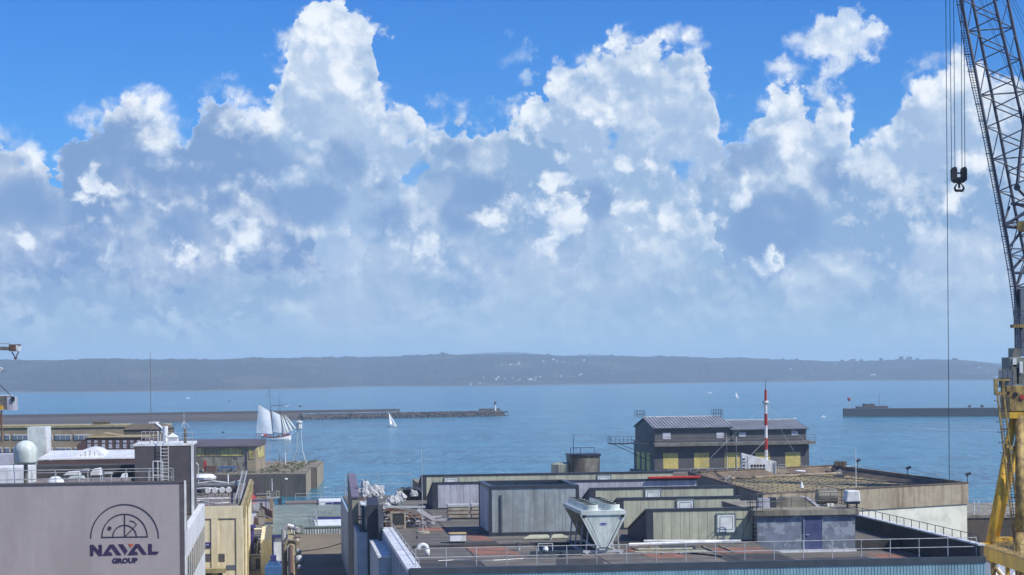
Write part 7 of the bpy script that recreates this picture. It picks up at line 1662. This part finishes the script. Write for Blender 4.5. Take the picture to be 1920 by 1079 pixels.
# ------------------------------------------------------------------ small sailing boats and specks
def yacht(px, py, h, lab, heel=0.10, flip=1):
    p = on(px, py, 0); v = thing('sailing_boat', lab, 'sailing boat', p, 0, 'small white sailing boats'); s = h / 10.0
    w = MB(); secs = [(-2.6, .8), (-1.2, 1.25), (.8, 1.2), (2.4, .6), (3.4, .05)]
    for x, hw in secs:
        for k in range(7):
            a = PI * k / 6; w.v.append((p.x + flip * x * s, p.y + hw * s * math.cos(a), 1.0 * s + (.1 * x * s if x > 0 else 0) - 1.3 * s * math.sin(a)))
    for i in range(4):
        for k in range(6): a = i * 7 + k; w.f.append((a, a + 1, a + 8, a + 7))
        w.f.append((i * 7, i * 7 + 7, i * 7 + 13, i * 7 + 6))
    w.f += [tuple(range(7)), tuple(28 + k for k in range(6, -1, -1))]
    w.build('hull', M['hull'], v)
    m0 = Vector((p.x + flip * .6 * s, p.y, 1 * s)); m1 = m0 + Vector((-flip * 10 * s * math.tan(heel), 0, 9.4 * s))
    MB().tube(m0, m1, .08 * s).build('mast', M['galv'], v)
    def tri(a, b, c, nm, m_, bel):
        w = MB(); n = 6
        for i in range(n + 1):
            for j in range(n + 1):
                u, t_ = i / n, j / n; q = a.lerp(b.lerp(c, u), t_); q.y -= bel * math.sin(PI * u) * math.sin(PI * t_ * .8 + .2); w.v.append(tuple(q))
        for i in range(n):
            for j in range(n): k = i * (n + 1) + j; w.f.append((k, k + 1, k + n + 2, k + n + 1))
        w.build(nm, M[m_], v, smooth=True)
    tri(m1, m0 + Vector((0, 0, .7 * s)), m0 + Vector((-flip * 3.6 * s * .4, -1.5 * s, .7 * s)), 'mainsail', 'sail', .3 * s)
    tri(m1 - Vector((0, 0, .8 * s)), m0 + Vector((flip * 2.8 * s, 0, .2 * s)), m0 + Vector((flip * .4 * s, .3 * s, .4 * s)), 'jib', 'sail', .3 * s)
    return v
yacht(734, 801, 9.3, 'white sailing boat between the schooner and the breakwater light', heel=.24, flip=1)
yacht(1381, 748, 8.6, 'tiny white sailing boat far out behind the charcoal shed', heel=.16, flip=1)
def speck(px, py, s, lab, m='hull'):
    p = on(px, py, 0); v = thing('motor_boat', lab, 'boat', p, 0, 'tiny boats and buoys far out')
    MB().slab([(p.x - s, 0), (p.x + s * .8, 0), (p.x + s * 1.2, s * .5), (p.x - s, s * .45)], 'y', p.y - s * .3, p.y + s * .3).build('hull', M[m], v)
    MB().box(p.x - s * .5, p.x + s * .3, p.y - s * .2, p.y + s * .2, s * .5, s * .95).build('cabin', M[m], v)
speck(353, 748, 2.6, 'white speck of a boat off the left hillside'); speck(1331, 738, 2.8, 'white speck of a boat left of the tiny sail'); speck(1544, 783, 1.4, 'small white boat between the shed and the right jetty'); speck(1491, 786, 1.0, 'faint white boat above the right shed roof')
speck(430, 753, 1.5, 'dark speck of a buoy before the left hillside', 'frame'); speck(563, 763, 1.6, 'dark buoy above the schooner bow', 'frame'); speck(418, 812, .9, 'dark buoy between the hall roof and the breakwater', 'frame'); speck(1905, 749, 3.0, 'small boat near the crane at far right')
fm = bpy.data.materials.new('foam'); fm.use_nodes = True; fb = fm.node_tree.nodes['Principled BSDF']; fb.inputs['Base Color'].default_value = (.5, .62, .68, 1); fb.inputs['Roughness'].default_value = .6
ft = fm.node_tree; g_ = ft.nodes.new('ShaderNodeNewGeometry'); nn = noise(ft, vmath(ft, 'MULTIPLY', S(ft, g_.outputs['Position']), (.06, .5, 1)), 1.0, 5, .65); fa = mapr(nn, .42, .62); ft.links.new((fa * .55).k, fb.inputs['Alpha'])
def wake(pts, wd, lab):
    w = MB(); P = [on(x, y, 0) for x, y in pts]
    for a, b in zip(P, P[1:]): w.add([(a.x, a.y - wd, .004), (b.x, b.y - wd, .004), (b.x, b.y + wd, .004), (a.x, a.y + wd, .004)], [(0, 1, 2, 3)])
    w.build('wake', fm, kind='stuff', label=lab)
wake([(1640, 798), (1700, 802), (1790, 806), (1870, 807)], 5, 'pale wake streak before the right jetty'); wake([(1780, 736), (1870, 733)], 14, 'pale wake streak far right'); wake([(935, 781.5), (1000, 781), (1060, 780.5)], 6, 'line of broken water beyond the breakwater head')
wake([(1540, 787), (1900, 783)], 5, 'pale line of water along the foot of the right jetty'); wake([(560, 790), (935, 783)], 3, 'pale line of water along the foot of the rock breakwater'); wake([(-30, 800), (560, 790)], 4, 'pale line of water along the foot of the left breakwater')
# ------------------------------------------------------------------ houses and trees on the far shore
def ground_hit(px, py):
    best = None
    for k in range(1, 130):
        t_ = k / 125; h = hill(px, t_); q = at(px, py, h.y)
        if h.z + 2 >= q.z: return h
    return hill(px, 1.0)
vil = [(995, 714), (930, 712, ), (934, 709), (947, 711), (955, 713), (961, 711), (970, 716), (974, 713), (982, 708), (989, 710), (1003, 714), (1004, 710), (1013, 708), (1026, 713), (1043, 708), (1052, 706), (1064, 709), (1074, 708), (1086, 704), (1090, 703), (907, 709), (941, 685), (957, 685), (963, 685), (972, 684), (974, 679), (1019, 678), (1038, 676), (1045, 678), (1056, 680), (1095, 676), (1482, 694), (1634, 704), (1639, 704), (1853, 700), (882, 721), (900, 719), (1500, 690), (1566, 683), (1150, 700), (1120, 702), (1835, 690), (1868, 707)]
hs_ = None; random.seed(4); vil.sort()
low_ = [p for p in vil if p[1] > 695 and 890 < p[0] < 1100]; upp = [p for p in vil if p[1] <= 695 and p[0] < 1100]
odd = [p for p in vil if p not in low_ and p not in upp]
def hlab(p):
    if p in low_: k = low_.index(p); return '%s of the white village houses low on the far shore%s' % (ORD[k] if k < len(ORD) else 'last', ', counted from the left' if k else '')
    if p in upp: k = upp.index(p); return '%s of the white houses high on the far hillside%s' % (ORD[k], ', counted from the left' if k else '')
    k = odd.index(p); return '%s of the scattered white houses outside the far village%s' % (ORD[k], ', counted from the left' if k else '')
for i, (px, py) in enumerate(vil):
    h = ground_hit(px, py); s = random.uniform(.42, .68); big = px in (995, 1038, 1482)
    if hs_ is None:
        v = thing('far_house', hlab((px, py)), 'house', (h.x, h.y, h.z), 0, 'village houses on the far shore')
        MB().box(h.x - 4.5, h.x + 4.5, h.y - 4, h.y + 4, h.z - 3, h.z + 8.5 + (i % 3)).build('wall', M['hull'], v)
        zt = h.z + 8.5 + (i % 3)
        MB().slab([(h.y - 4.5, zt), (h.y + 4.5, zt), (h.y, zt + 3.6)], 'x', h.x - 4.8, h.x + 4.8).build('roof', M['slate'], v); hs_ = v; v.scale = (s, s, s)
    else:
        v = dup(hs_, (h.x, h.y, h.z), 0.0, label=hlab((px, py)), scale=(s * (1.7 if big else 1), s, s * (1.4 if big else .95)))
        v.rotation_euler[2] = random.uniform(-.5, .5)
def far_tree(px, h_, w_, lab):
    b = hill(px, 1.0); v = thing('ridge_tree', lab, 'tree', (b.x, b.y, b.z), 0, 'trees standing up on the far ridge')
    MB().tube((b.x, b.y, b.z - 2), (b.x, b.y, b.z + h_ * .6), w_ * .05 + .3, .3).build('trunk', M['mast_wood'], v)
    w = MB(); random.seed(int(px))
    for i in range(90):
        a = random.uniform(0, 6.28); r_ = random.random() ** .5; zz = random.uniform(.02, 1.0); rr_ = w_ * .5 * r_ * (1 - .55 * (zz - .4) ** 2)
        c = Vector((b.x + rr_ * math.cos(a), b.y + rr_ * math.sin(a), b.z - 1 + h_ * zz)); s = random.uniform(1.6, 3.6)
        vs = [c + Vector((random.uniform(-s, s), random.uniform(-s, s), random.uniform(-s, s))) for _ in range(4)]; w.add(vs, [(0, 1, 2), (0, 2, 3), (0, 3, 1), (1, 3, 2)])
    w.build('crown', M['foliage'], v)
for px, h_, w_, lab in ((830, 12, 14, 'round tree on the ridge above the breakwater light'), (837, 7, 10, 'small tree right of the round ridge tree'), (1028, 10, 6, 'narrow tree on the ridge above the village'), (1146, 9, 10, 'tree on the ridge above the hut mast'), (1494, 12, 8, 'narrow ridge tree right of the red white mast'), (1600, 13, 22, 'flat-topped ridge tree left of the big pair'),
        (1615, 8, 14, 'low ridge tree beside the flat-topped one'), (1652, 16, 15, 'round tree standing alone on the right ridge'), (1690, 20, 22, 'tallest tree of the big pair on the right ridge'), (1705, 19, 26, 'wider tree of the big pair on the right ridge'), (1790, 11, 22, 'broad tree on the ridge left of the slack cable'), (1720, 9, 14, 'low tree right of the big pair'), (1468, 8, 14, 'low wide ridge tree right of the red white mast'), (1580, 7, 16, 'low ridge tree over the right jetty head')):
    far_tree(px, h_ * .62, w_ * .8, lab)
